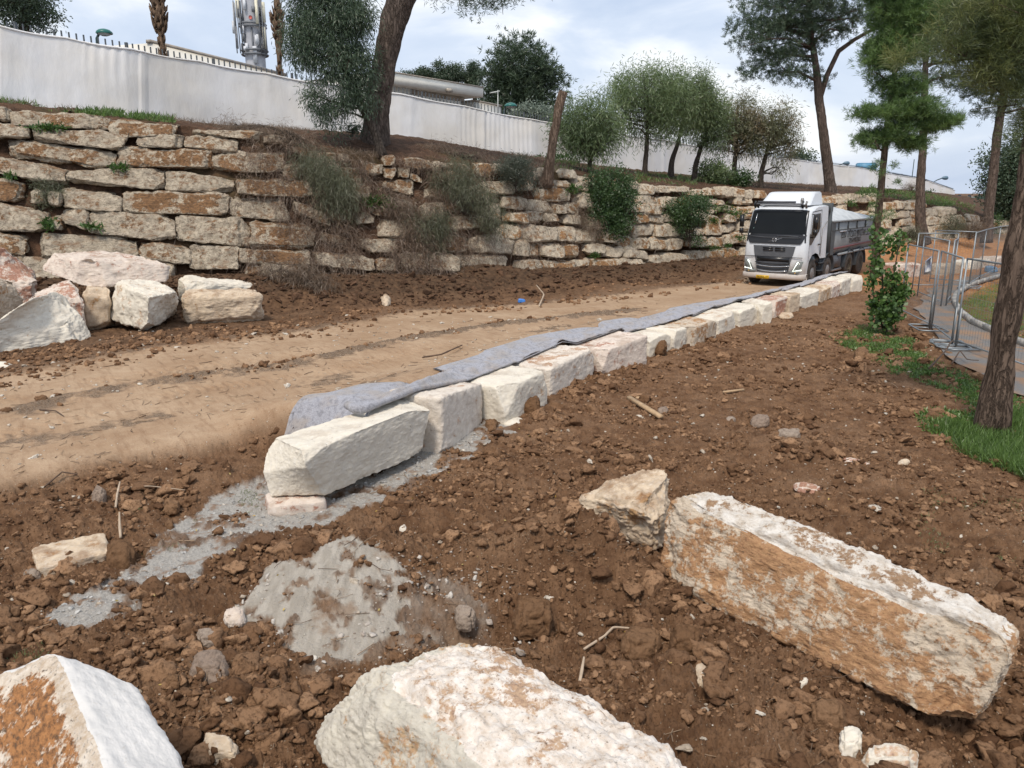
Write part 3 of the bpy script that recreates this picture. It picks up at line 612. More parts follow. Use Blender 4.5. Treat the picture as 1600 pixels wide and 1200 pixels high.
tag(rest.build('small_stone_blocks', [MS_WALL, MS_WALL2], wall), 'remaining smaller and farther blocks of the wall', None, None, 'stuff')
# ------------------------------------------------------------------ white sheeted fence on the shelf
def fence():
    root = thing('sheeted_fence', tuple(fence_pt(640)), 'long white fabric sheeting stretched over a dark picket fence on top of the slope', 'fence')
    O = np.array(fence_pt(640)); cols = np.unique(np.concatenate([np.linspace(-480, 400, 330), np.linspace(400, 1490, 520)])); R_ = 15; V = []
    for px in cols:
        b, t = fence_pt(px), fence_pt(px, True); b = b.copy(); b[2] -= .15
        for k in range(R_):
            f = k / (R_ - 1); q = b * (1 - f) + t * f; q[2] -= .10 * abs(math.sin(px / 33.0)) * f ** 3 * .6; V.append(q)
    V = np.array(V); L = np.repeat(cols, R_); nrm = np.array([wnorm(min(px, 1200)) for px in cols]); nrm = np.repeat(nrm, R_, 0)
    s = np.repeat(np.cumsum(np.r_[0, np.linalg.norm(np.diff(V[::R_], axis=0), axis=1)]), R_)
    q = np.c_[s, V[:, 2], s * 0]
    dsp = fbm(q * np.array([.3, .5, 1]), 3, 11) * .12 + fbm(q * np.array([2.2, .4, 1]), 3, 12) * .025
    rib = np.where((L > 715) & (L < 835) | (L > 130) & (L < 205), .016 * np.cos(s * 2 * math.pi / .36), 0)
    rib *= np.where(L < 300, np.clip(1 - (np.tile(np.arange(R_), len(cols))[::-1]) / 9.0, 0, 1), 1)
    seam = -.05 * (np.abs((s % 9.3) - 4.6) < .12); V = V + nrm * (dsp + rib + seam)[:, None] - nrm * .12
    n = len(cols); i, j = np.meshgrid(np.arange(n - 1), np.arange(R_ - 1), indexing='ij'); i = i.ravel(); j = j.ravel()
    F = np.stack([i * R_ + j, (i + 1) * R_ + j, (i + 1) * R_ + j + 1, i * R_ + j + 1], 1)
    m = M('white_sheeting'); p = m.pos(); n1 = m.noise(p, .25, 5, .6); n2 = m.noise(m.n('ShaderNodeVectorMath', {0: p, 1: (1, 1, .35)}, operation='MULTIPLY').outputs[0], 1.4, 7, .65)
    c = m.mix(m.rng(n1, .42, .62), (.74, .735, .73), (.69, .66, .61)); c = m.mix(m.rng(n2, .56, .76, 0, .3), c, (.56, .53, .49))
    fab = m.bsdf(c, .75, 0, m.bump(m.noise(m.n('ShaderNodeVectorMath', {0: p, 1: (1, 1, .4)}, operation='MULTIPLY').outputs[0], 3.5, 6, .65), .35, .06), .3)
    mb = MB(); mb.add(V - O, F); o = mb.build('sheeting', fab, root, smooth=True)
    hem = MB(); tp = V[R_ - 1::R_] - O; hem.tube(tp[::2], .045, 5, noise=.3, nfreq=.9); hem.build('hem_roll', fab, root, smooth=True)
    dark = plain('dark_fence_paint', (.035, .045, .055), .5)
    # pickets every ~0.3 m, posts every ~5 m
    ss = s[::R_]; tot = ss[-1]; c0 = 0; restm = MB(); near = []
    for k, u in enumerate(np.arange(.2, tot, .25)):
        px = np.interp(u, ss, cols)
        if px < -60: continue
        t = fence_pt(px, True, .12) - O; post = (k % 15 == 7)
        h = .24 if px < 500 else .34
        if px > 1250: h = .2
        w_ = .10 if post else .045
        tgt = restm
        if c0 < 96: tgt = MB()
        tgt.box((t[0], t[1], t[2] + h - (h + .4) / 2), (w_, w_, h + .4), 0)
        if tgt is not restm: tgt.build('post' if post else 'picket', dark, root); c0 += 1
    tag(restm.build('far_pickets', dark, root), 'farther pickets of the same fence', None, None, 'stuff')
    rail = MB(); rail.tube(np.array([fence_pt(px, True, .16) - O + np.array([0, 0, -.12]) for px in cols[::6]]), .03, 4); rail.build('rail', dark, root)
    cab = MB(); cab.tube(np.array([fence_pt(px, True, -.05) - O + np.array([0, 0, .03]) for px in np.linspace(1395, 1488, 20)]), .11, 6, noise=.3); cab.build('dark_top_pipe', dark, root)
fence()
def building(name, pts, d, ztop, label, depth=9, parapet=.5, mats=None, lip=.25):
    """long flat-roofed block: front wall from px0 to px1 (top rows given), standing on the land behind the fence"""
    (x0, y0, d0), (x1, y1, d1) = pts; a = D(x0, y0, d0); b = D(x1, y1, d1); zt = (a[2] + b[2]) / 2; a[2] = b[2] = zt
    zt = max(a[2], b[2]); t = (b - a) / np.linalg.norm(b - a); n = np.array([-t[1], t[0], 0]); L = np.linalg.norm(b - a)
    root = thing(name, tuple(a), label, 'building'); H = d
    rot = np.stack([t, n, (0, 0, 1)], 1)
    def bx(nm, m, s0, s1, n0, n1, z0, z1, mb=None):
        q = mb or MB(); c = t * (s0 + s1) / 2 + n * (n0 + n1) / 2 + np.array([0, 0, (z0 + z1) / 2 + 0 * zt])
        q.box(c, (s1 - s0, n1 - n0, z1 - z0), 0, rot)
        return q if mb is not None else q.build(nm, m, root)
    return root, bx, L
bw = plain('cream_render', (.76, .74, .67), .9, 0, .06, 1.2, .2); bd = plain('stained_concrete', (.36, .32, .27), .9, 0, .3, 1.0); dk = plain('dark_glass', (.03, .035, .04), .2)
root, bx, L = building('flat_roof_block', [(604, 113, 52), (755, 136, 60)], 6, 0, 'low cream building with an overhanging flat roof slab right of the thick pine trunk')
bx('wall', bw, .6, L - 1.8, .8, 9, -8, -.72); bx('roof', bw, 0, L, 0, 10, -.72, 0)
bx('fascia', bd, -.05, L + .05, -.05, 10.05, 0, .07); bx('dark_band', bd, 3.0, 9.0, .78, .8, -1.1, -.76); bx('floodlight', bd, L - 4.4, L - 4.0, -.35, -.03, -.75, -.5)  # includes a darker strip across the wall just below the roof slab
dn = bx('door', dk, L - 1.78, L - 1.4, 1.2, 1.6, -8, -1.0)
root, bx, L = building('long_annex', [(752, 158, 60.5), (792, 163, 64)], 6, 0, 'small cream annex wall under the thin aerial beside the flat roof block')
bx('wall', bw, 0, L, .6, 6, -7, -.06); bx('coping', bd, -.1, L + .1, .5, 6.1, -.06, .05); bx('window', dk, 1.0, 1.9, .57, .6, -1.5, -.7)
root, bx, L = building('long_low_building', [(236, 68, 50), (446, 110, 64)], 6, 0, 'long cream building whose roof edge shows over the pickets between the two palm trunks')
bx('wall', bw, 0, L, 0, 9, -8, -.2); bx('parapet', bd, -.1, L + .1, -.06, .3, -.2, 0)
for s_ in (2.2, 3.4): q = bx('vent', dk, s_, s_ + .7, -.03, 0.0, -1.1, -.7)
root, bx, L = building('gate_shed', [(1485, 300, 98), (1545, 309, 104)], 4, 0, 'grey corrugated gate panels at the right end of the white fence')
sh = plain('grey_steel', (.28, .27, .26), .6, .2)
for k in range(4): bx('panel', sh, L * k / 4 + .1, L * (k + 1) / 4 - .1, 0, .1, -4.2, -.2)
for k in range(5): bx('post', dk, L * k / 4 - .12, L * k / 4 + .08, -.1, .2, -4.4, .05)
bx('rail', plain('green_rail', (.05, .16, .12), .6), 0, L, -.14, -.11, -.5, -.3)

# ------------------------------------------------------------------ mobile phone tower
def tower():
    d = 70.0; b = D(402, 130, d); root = thing('telecom_tower', tuple(b), 'round concrete tower ringed with phone antennas above the long low building', 'tower')
    zt = D(402, -45, d)[2] - b[2]; k = d / FPX
    con = plain('tower_concrete', (.40, .41, .44), .9, 0, .14, .8, .2); cream = plain('antenna_cream', (.66, .63, .50), .5); ltg = plain('antenna_grey', (.55, .57, .60), .5); dkk = plain('steel_dark', (.15, .16, .175), .5, .2); bx2 = plain('box_white', (.6, .62, .65), .5)
    r = 15 * k; mb = MB(); zz = lambda y: D(402, y, d)[2] - b[2]
    mb.lathe((0, 0, 0), [(r * 1.0, -8), (r, zz(60)), (r * .98, zz(12)), (r * 1.05, zz(5)), (r * 1.45, zz(-14)), (r * 1.5, zz(-45))], 28); mb.build('shaft', con, root, smooth=False)
    def ring(y):
        q = MB(); a = np.linspace(0, 2 * math.pi, 25); q.tube(np.c_[np.cos(a) * r * 1.28, np.sin(a) * r * 1.28, np.full(25, zz(y)) - .6 * np.cos(a) * 0], .10, 5, cap=False); q.build('ring', dkk, root)
    for y in (43, 47, 82, 88): ring(y)
    rg = np.random.RandomState(3)
    def ant(x, y0, y1, w_, m, off=-1.35, nm='antenna', depth_=.25):
        q = MB(); xx = x * k; yy = -math.sqrt(max(.02, (r * abs(off)) ** 2 - xx * xx)) if abs(xx) < abs(off) * r else -.05
        q.box((xx, yy, (zz(y0) + zz(y1)) / 2), (w_ * k, depth_, zz(y0) - zz(y1)), 0); q.build(nm, m, root)
    ant(-18, 9, 35, 5.5, cream); ant(12.5, 11, 45, 4.2, cream); ant(21, 13, 42, 4.5, cream, -1.6); ant(-27, 11, 48, 3, ltg, -1.8); ant(20.5, 49, 80, 4.5, cream, -1.6); ant(-23, 48, 80, 3, ltg, -1.7); ant(-26, 40, 58, 3, ltg, -1.9)
    for i in range(40):
        a = rg.uniform(math.pi, 2 * math.pi); y = rg.choice([rg.uniform(14, 44), rg.uniform(48, 86)]); q = MB(); rr = r * rg.uniform(1.12, 1.3)
        if abs(math.cos(a)) < .35 and rg.rand() < .8: continue
        q.box((math.cos(a) * rr, math.sin(a) * rr, zz(y)), (rg.uniform(.10, .28), .2, rg.uniform(.3, 1.0)), 0); q.build('equipment_box', [dkk, dkk, bx2, ltg][rg.randint(4)], root)
    for x in (-22, -17, -13, 15, 20, 24):
        q = MB(); q.tube([(x * k, -r * 1.1, zz(88)), (x * k, -r * 1.15, zz(12 if abs(x) < 23 else 44))], .05, 5); q.build('pipe', dkk, root)
    q = MB(); q.tube([(3 * k, -r * 1.03, zz(100)), (2 * k, -r * 1.03, zz(50))], .09, 5); q.build('cable', dkk, root)
    q = MB(); q.box((5 * k, -r * 1.04, zz(90)), (6 * k, .2, zz(80) - zz(105)), 0); q.build('ladder', ltg, root)
    q = MB(); q.lathe((2 * k, -r * 1.03, zz(35.5)), [(.16, -.03), (.16, .03)], 14, 0, 1); q.build('round_sign', plain('sign_red', (.5, .12, .10), .6), root)
tower()

# ------------------------------------------------------------------ lamps and aerial
lampg = plain('lamp_green', (.02, .13, .11), .35); lampp = plain('lamp_pole', (.04, .07, .07), .5); lens = plain('lamp_lens', (.5, .52, .5), .4)
def dome_lamp(px, py, d, label, side, s=1.0):
    c = D(px, py, d); g = D(px + side * 8, py + 120, d); root = thing('dome_lamp', tuple(c), label, 'street lamp', 'green dome lamps behind the fence')
    q = MB(); q.lathe((0, 0, 0), [(.48 * s, -.02), (.5 * s, 0), (.46 * s, .1 * s), (.33 * s, .2 * s), (.12 * s, .26 * s), (.02, .27 * s)], 20); q.build('shade', lampg, root, smooth=True)
    q = MB(); q.lathe((0, 0, -.09 * s), [(.18 * s, -.04), (.34 * s, .0), (.4 * s, .07)], 16); q.build('lens', lens, root, smooth=True)
    q = MB(); x = side * .55 * s; q.tube([(x, 0, -5), (x, 0, -.9 * s), (x * .95, 0, -.3 * s), (x * .6, 0, -.02 * s), (x * .2, 0, .12 * s)], .045 * s + .02, 6); q.build('pole', lampp, root, smooth=True)
dome_lamp(163, 52, 30, 'green dome lamp over the left part of the white fence, left of the palm trunk', -1, .62)
dome_lamp(798, 166, 50, 'green dome lamp over the fence beside the large dark tree', -1, .85)
dome_lamp(451, 31, 62, 'pale turquoise dome lamp glimpsed through leaves right of the palm trunk', 1, .5)
def cobra(px, py, d, label):
    c = D(px, py, d); root = thing('cobra_lamp', tuple(c), label, 'street lamp', 'arm street lamps beyond the fence')
    k = d / FPX; q = MB(); q.tube([(-18 * k, 0, -40 * k), (-17 * k, 0, -6 * k), (-12 * k, 0, -3 * k), (-4 * k, 0, 0)], .09, 6); q.build('pole', lampp, root)
    q = MB(); q.lathe((0, 0, 0), [(.02, -6 * k), (.25, -3.5 * k), (.34, 0), (.30, 3 * k), (.04, 5 * k)], 10, 0, 0); q.build('lamp_head', plain('lamp_head_blue', (.10, .17, .23), .4), root, smooth=True)
cobra(1323, 255, 130, 'curved arm street lamp over the fence just right of the forked pine trunk')
cobra(1477, 278, 130, 'curved arm street lamp over the falling end of the fence')
c = D(778, 165, 62); root = thing('tv_aerial', tuple(c), 'thin white television aerial on a mast over the small annex', 'aerial')
q = MB(); q.tube([(0, 0, -1.5), (0, 0, 1.15)], .04, 5); q.build('mast', lens, root); q = MB(); q.tube([(-.65, 0, .95), (.15, 0, 1.1)], .05, 5)
for t in (-.6, -.4, -.2, 0): q.tube([(t, -.2, .97), (t, .2, .97)], .025, 4)
q.build('boom', lens, root)
c = D(1426, 270, 130); root = thing('far_mast', tuple(c), 'thin distant mast standing over the fence left of the second right hand pine', 'mast'); q = MB(); q.tube([(0, 0, -3), (0, 0, 2.2)], .07, 5); q.build('pole', lampp, root)
c = D(1353, 261, 130); o = MB().box((0, 0, 0), (2.9, 1.5, 1.1)).box((0, 0, .6), (2.7, 1.3, .12)).build('rooftop_tank', plain('blue_roof', (.10, .27, .42), .5)); o.location = c; tag(o, 'pale blue boxy rooftop peeking over the fence right of the arm lamp', 'roof')

# ------------------------------------------------------------------ row of new blocks along the track
def px_(p): return p[0]
def row_block(k, bl, br, yl, yr, th, mat, label, zb=.0, seed=0, n=26, yaw=0.0, zoff=0.0, **kw):
    A_ = P(bl[0], bl[1], zb); B_ = P(br[0], br[1], zb); d_ = (B_ - A_); d_[2] = 0; l = np.linalg.norm(d_); d_ /= l; nn = np.array([-d_[1], d_[0], 0])
    th = th + (.38 if px_(bl) < 1345 else 0); zl = zat(bl[0], yl, A_); zr = zat(br[0], yr, B_); dn = np.array([0, 0, -.18]); up = lambda p, z: np.array([p[0], p[1], z])
    g = kw.pop('gap', .01)
    if 19 < seed < 40:
        for E_, z_ in ((A_, zl), (B_, zr)): FELT.append((E_ + nn * (th * .62 + .04), z_, nn))
    A_ = A_ + d_ * g; B_ = B_ - d_ * g; ah = kw.pop('ahead', 0.0)
    c8 = [A_ + dn, B_ + dn, B_ + nn * th + dn, A_ + nn * th - d_ * ah + dn, up(A_, zl), up(B_, zr), up(B_ + nn * th, zr - .02), up(A_ + nn * th - d_ * ah, zl - .01)]
    args = dict(n=n, m=22, chips=8, depth=.12, disp=.028, freq=3.0, seed=seed); args.update(kw)
    return rock('row_block', c8, mat, label, 'stone block', 'quarried blocks in a row beside the dirt track', rnd=(seed * .37) % 1, **args)
FELT = []
nw, pk, ru, ta = MS_NEW, MS_PINK, MS_RUST, MS_TAN
# first block: eight measured corners
z0, zt = .12, .80
c8 = [P(508, 776, z0), P(672, 704, z0), P(640, 694, z0), P(420, 778, z0), P(468, 712, zt), P(676, 630, zt), P(634, 617, zt), P(396, 689, zt - .03)]
c8[2] = c8[1] + (c8[6] - c8[5]) * np.array([1, 1, 0]); 
rock('row_block', c8, MS_NEW, 'largest white block at the near end of the row, propped on a flat slab', 'stone block', 'quarried blocks in a row beside the dirt track', n=90, m=30, chips=10, depth=.09, disp=.030, freq=2.6, seed=12, rnd=.2)
RB = [((692, 706), (757, 655), 620, 597, .62, MS_PALEPINK, 'second block of the row, faint pinkish brown face, right behind the largest white block', .03, 22),
      ((790, 661), (857, 631), 606, 577, .75, nw, 'third block of the row, chalk white with a flat sawn face', .03, 23),
      ((860, 620), (930, 588), 576, 541, .70, MS_PALEPINK, 'fourth block of the row, cream and faint pink, veined face', .05, 24),
      ((941, 586), (1013, 569), 549, 522, .75, pk, 'fifth block of the row, strongest red and white mottled face', .08, 25),
      ((1013, 556), (1050, 548), 528, 518, .6, nw, 'sixth block of the row, low white one with its lower corner broken away over soil', .12, 26),
      ((1052, 548), (1074, 541), 517, 511, .55, nw, 'seventh block of the row, small clean white one right of the broken block', .14, 27),
      ((1077, 541), (1121, 526), 513, 497, .7, ru, 'eighth block of the row, rust brown streaked face', .16, 28),
      ((1122, 519), (1153, 509), 500, 484, .7, nw, 'ninth block of the row, white, right of the rust brown one', .18, 29),
      ((1155, 507), (1188, 499), 486, 475, .7, nw, 'tenth block of the row, long cream white one', .18, 30),
      ((1189, 502), (1207, 501), 477, 471, .65, nw, 'eleventh block of the row, narrow pale one set forward', .18, 31),
      ((1209, 493), (1231, 487), 471, 462, .65, pk, 'twelfth block of the row, pale with a pink cast', .18, 32),
      ((1232, 485), (1250, 482), 462, 457, .6, ta, 'thirteenth block of the row, tan brown narrow one', .18, 33),
      ((1250, 479), (1280, 472), 460, 450, .65, nw, 'fourteenth block of the row, flat white face leaning forward', .18, 34),
      ((1280, 469), (1299, 463), 452, 445, .6, ta, 'fifteenth block of the row, brownish, below the truck rear wheels', .18, 35),
      ((1299, 462), (1314, 458), 444, 438, .6, pk, 'sixteenth block of the row, low mottled one', .18, 36),
      ((1314, 459), (1329, 454), 439, 432, .6, nw, 'seventeenth block of the row, second from the sapling end', .18, 37),
      ((1329, 454), (1348, 452), 432, 429, .7, nw, 'eighteenth block of the row, grey white end block next to the leafy sapling', .18, 38)]
for i, (bl, br, yl, yr, th, mt, lb, zb, sd_) in enumerate(RB):
    row_block(i, bl, br, yl, yr, th, mt, lb, zb, sd_, n=56 if i < 4 else 32, ahead=.0)
row_block(0, (1398, 433), (1440, 431), 413, 410, .9, pk, 'block beyond the leafy sapling, grey and pink, left of the small banner', .15, 40, n=16)
row_block(0, (1456, 430), (1482, 430), 415, 414, .9, ta, 'tan block beyond the mesh fence, just right of the small banner', .15, 41, n=14)
row_block(0, (1484, 428), (1503, 426), 413, 412, .9, ta, 'olive tan block beyond the mesh fence, left of the dense post cluster', .15, 42, n=14)
row_block(0, (1517, 421), (1552, 416), 408, 404, .9, nw, 'pale block beyond the mesh fence near the blue sack', .15, 43, n=14)
row_block(0, (1555, 415), (1592, 411), 402, 400, .9, pk, 'brown pink block beyond the mesh fence left of the near pine trunk', .15, 44, n=14)
row_block(0, (1557, 362), (1576, 362), 351, 350, 1.2, nw, 'white squared block low at the far right end of the stone wall', .6, 45, n=14, depth=.05)
row_block(0, (1577, 362), (1592, 362), 351, 350, 1.2, ta, 'squared tan block at the far right end of the stone wall', .6, 46, n=14, depth=.05)
# flat slab under the first block
def free_rock(name, bot, ztop, mat, label, cat='rock', zb=0.0, inset=.0, n=16, seed=1, group=None, tops=None, **kw):
    """bot: 4 pixels of the base outline FL,FR,BR,BL"""
    b = [P(x, y, zb) for x, y in bot]; c = np.mean(b, axis=0)
    t = [P(x, y, ztop) for x, y in tops] if tops else [np.array([*(q[:2] * (1 - inset) + c[:2] * inset), ztop]) for q in b]
    b = [q - np.array([0, 0, .1]) for q in b]
    args = dict(n=n, m=8, chips=7, depth=.14, disp=.02, freq=4.0, seed=seed); args.update(kw)
    return rock(name, b + t, mat, label, cat, group, rnd=(seed * .73) % 1, **args)
free_rock('flat_stone', [(420, 806), (512, 796), (505, 772), (412, 782)], .12, MS_PINK, 'flat grey pink slab wedged under the near end of the largest white block', zb=.0, inset=.03, seed=61, n=20)

# ------------------------------------------------------------------ big blocks in the foreground
c8 = [P(1010, 905, .02), P(1500, 1178, -.14), P(1640, 1120, -.1), P(1130, 850, .1), P(1030, 762, .86), P(1592, 1008, .62), P(1612, 968, .66), P(1112, 750, .90)]
c8[3] = c8[7] * np.array([1, 1, 0]) + np.array([.05, .1, .0]); c8[2] = c8[6] * np.array([1, 1, 0]) + np.array([.05, .15, -.1])
rock('long_boulder', c8, [MS_RUST, MS_TOPW], 'huge tilted block with an orange rusty face and white top edge lying at lower right', facemat={4: 1, 2: 1}, n=130, m=7, chips=9, depth=.13, disp=.09, freq=1.7, seed=71, rnd=.93)
c8 = [P(893, 822, .12), P(1030, 872, .05), P(1075, 800, .1), P(960, 770, .1), P(893, 766, .52), P(1022, 800, .62), P(1062, 728, .80), P(1000, 722, .74)]
c8[2] = c8[6] * np.array([1, 1, 0]); c8[3] = c8[7] * np.array([1, 1, 0]) + np.array([0, .1, 0])
rock('broken_boulder', c8, MS_TAN, 'jagged tan boulder tucked behind the left end of the huge orange block', n=60, m=6, chips=10, depth=.2, disp=.09, freq=2.4, seed=74, rnd=.3)
# centre boulder: creased, white speckled top, creamy left flank
c8 = [P(470, 1150, .02), P(720, 1500, .0), P(1120, 1300, .0), P(800, 1090, .0), P(588, 1048, .66), P(930, 1280, .84), P(1085, 1195, .68), P(745, 982, .72)]
c8[3] = c8[7] * np.array([1, 1, 0]); c8[2] = c8[6] * np.array([1, 1, 0]) + np.array([.05, 0, 0])
m_ = np.mean(c8, axis=0); c8 = [m_ + (q - m_) * np.array([1.13, 1.13, 1.07]) for q in c8]
rock('speckled_boulder', c8, [MS_SPECK, MS_FLANK], 'broad boulder at bottom centre with a white speckled top and creamy chipped left flank', facemat={3: 1, 0: 1}, n=120, m=5, chips=10, depth=.10, disp=.10, freq=2.0, seed=83, rnd=.55)
# lower left sawn block
zt = 1.0
a, b, c, d = P(88, 1012, zt), P(205, 1056, zt - .1), P(352, 1290, zt - .14), P(205, 1290, zt + .02)
l0, l1 = P(-160, 1120, .75), P(-40, 1500, .75)
c8 = [l1 * np.array([1, 1, 0]) + np.array([-.1, 0, 0]), c * np.array([1, 1, 0]), b * np.array([1, 1, 0]), l0 * np.array([1, 1, 0]) + np.array([-.1, 0, 0]), d, c, b, a]
c8[0] = P(-60, 1420, .25); c8[3] = P(-160, 1090, .55); c8[3][2] = .5
rock('sawn_block', c8, [MS_RUSTDARK, MS_SAWN], 'lower left corner block with a white sawn ribbed face and dark rusty side', facemat={4: 1, 1: 1, 2: 1}, fj=.08, n=100, m=20, chips=4, depth=.10, disp=.022, freq=2.2, seed=90, rnd=.72)

# ------------------------------------------------------------------ boulder pile at the left
def pile(label, c, mat, seed, n=54, **kw):
    args = dict(m=10, chips=10, depth=.17, disp=.10, freq=1.6); args.update(kw)
    rock('pile_boulder', c, mat, label, 'boulder', 'boulders heaped at the left beside the track', n=n, seed=seed, rnd=(seed * .41) % 1, **args)
def PB(pts, dz_back=1.1, zb=.2):
    """pts: 4 base px (FL,FR) and tops (TFL,TFR,TBR,TBL) -> 8 corners. front base on the ground, top rows fix heights"""
    (fl, fr), (tfl, tfr, tbr, tbl), back = pts
    A_ = P(*fl, zb); B_ = P(*fr, zb); d_ = B_ - A_; d_ /= np.linalg.norm(d_); nn = np.array([-d_[1], d_[0], 0]); 
    def up(base, px):
        y = base[1]; r = ray(*px); return np.array([r[0] / r[1] * y, y, CAMZ + r[2] / r[1] * y])
    A2, B2 = A_ + nn * back, B_ + nn * back
    dn = np.array([0, 0, -.15])
    return [A_ + dn, B_ + dn, B2 + dn, A2 + dn, up(A_, tfl), up(B_, tfr), up(B2, tbr), up(A2, tbl)]
pile('pale wedge shaped boulder in front at the left edge of the heap', PB((((-40, 554), (160, 526)), ((-40, 522), (130, 505), (92, 446), (52, 462)), 1.5)), MS_NEW, 101, m=7)
pile('red and white boulder at the very left, highest of the heap', [q + np.array([0, 0, 0]) for q in PB((((-60, 505), (66, 497)), ((-60, 440), (64, 441), (58, 425), (0, 372)), 1.2))], MS_PINK, 102)
pile('orange stained boulder at the left edge between the red one and the wedge', PB((((-60, 535), (42, 510)), ((-60, 470), (40, 464), (14, 420), (-40, 415)), .8)), MS_RUST, 103)
pile('pinkish rounded boulder behind the wedge, under the long top block', PB((((70, 520), (138, 514)), ((42, 462), (137, 468), (108, 430), (60, 444)), .9)), MS_PINK, 104)
# dark support and the long top block
b5 = PB((((60, 512), (168, 516)), ((64, 425), (130, 452), (172, 392), (66, 396)), 1.5))
t5 = [D(64, 422, 21.5), D(128, 454, 20.6), D(262, 436, 22.4), D(150, 425, 23.0), D(66, 398, 21.6), D(131, 399, 20.7), D(268, 410, 22.5), D(176, 390, 23.2)]
t5 = [D(60, 424, 21.4), D(130, 454, 20.4), D(272, 442, 22.0), D(190, 425, 23.0), D(63, 397, 21.5), D(131, 403, 20.5), D(272, 410, 22.1), D(176, 389, 23.1)]
pile('long white and pink block lying across the top of the heap', t5, MS_PINK, 105, m=12)
pile('brown boulder in the gap below the long top block', PB((((128, 510), (172, 508)), ((128, 452), (172, 450), (172, 446), (128, 446)), 1.0)), MS_TAN, 106, n=20)
pile('cube shaped cream boulder standing on its corner in the middle of the heap', [P(232, 522, .12), P(279, 492, .2), P(262, 470, .2), P(164, 506, .2), *[np.array(v) for v in (D(231, 463, 19.0), D(279, 456, 20.2), D(246, 437, 21.2), D(180, 434, 20.4))]], MS_NEW, 107, m=14, depth=.1, n=50)
pile('broad cream boulder right of the cube shaped one with soil on its top', PB((((284, 500), (408, 497)), ((281, 462), (410, 459), (400, 446), (290, 446)), 1.0)), MS_TAN, 108, n=50)
pile('flat topped pale block at the back right end of the heap', PB((((300, 486), (424, 472)), ((290, 440), (425, 447), (422, 440), (275, 427)), .9)), MS_NEW, 109)
pile('small pale stone at the left edge by the track, in front of the heap', PB((((-20, 580), (28, 580)), ((-20, 569), (22, 574), (10, 566), (-10, 566)), .3)), MS_NEW, 110, n=14)
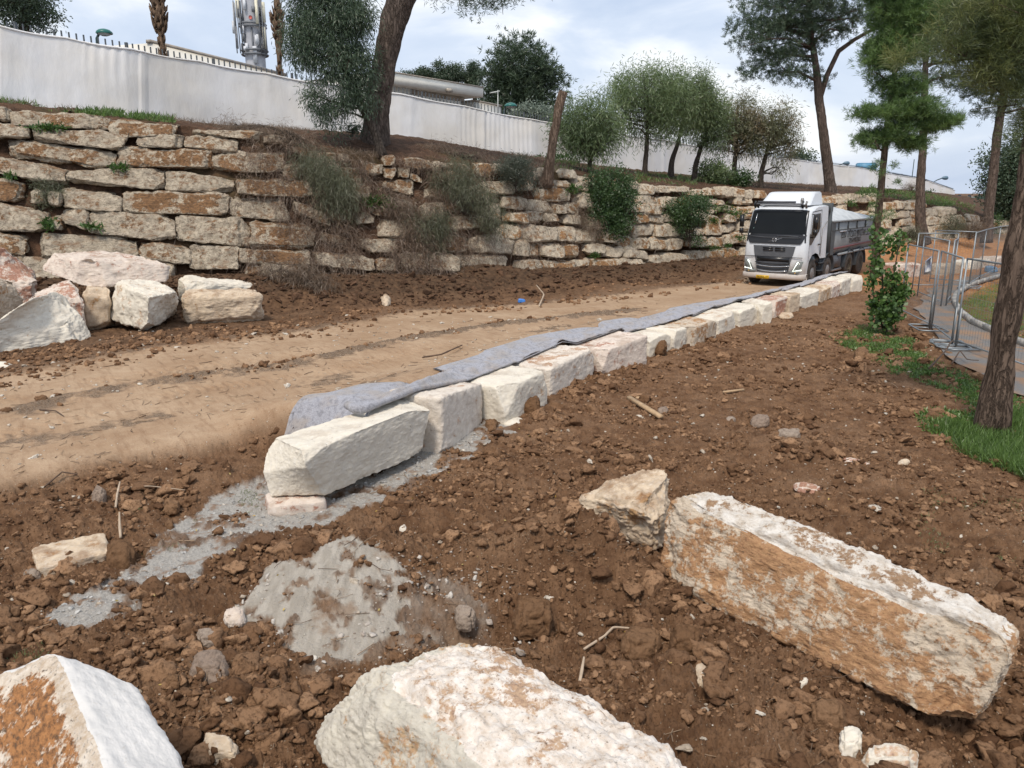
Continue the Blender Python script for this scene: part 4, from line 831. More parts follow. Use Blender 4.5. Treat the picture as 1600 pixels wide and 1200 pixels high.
# ------------------------------------------------------------------ tipper truck
def dusty(name, col, rough):
    m = M(name); p = m.pos(); z = m.n('ShaderNodeSeparateXYZ', {0: p}).outputs[2]; n = m.noise(p, 3, 7, .7)
    f = m.math('MULTIPLY', m.rng(m.math('ADD', z, m.math('MULTIPLY', n, -1.4)), .75, -.45), .75)
    return m.bsdf(m.mix(f, col, (.34, .26, .19)), m.rng(f, 0, 1, rough, .9), 0, None, .5)
def truck():
    ang = -R(40); W = np.array([math.cos(ang), math.sin(ang), 0]); L = np.array([-math.sin(ang), math.cos(ang), 0])
    corner = P(1254, 451, .0); O = corner - 1.25 * W
    T = thing('tipper_truck', tuple(O), 'white cab tipper truck with a grey tarpaulin covered bed coming down the dirt track', 'truck', rz=ang)
    white = dusty('truck_white', (.66, .69, .72), .35); glass = plain('truck_glass', (.012, .014, .016), .12, 0, .1, 2, 0, .10); blk = plain('truck_black', (.012, .012, .014), .3, 0, .1, 2, 0, .5)
    gry = plain('grille_grey', (.085, .09, .10), .5); chas = plain('chassis_dark', (.035, .04, .045), .7, 0, .3, 5); bed = plain('bed_grey', (.235, .25, .26), .55, .1, .13, 1.5); bed2 = plain('bed_grey_dark', (.075, .085, .09), .6, 0, .2, 2)
    rub = plain('tyre', (.060, .050, .042), .9, 0, .3, 8, .3); rim = plain('rim', (.26, .25, .24), .5, .4, .2, 9); chrome = plain('chrome', (.6, .62, .65), .2, .8); lampw = M('headlight_strip'); lampw = lampw.bsdf((.9, .95, .9), .2, 0, None, .5, Emission_Color=(.95, 1, .9, 1), Emission_Strength=.9)
    lampg_ = plain('headlight_glass', (.18, .19, .18), .1); yel = plain('plate_yellow', (.62, .38, .02), .5); red = plain('stripe_red', (.17, .07, .075), .7); tarp = M('tarpaulin'); pp = tarp.pos()
    tn = tarp.noise(pp, 2.5, 6, .6); tarp = tarp.bsdf(tarp.mix(tarp.rng(tn, .4, .65), (.56, .59, .61), (.42, .45, .47)), .6, 0, tarp.bump(tarp.noise(pp, 6, 5), .5, .05), .3)
    brn = plain('dirty_hub', (.20, .165, .11), .8, 0, .3, 9)
    # cab side profile (y, z), front first
    prof = [(.06, .50), (.0, .56), (-.02, 1.0), (-.01, 1.45), (.03, 1.74), (.08, 2.02), (.20, 2.45), (.34, 2.84), (.44, 2.97), (.62, 3.06), (1.2, 3.12), (2.25, 3.14), (2.30, 3.05), (2.30, 1.05)]
    xs = [-1.245, -1.21, -1.10, -.6, 0, .6, 1.10, 1.21, 1.245]; yo = [.26, .12, .035, .008, 0, .008, .035, .12, .26]
    def half(z): return 1.0 - .045 * max(0, (z - 1.7) / 1.4)
    def pt(x, y, z):
        u = abs(x) / 1.245; o_ = np.interp(abs(x), [0, .6, 1.10, 1.21, 1.245], [0, .008, .035, .12, .26]) * (1 if y < 1.0 else 0)
        rz = -.06 * max(0, (abs(x) - 1.0) / .25) * (1 if z > 2.9 else 0)
        return (x * half(z), y + o_, z + rz)
    mb = MB(); V = [pt(x, y, z) for x in xs for y, z in prof]; m_ = len(prof)
    F = [(i * m_ + j, (i + 1) * m_ + j, (i + 1) * m_ + j + 1, i * m_ + j + 1) for i in range(len(xs) - 1) for j in range(m_ - 1)]
    mb.add(V, F)
    arch = [(2.30, 1.05), (2.02, 1.05), (1.62, 1.06), (1.42, 1.22), (1.1, 1.30), (.72, 1.24), (.44, 1.02), (.34, .72), (.32, .50)]
    for sx, idx in ((-1.245, 0), (1.245, len(xs) - 1)):
        outline = [pt(sx, y, z) for y, z in prof] ; a2 = [(sx * half(z), y, z) for y, z in arch[1:]]
        pts = outline + a2
        mb.poly(pts if sx > 0 else pts[::-1])
    mb.build('cab', white, T, smooth=False)
    def front(nm, mat, x0, x1, zlist, off=.012, x0b=None, x1b=None, th=.0, mbx=None, par=None):
        """skin panel following the cab front between x0..x1 for the z's given (top to bottom may taper)"""
        q = mbx or MB(); zs = zlist; n = len(zs); V = []; nx = 9
        for k, z in enumerate(zs):
            t = k / (n - 1); a = x0 + ((x0b if x0b is not None else x0) - x0) * t; b = x1 + ((x1b if x1b is not None else x1) - x1) * t
            y = np.interp(z, [p_[1] for p_ in prof[:11]], [p_[0] for p_ in prof[:11]])
            for i in range(nx):
                p_ = pt(a + (b - a) * i / (nx - 1), y, z); V.append((p_[0], p_[1] - off, p_[2]))
        F = [(j * nx + i, (j + 1) * nx + i, (j + 1) * nx + i + 1, j * nx + i + 1) for j in range(n - 1) for i in range(nx - 1)]
        q.add(V, F)
        return q if mbx is not None else q.build(nm, mat, par or T)
    ws = front('windscreen', glass, -1.08, 1.08, [2.88, 2.7, 2.45, 2.2, 2.04], .045, -1.15, 1.15)
    front('windscreen_frame', blk, -1.14, 1.14, [2.96, 2.9, 2.84, 2.7, 2.45, 2.2, 2.02, 1.9, 1.8, 1.72], .03, -1.19, 1.19)
    front('black_band', blk, -1.2, 1.2, [2.02, 1.95, 1.9, 1.8, 1.74, 1.70, 1.66], .04, -1.0, 1.0)
    g = front('grille', gry, -.84, .84, [1.58, 1.3, 1.1, .9, .56], .022, -.62, .62)
    for z in (1.50, 1.42):
        q = MB(); q.box((-.22, -.055, z), (.40, .02, .05)).box((.26, -.055, z), (.40, .02, .05)); q.build('grille_slot', blk, g)
    for z, w_ in ((.93, .70), (.83, .68), (.72, .64), (.64, .60)):
        q = MB(); q.tube([(x, -.055 - .03 * (1 - (x / w_) ** 2), z - .05 * (1 - (x / w_) ** 2)) for x in np.linspace(-w_, w_, 9)], .018 if z in (.83,) else .02, 5); q.build('grille_bar', chrome if z in (.83, .64) else blk, g)
    q = MB(); q.box((0, -.03, 1.16), (2.3, .02, .02)); q.build('seam', blk, T)
    q = MB(); q.box((0, -.04, 1.06), (1.3, .02, .16)); q.build('radiator_slot', blk, g)
    q = MB(); a = np.linspace(0, 2 * math.pi, 17); q.tube(np.c_[.075 * np.cos(a), np.full(17, -.03), 1.80 + .075 * np.sin(a)], .012, 5); q.tube([(-.28, -.015, 1.72), (.28, -.0, 1.88)], .012, 4); q.build('front_emblem', chrome, T)
    q = MB(); q.tube([(-1.0, .0, 1.93), (-.4, -.03, 1.90), (.5, -.03, 1.90), (1.0, .0, 1.91)], .014, 5); q.build('wiper', gry, ws)
    q = MB(); q.tube([(.1, -.02, 1.95), (.5, .0, 1.97), (.9, .04, 1.96)], .02, 5); q.build('wiper', gry, ws)
    # things seen behind the glass: pale doll reflections put in as small teal shapes
    q = MB()
    for x, z in ((-.92, 2.20), (-.84, 2.16), (-.74, 2.21), (-.86, 2.27)): q.box((x, .105 + (z - 2.1) * .28, z), (.07, .01, .09))
    q.build('windscreen_reflection', plain('reflection_teal', (.25, .42, .40), .4), ws)
    q = MB(); q.tube([(-.9, .14, 2.4), (-.88, .26, 2.78)], .02, 4); q.build('hanging_ornament', chrome, ws)
    # bumper
    q = MB(); pr = [(-.10, .30), (-.13, .36), (-.12, .50), (.06, .53), (.35, .53), (.35, .30)]
    xs2 = [-1.26, -1.22, -1.1, -.8, 0, .8, 1.1, 1.22, 1.26]; yo2 = [.34, .16, .06, .01, 0, .01, .06, .16, .34]
    V = [(x, min(y + o_, .36), z) for x, o_ in zip(xs2, yo2) for y, z in pr]; n_ = len(pr)
    q.add(V, [(i * n_ + j, (i + 1) * n_ + j, (i + 1) * n_ + (j + 1) % n_, i * n_ + (j + 1) % n_) for i in range(8) for j in range(n_)]); bmp = q.build('bumper', white, T)
    q = MB(); q.box((-.42 + .1, -.14, .36), (.52, .02, .13)); pl_ = q.build('number_plate', yel, T)
    def text(s_, size, mat, loc, parent, rotx=90, rotz=0, nm='lettering', ext=.002):
        cu = bpy.data.curves.new(nm, 'FONT'); cu.body = s_; cu.size = size; cu.align_x = 'CENTER'; cu.align_y = 'CENTER'; cu.extrude = ext
        ob = bpy.data.objects.new(nm, cu); C.objects.link(ob); bpy.context.view_layer.update()
        me = bpy.data.meshes.new_from_object(ob.evaluated_get(bpy.context.evaluated_depsgraph_get())); C.objects.unlink(ob); bpy.data.objects.remove(ob)
        o = bpy.data.objects.new(nm, me); me.materials.clear(); me.materials.append(mat); C.objects.link(o); o.parent = parent; o.location = loc; o.rotation_euler = (R(rotx), 0, R(rotz)); return o
    text('36-903-77', .105, blk, (-.32, -.153, .36), pl_)
    for sx in (-1, 1):
        q = MB(); q.hexa([(sx * .92 - .15, .0, .62), (sx * .92 + .15, .02, .62), (sx * .92 + .15, .2, .62), (sx * .92 - .15, .2, .62), (sx * 1.06 - .11, .0, 1.02), (sx * 1.06 + .11, .06, 1.02), (sx * 1.06 + .11, .25, 1.02), (sx * 1.06 - .11, .25, 1.02)]); hl = q.build('headlight', lampg_, T)
        hl.location.y = -.035
        q = MB(); q.tube([(sx * 1.0, -.015, 1.0), (sx * .82, -.02, .64), (sx * 1.14, .03, .69)], .026, 5); q.build('light_strip', lampw, hl)
        q = MB(); q.box((sx * .86, -.055, .585), (.40, .03, .09)); fl = q.build('fog_light_panel', lampg_, T)
        q = MB(); q.lathe((sx * .93, -.075, .585), [(.03, -.01), (.03, .01)], 10, 0, 1); q.build('fog_lamp', plain('amber', (.5, .3, .08), .3), fl)
    # visor bar and horns
    q = MB(); q.tube([(-.95, .28, 3.10), (-.9, .16, 3.17), (.9, .16, 3.17), (.95, .28, 3.10)], .035, 6); q.tube([(-.85, .2, 3.24), (.62, .2, 3.24)], .045, 6); q.build('light_bar', gry, T)
    for x in (-1.02, -.9, .86, 1.0):
        q = MB(); q.tube([(x, .35, 3.02), (x, .25, 3.15), (x + .02, .3, 3.27)], .045, 6); q.build('roof_lamp', chas if x < .9 else rim, T)
    q = MB(); q.lathe((.78, .45, 3.30), [(.06, -.1), (.07, .0), (.05, .10)], 10); q.build('beacon', rim, T)
    # deflector
    q = MB(); dp = [(.62, 3.12), (.72, 3.22), (1.25, 3.58), (1.45, 3.62), (2.1, 3.64), (2.1, 3.14)]; sx_ = [-1.0, -.93, -.75, .75, .93, 1.0]; n_ = len(dp)
    V = [(x * (1 - .08 * max(0, (z - 3.2) / .4)), y + (.10 if abs(x) == 1.0 and y < 1.4 else (.0 if abs(x) > .9 else -.04)), z - (.05 if abs(x) == 1.0 and z > 3.2 else 0)) for x in sx_ for y, z in dp]
    q.add(V, [(i * n_ + j, (i + 1) * n_ + j, (i + 1) * n_ + j + 1, i * n_ + j + 1) for i in range(5) for j in range(n_ - 1)])
    q.poly([V[j] for j in range(n_)][::-1]); q.poly([V[5 * n_ + j] for j in range(n_)]); q.build('roof_deflector', white, T)
    # doors, window, handle, mirrors on both sides
    for sx in (-1, 1):
        X = lambda z: sx * 1.245 * half(z)
        def side(nm, mat, yz, off=.01, par=T):
            q_ = MB(); pts = [(X(z) + sx * off, y, z) for y, z in yz]; q_.poly(pts if sx > 0 else pts[::-1]); return q_.build(nm, mat, par)
        side('door_seam', chas, [(.34, 1.0), (.36, 1.02), (.36, 2.0), (.52, 2.86), (1.52, 2.92), (1.52, 1.22), (1.55, 1.22), (1.55, 2.95), (.50, 2.89), (.34, 2.0)], .004)
        dw = side('door_window', glass, [(.46, 2.02), (.62, 2.78), (1.38, 2.82), (1.42, 2.3), (1.30, 2.12), (.9, 1.98), (.55, 1.84)], .012)
        side('door_black_panel', blk, [(.28, 1.78), (.30, 2.08), (.46, 2.02), (.55, 1.84), (.9, 1.98), (1.3, 2.12), (.9, 1.9), (.5, 1.62), (.33, 1.66)], .008)
        q = MB(); q.box((X(1.5) + sx * .03, 1.36, 1.62), (.04, .2, .05)); q.build('door_handle', blk, T)
        q = MB(); q.tube([(X(1.6) + sx * .01, 1.6, 1.15), (X(1.6) + sx * .01, 1.62, 2.2), (X(2) + sx * .01, 2.2, 2.5)], .014, 4); q.build('body_crease', rim, T)
        mr = MB(); xm = sx * 1.46; yb_ = .22 if sx > 0 else .16
        mr.box((xm, yb_, 2.5), (.13, .12, .46)).box((xm, yb_, 2.12), (.12, .13, .2)); mo = mr.build('side_mirror', blk, T)
        q = MB(); q.tube([(X(2.8), .5, 2.8), (xm, yb_ + .05, 2.76), (xm, yb_ + .05, 1.95), (X(1.9), .42, 1.92)], .025, 5); q.build('mirror_arm', blk, mo)
        q = MB(); q.box((xm, yb_ + .065, 2.5), (.10, .02, .40)); q.build('mirror_glass', glass, mo)
        for k_, z in enumerate((.55, .86)):
            q = MB(); q.box((sx * 1.16, 1.95, z), (.2, .5, .05)); q.build('cab_step', chas, T)
    # roof side air box, chassis
    q = MB(); q.box((0, 2.52, 3.02), (2.46, .42, .34)); q.build('bulkhead_cap', bed2, T)
    q = MB(); q.box((0, 5.4, .86), (.9, 6.6, .32)).box((0, 1.3, .75), (.9, 2.4, .4)); ch = q.build('chassis', chas, T)
    for y0, w_, h_, z in ((4.05, 1.0, .5, .78), (2.0, .3, .7, .75)):
        for sx in (-1, 1):
            q = MB(); q.box((sx * .92, y0, z), (.5, w_, h_)); q.build('side_tank', chas if y0 < 3 else gry, T)
    for sx in (-1, 1):
        q = MB(); q.tube([(sx * 1.1, 3.5, .42), (sx * 1.1, 4.8, .42)], .06, 6); q.tube([(sx * 1.1, 3.5, .42), (sx * .9, 3.5, .9)], .03, 5); q.tube([(sx * 1.1, 4.8, .42), (sx * .9, 4.8, .9)], .03, 5); q.build('side_guard', rim, T)
    # wheels
    for y, dirty in ((.95, 0), (2.75, 0), (5.55, 1), (7.15, 1)):
        for sx in (-1, 1):
            q = MB(); w_ = .32 if not dirty else .56; xc = sx * (1.22 - w_ / 2)
            q.lathe((xc, y, .53), [(.30, -w_ / 2), (.46, -w_ / 2), (.52, -w_ / 2 + .04), (.53, 0), (.52, w_ / 2 - .04), (.46, w_ / 2), (.30, w_ / 2)], 30, 0, 0); wh = q.build('wheel', rub, T, smooth=False)
            q = MB(); o_ = sx * (w_ / 2)
            pr_ = [(.30, o_ * 1.0), (.28, o_ * .75), (.20, o_ * (.55 if dirty else 1.0)), (.15, o_ * (.6 if dirty else 1.12)), (.10, o_ * (.95 if dirty else 1.18)), (.01, o_ * (.97 if dirty else 1.2))]
            q.lathe((xc, y, .53), pr_, 24, 0, 0); q.build('rim', rim if not dirty else brn, wh)
            q = MB(); a = np.linspace(R(-5), R(185), 15); R0 = .66
            ins, out = sx * .70, sx * 1.25; V = []
            for t in a: V += [(ins, y + R0 * math.cos(t), .53 + R0 * math.sin(t)), (out, y + R0 * math.cos(t), .53 + R0 * math.sin(t)), (out, y + (R0 + .035) * math.cos(t), .53 + (R0 + .035) * math.sin(t)), (ins, y + (R0 + .035) * math.cos(t), .53 + (R0 + .035) * math.sin(t))]
            if y > 2: q.add(V, [(i * 4 + j, i * 4 + (j + 1) % 4, (i + 1) * 4 + (j + 1) % 4, (i + 1) * 4 + j) for i in range(14) for j in range(4)]); q.build('mudguard', chas, T)
    # inner dark arch of the cab
    q = MB(); q.box((0, 1.3, 1.0), (2.3, 1.7, .5)); q.build('wheel_housing', blk, T)
    q = MB(); q.box((0, 1.95, .8), (2.2, .5, .6)); q.build('cab_floor', chas, T)
    # bed
    def bp(sx, y, z): return (sx * np.interp(z, [1.0, 1.3, 2.45], [1.0, 1.22, 1.25]), y, z)
    y0, y1 = 2.72, 8.75
    q = MB(); zl0, zl1 = 1.08, 1.10
    sec = [(1.06, 0), (1.32, .01), (2.42, .0)]
    V = []
    for y, zz0, lean in ((y0, 1.06, 0), (y1, 1.14, .0)):
        for z in (zz0, 1.34 + (zz0 - 1.06), 2.42 + (.06 if y > 5 else 0)): V += [bp(-1, y + (.22 if (y > 5 and z > 2) else 0), z), bp(1, y + (.22 if (y > 5 and z > 2) else 0), z)]
    q.add(V, [(0, 2, 8, 6), (2, 4, 10, 8), (1, 7, 9, 3), (3, 9, 11, 5), (0, 6, 7, 1), (6, 8, 9, 7), (8, 10, 11, 9)][0:4] + [(6, 8, 9, 7), (8, 10, 11, 9), (0, 6, 7, 1), (0, 1, 3, 2), (2, 3, 5, 4), (4, 5, 11, 10)]); bd_ = q.build('tipper_bed', bed, T)
    q = MB(); q.hexa([(-1.24, 2.66, 1.06), (1.24, 2.66, 1.06), (1.24, 2.80, 1.06), (-1.24, 2.80, 1.06), (-1.25, 2.42, 3.18), (1.25, 2.42, 3.18), (1.25, 2.60, 3.18), (-1.25, 2.60, 3.18)]); q.build('front_bulkhead', bed2, bd_)
    for sx in (-1, 1):
        q = MB(); q.poly([(sx * 1.252, 2.80, 1.10), (sx * 1.252, 3.2, 1.10), (sx * 1.262, 3.2, 2.42), (sx * 1.262, 2.62, 2.42)][::sx]); q.build('dark_front_panel', bed2, bd_)
        for y in np.linspace(3.5, 8.4, 5):
            q = MB(); q.box((sx * 1.265, y + .05, 2.26), (.04, .08, .34)); q.build('side_rib', bed2, bd_)
        q = MB(); q.box((sx * 1.265, 5.8, 2.10), (.03, 6.0, .03)); q.build('side_rail', bed2, bd_)
        q = MB(); q.box((sx * 1.262, 5.9, 2.455), (.09, 6.35, .07)); q.build('top_rail', bed, bd_)
        q = MB(); q.hexa([(sx * 1.235 - .006, 3.0, 1.30), (sx * 1.235 + .006, 3.0, 1.30), (sx * 1.237 + .006, 8.7, 1.38), (sx * 1.237 - .006, 8.7, 1.38), (sx * 1.24 - .006, 3.0, 1.38), (sx * 1.24 + .006, 3.0, 1.38), (sx * 1.242 + .006, 8.7, 1.46), (sx * 1.242 - .006, 8.7, 1.46)]); q.build('red_stripe', red, bd_)
        q = MB(); q.tube([(sx * 1.18, 4.0, 1.06), (sx * 1.2, 8.6, 1.13)], .06, 6); q.build('lower_tube', bed, bd_)
        q = MB(); q.box((sx * 1.25, 8.62, 1.8), (.07, .10, .9)); q.build('rear_post', bed2, bd_)
        q = MB(); q.box((sx * 1.262, 4.2, 2.03), (.012, .9, .05)); q.build('white_strip', white, bd_)
    q = MB(); q.hexa([(-1.22, 8.76, 1.0), (1.22, 8.76, 1.0), (1.22, 9.1, 1.1), (-1.22, 9.1, 1.1), (-1.24, 8.98, 2.4), (1.24, 8.98, 2.4), (1.24, 9.12, 2.4), (-1.24, 9.12, 2.4)]); q.build('tailgate', bed, bd_)
    # tarpaulin dome
    ny, nx = 40, 16; V = []
    for i in range(ny + 1):
        y = 2.75 + (9.0 - 2.75) * i / ny
        for j in range(nx + 1):
            u = -1 + 2 * j / nx; t = i / ny
            hgt = .50 * min(1, (t / .10) ** .5 if t < .10 else 1) * min(1, ((1 - t) / .55) ** .8) * (1 - abs(u) ** 2.2)
            V.append((u * 1.30, y, 2.47 + hgt + .018 * math.sin(t * 46 + u * 2) * (1 - abs(u) ** 4) - .03 * (abs(u) > .99) + .06 * t))
    F = [(i * (nx + 1) + j, i * (nx + 1) + j + 1, (i + 1) * (nx + 1) + j + 1, (i + 1) * (nx + 1) + j) for i in range(ny) for j in range(nx)]
    q = MB(); q.add(V, F); q.build('tarpaulin', tarp, bd_, smooth=True)
    txt = plain('lettering_black', (.02, .02, .022), .6)
    text('רפע הלבוה תימלא .נ.ב', .46, txt, (1.262, 6.0, 1.88), bd_, 90, 90, ext=.004); text('רפעו תולבוה', .33, txt, (1.257, 5.95, 1.60), bd_, 90, 90, ext=.004)
truck()

# ------------------------------------------------------------------ grey felt lying along the blocks
def felt():
    near = [((418, 664), .60), ((450, 654), .62), ((490, 645), .66), ((520, 636), .74), ((543, 633), .88), ((562, 641), .90), ((613, 623), .90), ((650, 607), .88), ((713, 583), .84), ((770, 565), .86), ((847, 542), .84), ((912, 529), .80), ((1010, 515), .76), ((1058, 503), .75), ((1145, 476), .72), ((1235, 450), .66), ((1317, 431), .64), ((1345, 426), .62)]
    far = [((422, 650), .60), ((447, 637), .60), ((490, 627), .60), ((520, 619), .62), ((560, 606), .66), ((610, 596), .76), ((650, 588), .80), ((713, 570), .78), ((770, 553), .74), ((847, 531), .70), ((912, 517), .68), ((985, 502), .66), ((1032, 491), .66), ((1130, 465), .64), ((1215, 443), .63), ((1290, 425), .62), ((1330, 419), .61)]
    A_ = resample(np.array([P(*p, z) for p, z in near]), 400); B_ = resample(np.array([P(*p, z) for p, z in far]), 400); nx = 26; V = []
    for i in range(400):
        for k in range(nx):
            t = k / (nx - 1); q = A_[i] * (1 - t) + B_[i] * t; V.append(q)
    V = []
    i0 = 3; nA = [P(*p, z) for p, z in near[:8]]; fA = [P(*p, z) for p, z in far[:8]]
    for e_, z_, n_ in FELT[2:]:
        a1 = np.array([e_[0], e_[1], z_ + .035]); b1 = e_ + n_ * .72; b1[2] = max(gz(b1[0], b1[1]) + .03, z_ - .16)
        if np.linalg.norm(a1 - nA[-1]) > .25 and a1[1] > nA[-1][1] + .1: nA.append(a1); fA.append(b1)
    A_ = resample(np.array(nA), 400); L1 = np.r_[0, np.cumsum(np.linalg.norm(np.diff(np.array(nA), axis=0), axis=1))]; u_ = np.linspace(0, L1[-1], 400); B_ = np.stack([np.interp(u_, L1, np.array(fA)[:, k]) for k in range(3)], 1)
    for i in range(400):
        for k in range(nx):
            t = k / (nx - 1); V.append(A_[i] * (1 - t) + B_[i] * t)
    V = np.array(V); wr = 1 - np.abs(fbm(V * np.array([1.6, 1.6, .5]), 3, 55)) * 2; t = np.tile(np.linspace(0, 1, nx), 400)
    s = np.repeat(np.arange(400), nx) / 400.0
    V[:, 2] += wr * .03 + .015 * np.sin(math.pi * t) + fbm(V * 6, 4, 56) * .03 - .0
    V[:, 2] += .018 * np.sin(t * 9 + s * 60 + fbm(V * 1.5, 2, 59) * 5)
    V[:, 2] += .035 * np.sin(t * 11 + fbm(V * .8, 2, 57) * 4) * sstep(.35, .1, s)
    edge_n = fbm(V * 2.2, 3, 58) * .10; V[:, 0] += edge_n * (np.abs(t - .5) > .3); V[:, 1] += edge_n * (np.abs(t - .5) > .3)
    g_ = gh(V[:, :2]) + .035; V[:, 2] = np.where(V[:, 2] - g_ > 0, g_ * sstep(.6, 1.0, t) + V[:, 2] * (1 - sstep(.6, 1.0, t)), V[:, 2]); V[:, 2] = V[:, 2] * (1 - sstep(.10, .0, s)) + (g_ + np.abs(fbm(V * 5, 2, 60)) * .04) * sstep(.10, .0, s); V[:, 2] = np.maximum(V[:, 2], g_)
    bot = V.copy(); bot[:, 2] -= .018
    F = [(i * nx + k, (i) * nx + k + 1, (i + 1) * nx + k + 1, (i + 1) * nx + k) for i in range(399) for k in range(nx - 1)]
    F = np.array(F)[:, ::-1]; n = len(V)
    per = [k for k in range(nx)] + [i * nx + nx - 1 for i in range(1, 400)] + [399 * nx + k for k in range(nx - 2, -1, -1)] + [i * nx for i in range(398, 0, -1)]
    side = [(per[i], per[(i + 1) % len(per)], n + per[(i + 1) % len(per)], n + per[i]) for i in range(len(per))]
    mb = MB(); mb.add(np.vstack([V, bot]), np.vstack([F, F[:, ::-1] + n, np.array(side)]))
    # rolled near fold
    roll = resample(np.array(nA[4:]), 120)
    m = M('grey_felt'); p = m.pos(); n1 = m.noise(p, 90, 4, .7); n2 = m.noise(p, 3, 5)
    c = m.mix(m.rng(n1, .35, .68), (.24, .24, .265), (.48, .48, .52)); c = m.mix(m.rng(n2, .46, .62, 0, .55), c, (.34, .28, .22)); c = m.mix(m.rng(m.noise(p, 14, 6, .7), .48, .62, 0, .6), c, (.15, .15, .165))
    mat = m.bsdf(c, .95, 0, m.bump(m.math('ADD', n1, m.noise(p, 9, 4)), .7, .02), .15, Sheen_Weight=.3)
    mb.tube(roll + np.array([0, 0, .0]), np.interp(np.linspace(0, 1, 120), [0, .05, .15, .3, 1], [.05, .04, .02, .006, .004]), 10, noise=.35, nfreq=2.5)
    tag(mb.build('geotextile_felt', mat, smooth=True), 'long crumpled grey felt sheet draped along the back of the block row', 'fabric sheet')
felt()

# ------------------------------------------------------------------ wire mesh fence panels
galv = plain('galvanised_steel', (.25, .275, .29), .45, .5, .15, 12)
wire = plain('mesh_wire', (.22, .235, .245), .5, .5)
def mesh_panel(A_, B_, label, hgt=2.0, rise=(0, 0), foot=None):
    A_ = np.array(A_); B_ = np.array(B_); l = np.hypot(*(B_ - A_)[:2]); ang = math.atan2(B_[1] - A_[1], B_[0] - A_[0]); dz = B_[2] - A_[2]
    root = thing('mesh_panel', tuple(A_), label, 'fence panel', 'wire mesh barrier panels along the footpath', rz=ang)
    sh = lambda x, z: (x, 0, z + dz * x / l)
    q = MB(); r_ = .021
    q.tube([sh(0, .02), sh(0, hgt)], r_, 8); q.build('post', galv, root, smooth=True); q = MB(); q.tube([sh(l, .02), sh(l, hgt)], r_, 8); q.build('post', galv, root, smooth=True)
    q = MB(); q.tube([sh(0, hgt), sh(l, hgt)], r_, 8); q.build('top_rail', galv, root, smooth=True)
    q = MB(); q.tube([sh(0, .16), sh(l, .16)], r_ * .9, 8); q.build('bottom_rail', galv, root, smooth=True)
    q = MB(); n = int(l / .10)
    for k in range(1, n): q.tube([sh(l * k / n, .16), sh(l * k / n, hgt)], .0028, 3, cap=False)
    for k in range(1, 9): q.tube([(0, .006, .16 + (hgt - .16) * k / 9), (l, .006, .16 + (hgt - .16) * k / 9 + dz)], .0028, 3, cap=False)
    q.build('wire_mesh', wire, root)
    if foot is not None:
        q = MB(); x = foot * l; q.tube([(x - .5, -.30, .05), (x - .42, -.36, .05), (x + .42, -.36, .05), (x + .5, -.30, .05), (x + .5, .30, .05), (x - .5, .30, .05), (x - .5, -.30, .05)], .022, 6, cap=False); q.tube([(x, -.34, .05), (x, .3, .05)], .02, 6); q.tube([(x + .05, 0, .05), (x + .05, 0, .9)], .02, 6); q.build('foot_frame', galv, root, smooth=True)
zf = .18
mesh_panel(P(1406, 492, zf), P(1451, 515, zf), 'mesh panel whose left end is hidden by the leafy sapling', foot=1.0)
mesh_panel(P(1455, 516, zf), P(1486, 541, zf), 'short looking mesh panel turned almost edge on, middle of the near line', foot=1.0)
mesh_panel(P(1492, 543, zf), P(1640, 597, zf), 'nearest mesh panel, running right behind the near dark pine trunk', foot=.0)
mesh_panel(P(1433, 463, zf), P(1470, 479, zf), 'mesh panel behind the near line, the one carrying the small banner')
mesh_panel(P(1425, 452, zf), P(1486, 452, zf), 'mesh panel seen square on behind the small banner')
mesh_panel(P(1452, 441, zf), P(1514, 447, zf), 'farthest left mesh panel, thin top rail against the orange soil')
mesh_panel(P(1513, 450, zf), P(1530, 438, zf), 'first panel of the back right line, seen nearly edge on', foot=.0)
mesh_panel(P(1530, 438, zf), P(1553, 427, zf), 'second panel of the back right line along the kerb')
mesh_panel(P(1553, 427, zf), P(1592, 417, zf), 'third panel of the back right line, ending behind the near pine trunk')
mesh_panel(P(1478, 478, zf), P(1484, 470, zf), 'folded mesh panel standing edge on behind the turned one')
def banner():
    a, b, c, d = D(1444, 429, 24.3), D(1455, 426, 24.0), D(1456, 400, 24.0), D(1446, 408, 24.3); mb = MB(); mb.prism([a, b, c, d], (.0, .02, 0))
    m = M('printed_banner'); p = m.pos(); n = m.noise(p, 5, 3); mt = m.bsdf(m.mix(m.rng(n, .45, .6), (.58, .58, .57), (.30, .34, .46)), .6)
    tag(mb.build('small_banner', mt), 'small faded white banner tied to a mesh panel left of the path', 'banner')
banner()
def sack(p, s, mat, label, name, cat):
    c8 = [p + np.array(v) * s for v in ((-.5, -.3, -.1), (.5, -.3, -.1), (.5, .3, -.1), (-.5, .3, -.1), (-.45, -.25, .45), (.45, -.25, .35), (.4, .25, .4), (-.4, .25, .5))]
    rock(name, c8, mat, label, cat, None, n=14, m=4, chips=4, depth=.15, disp=.05 * s, freq=5 / s, seed=3, smooth=True)
sack(P(1548, 424, .2), .55, plain('blue_plastic', (.16, .27, .40), .4), 'crumpled blue sack lying by the kerb behind the mesh panels', 'blue_sack', 'sack')
sack(GP(815, 472), .26, plain('bright_blue', (.06, .22, .62), .3), 'small bright blue plastic scrap lying on the far edge of the track', 'plastic_scrap', 'litter')
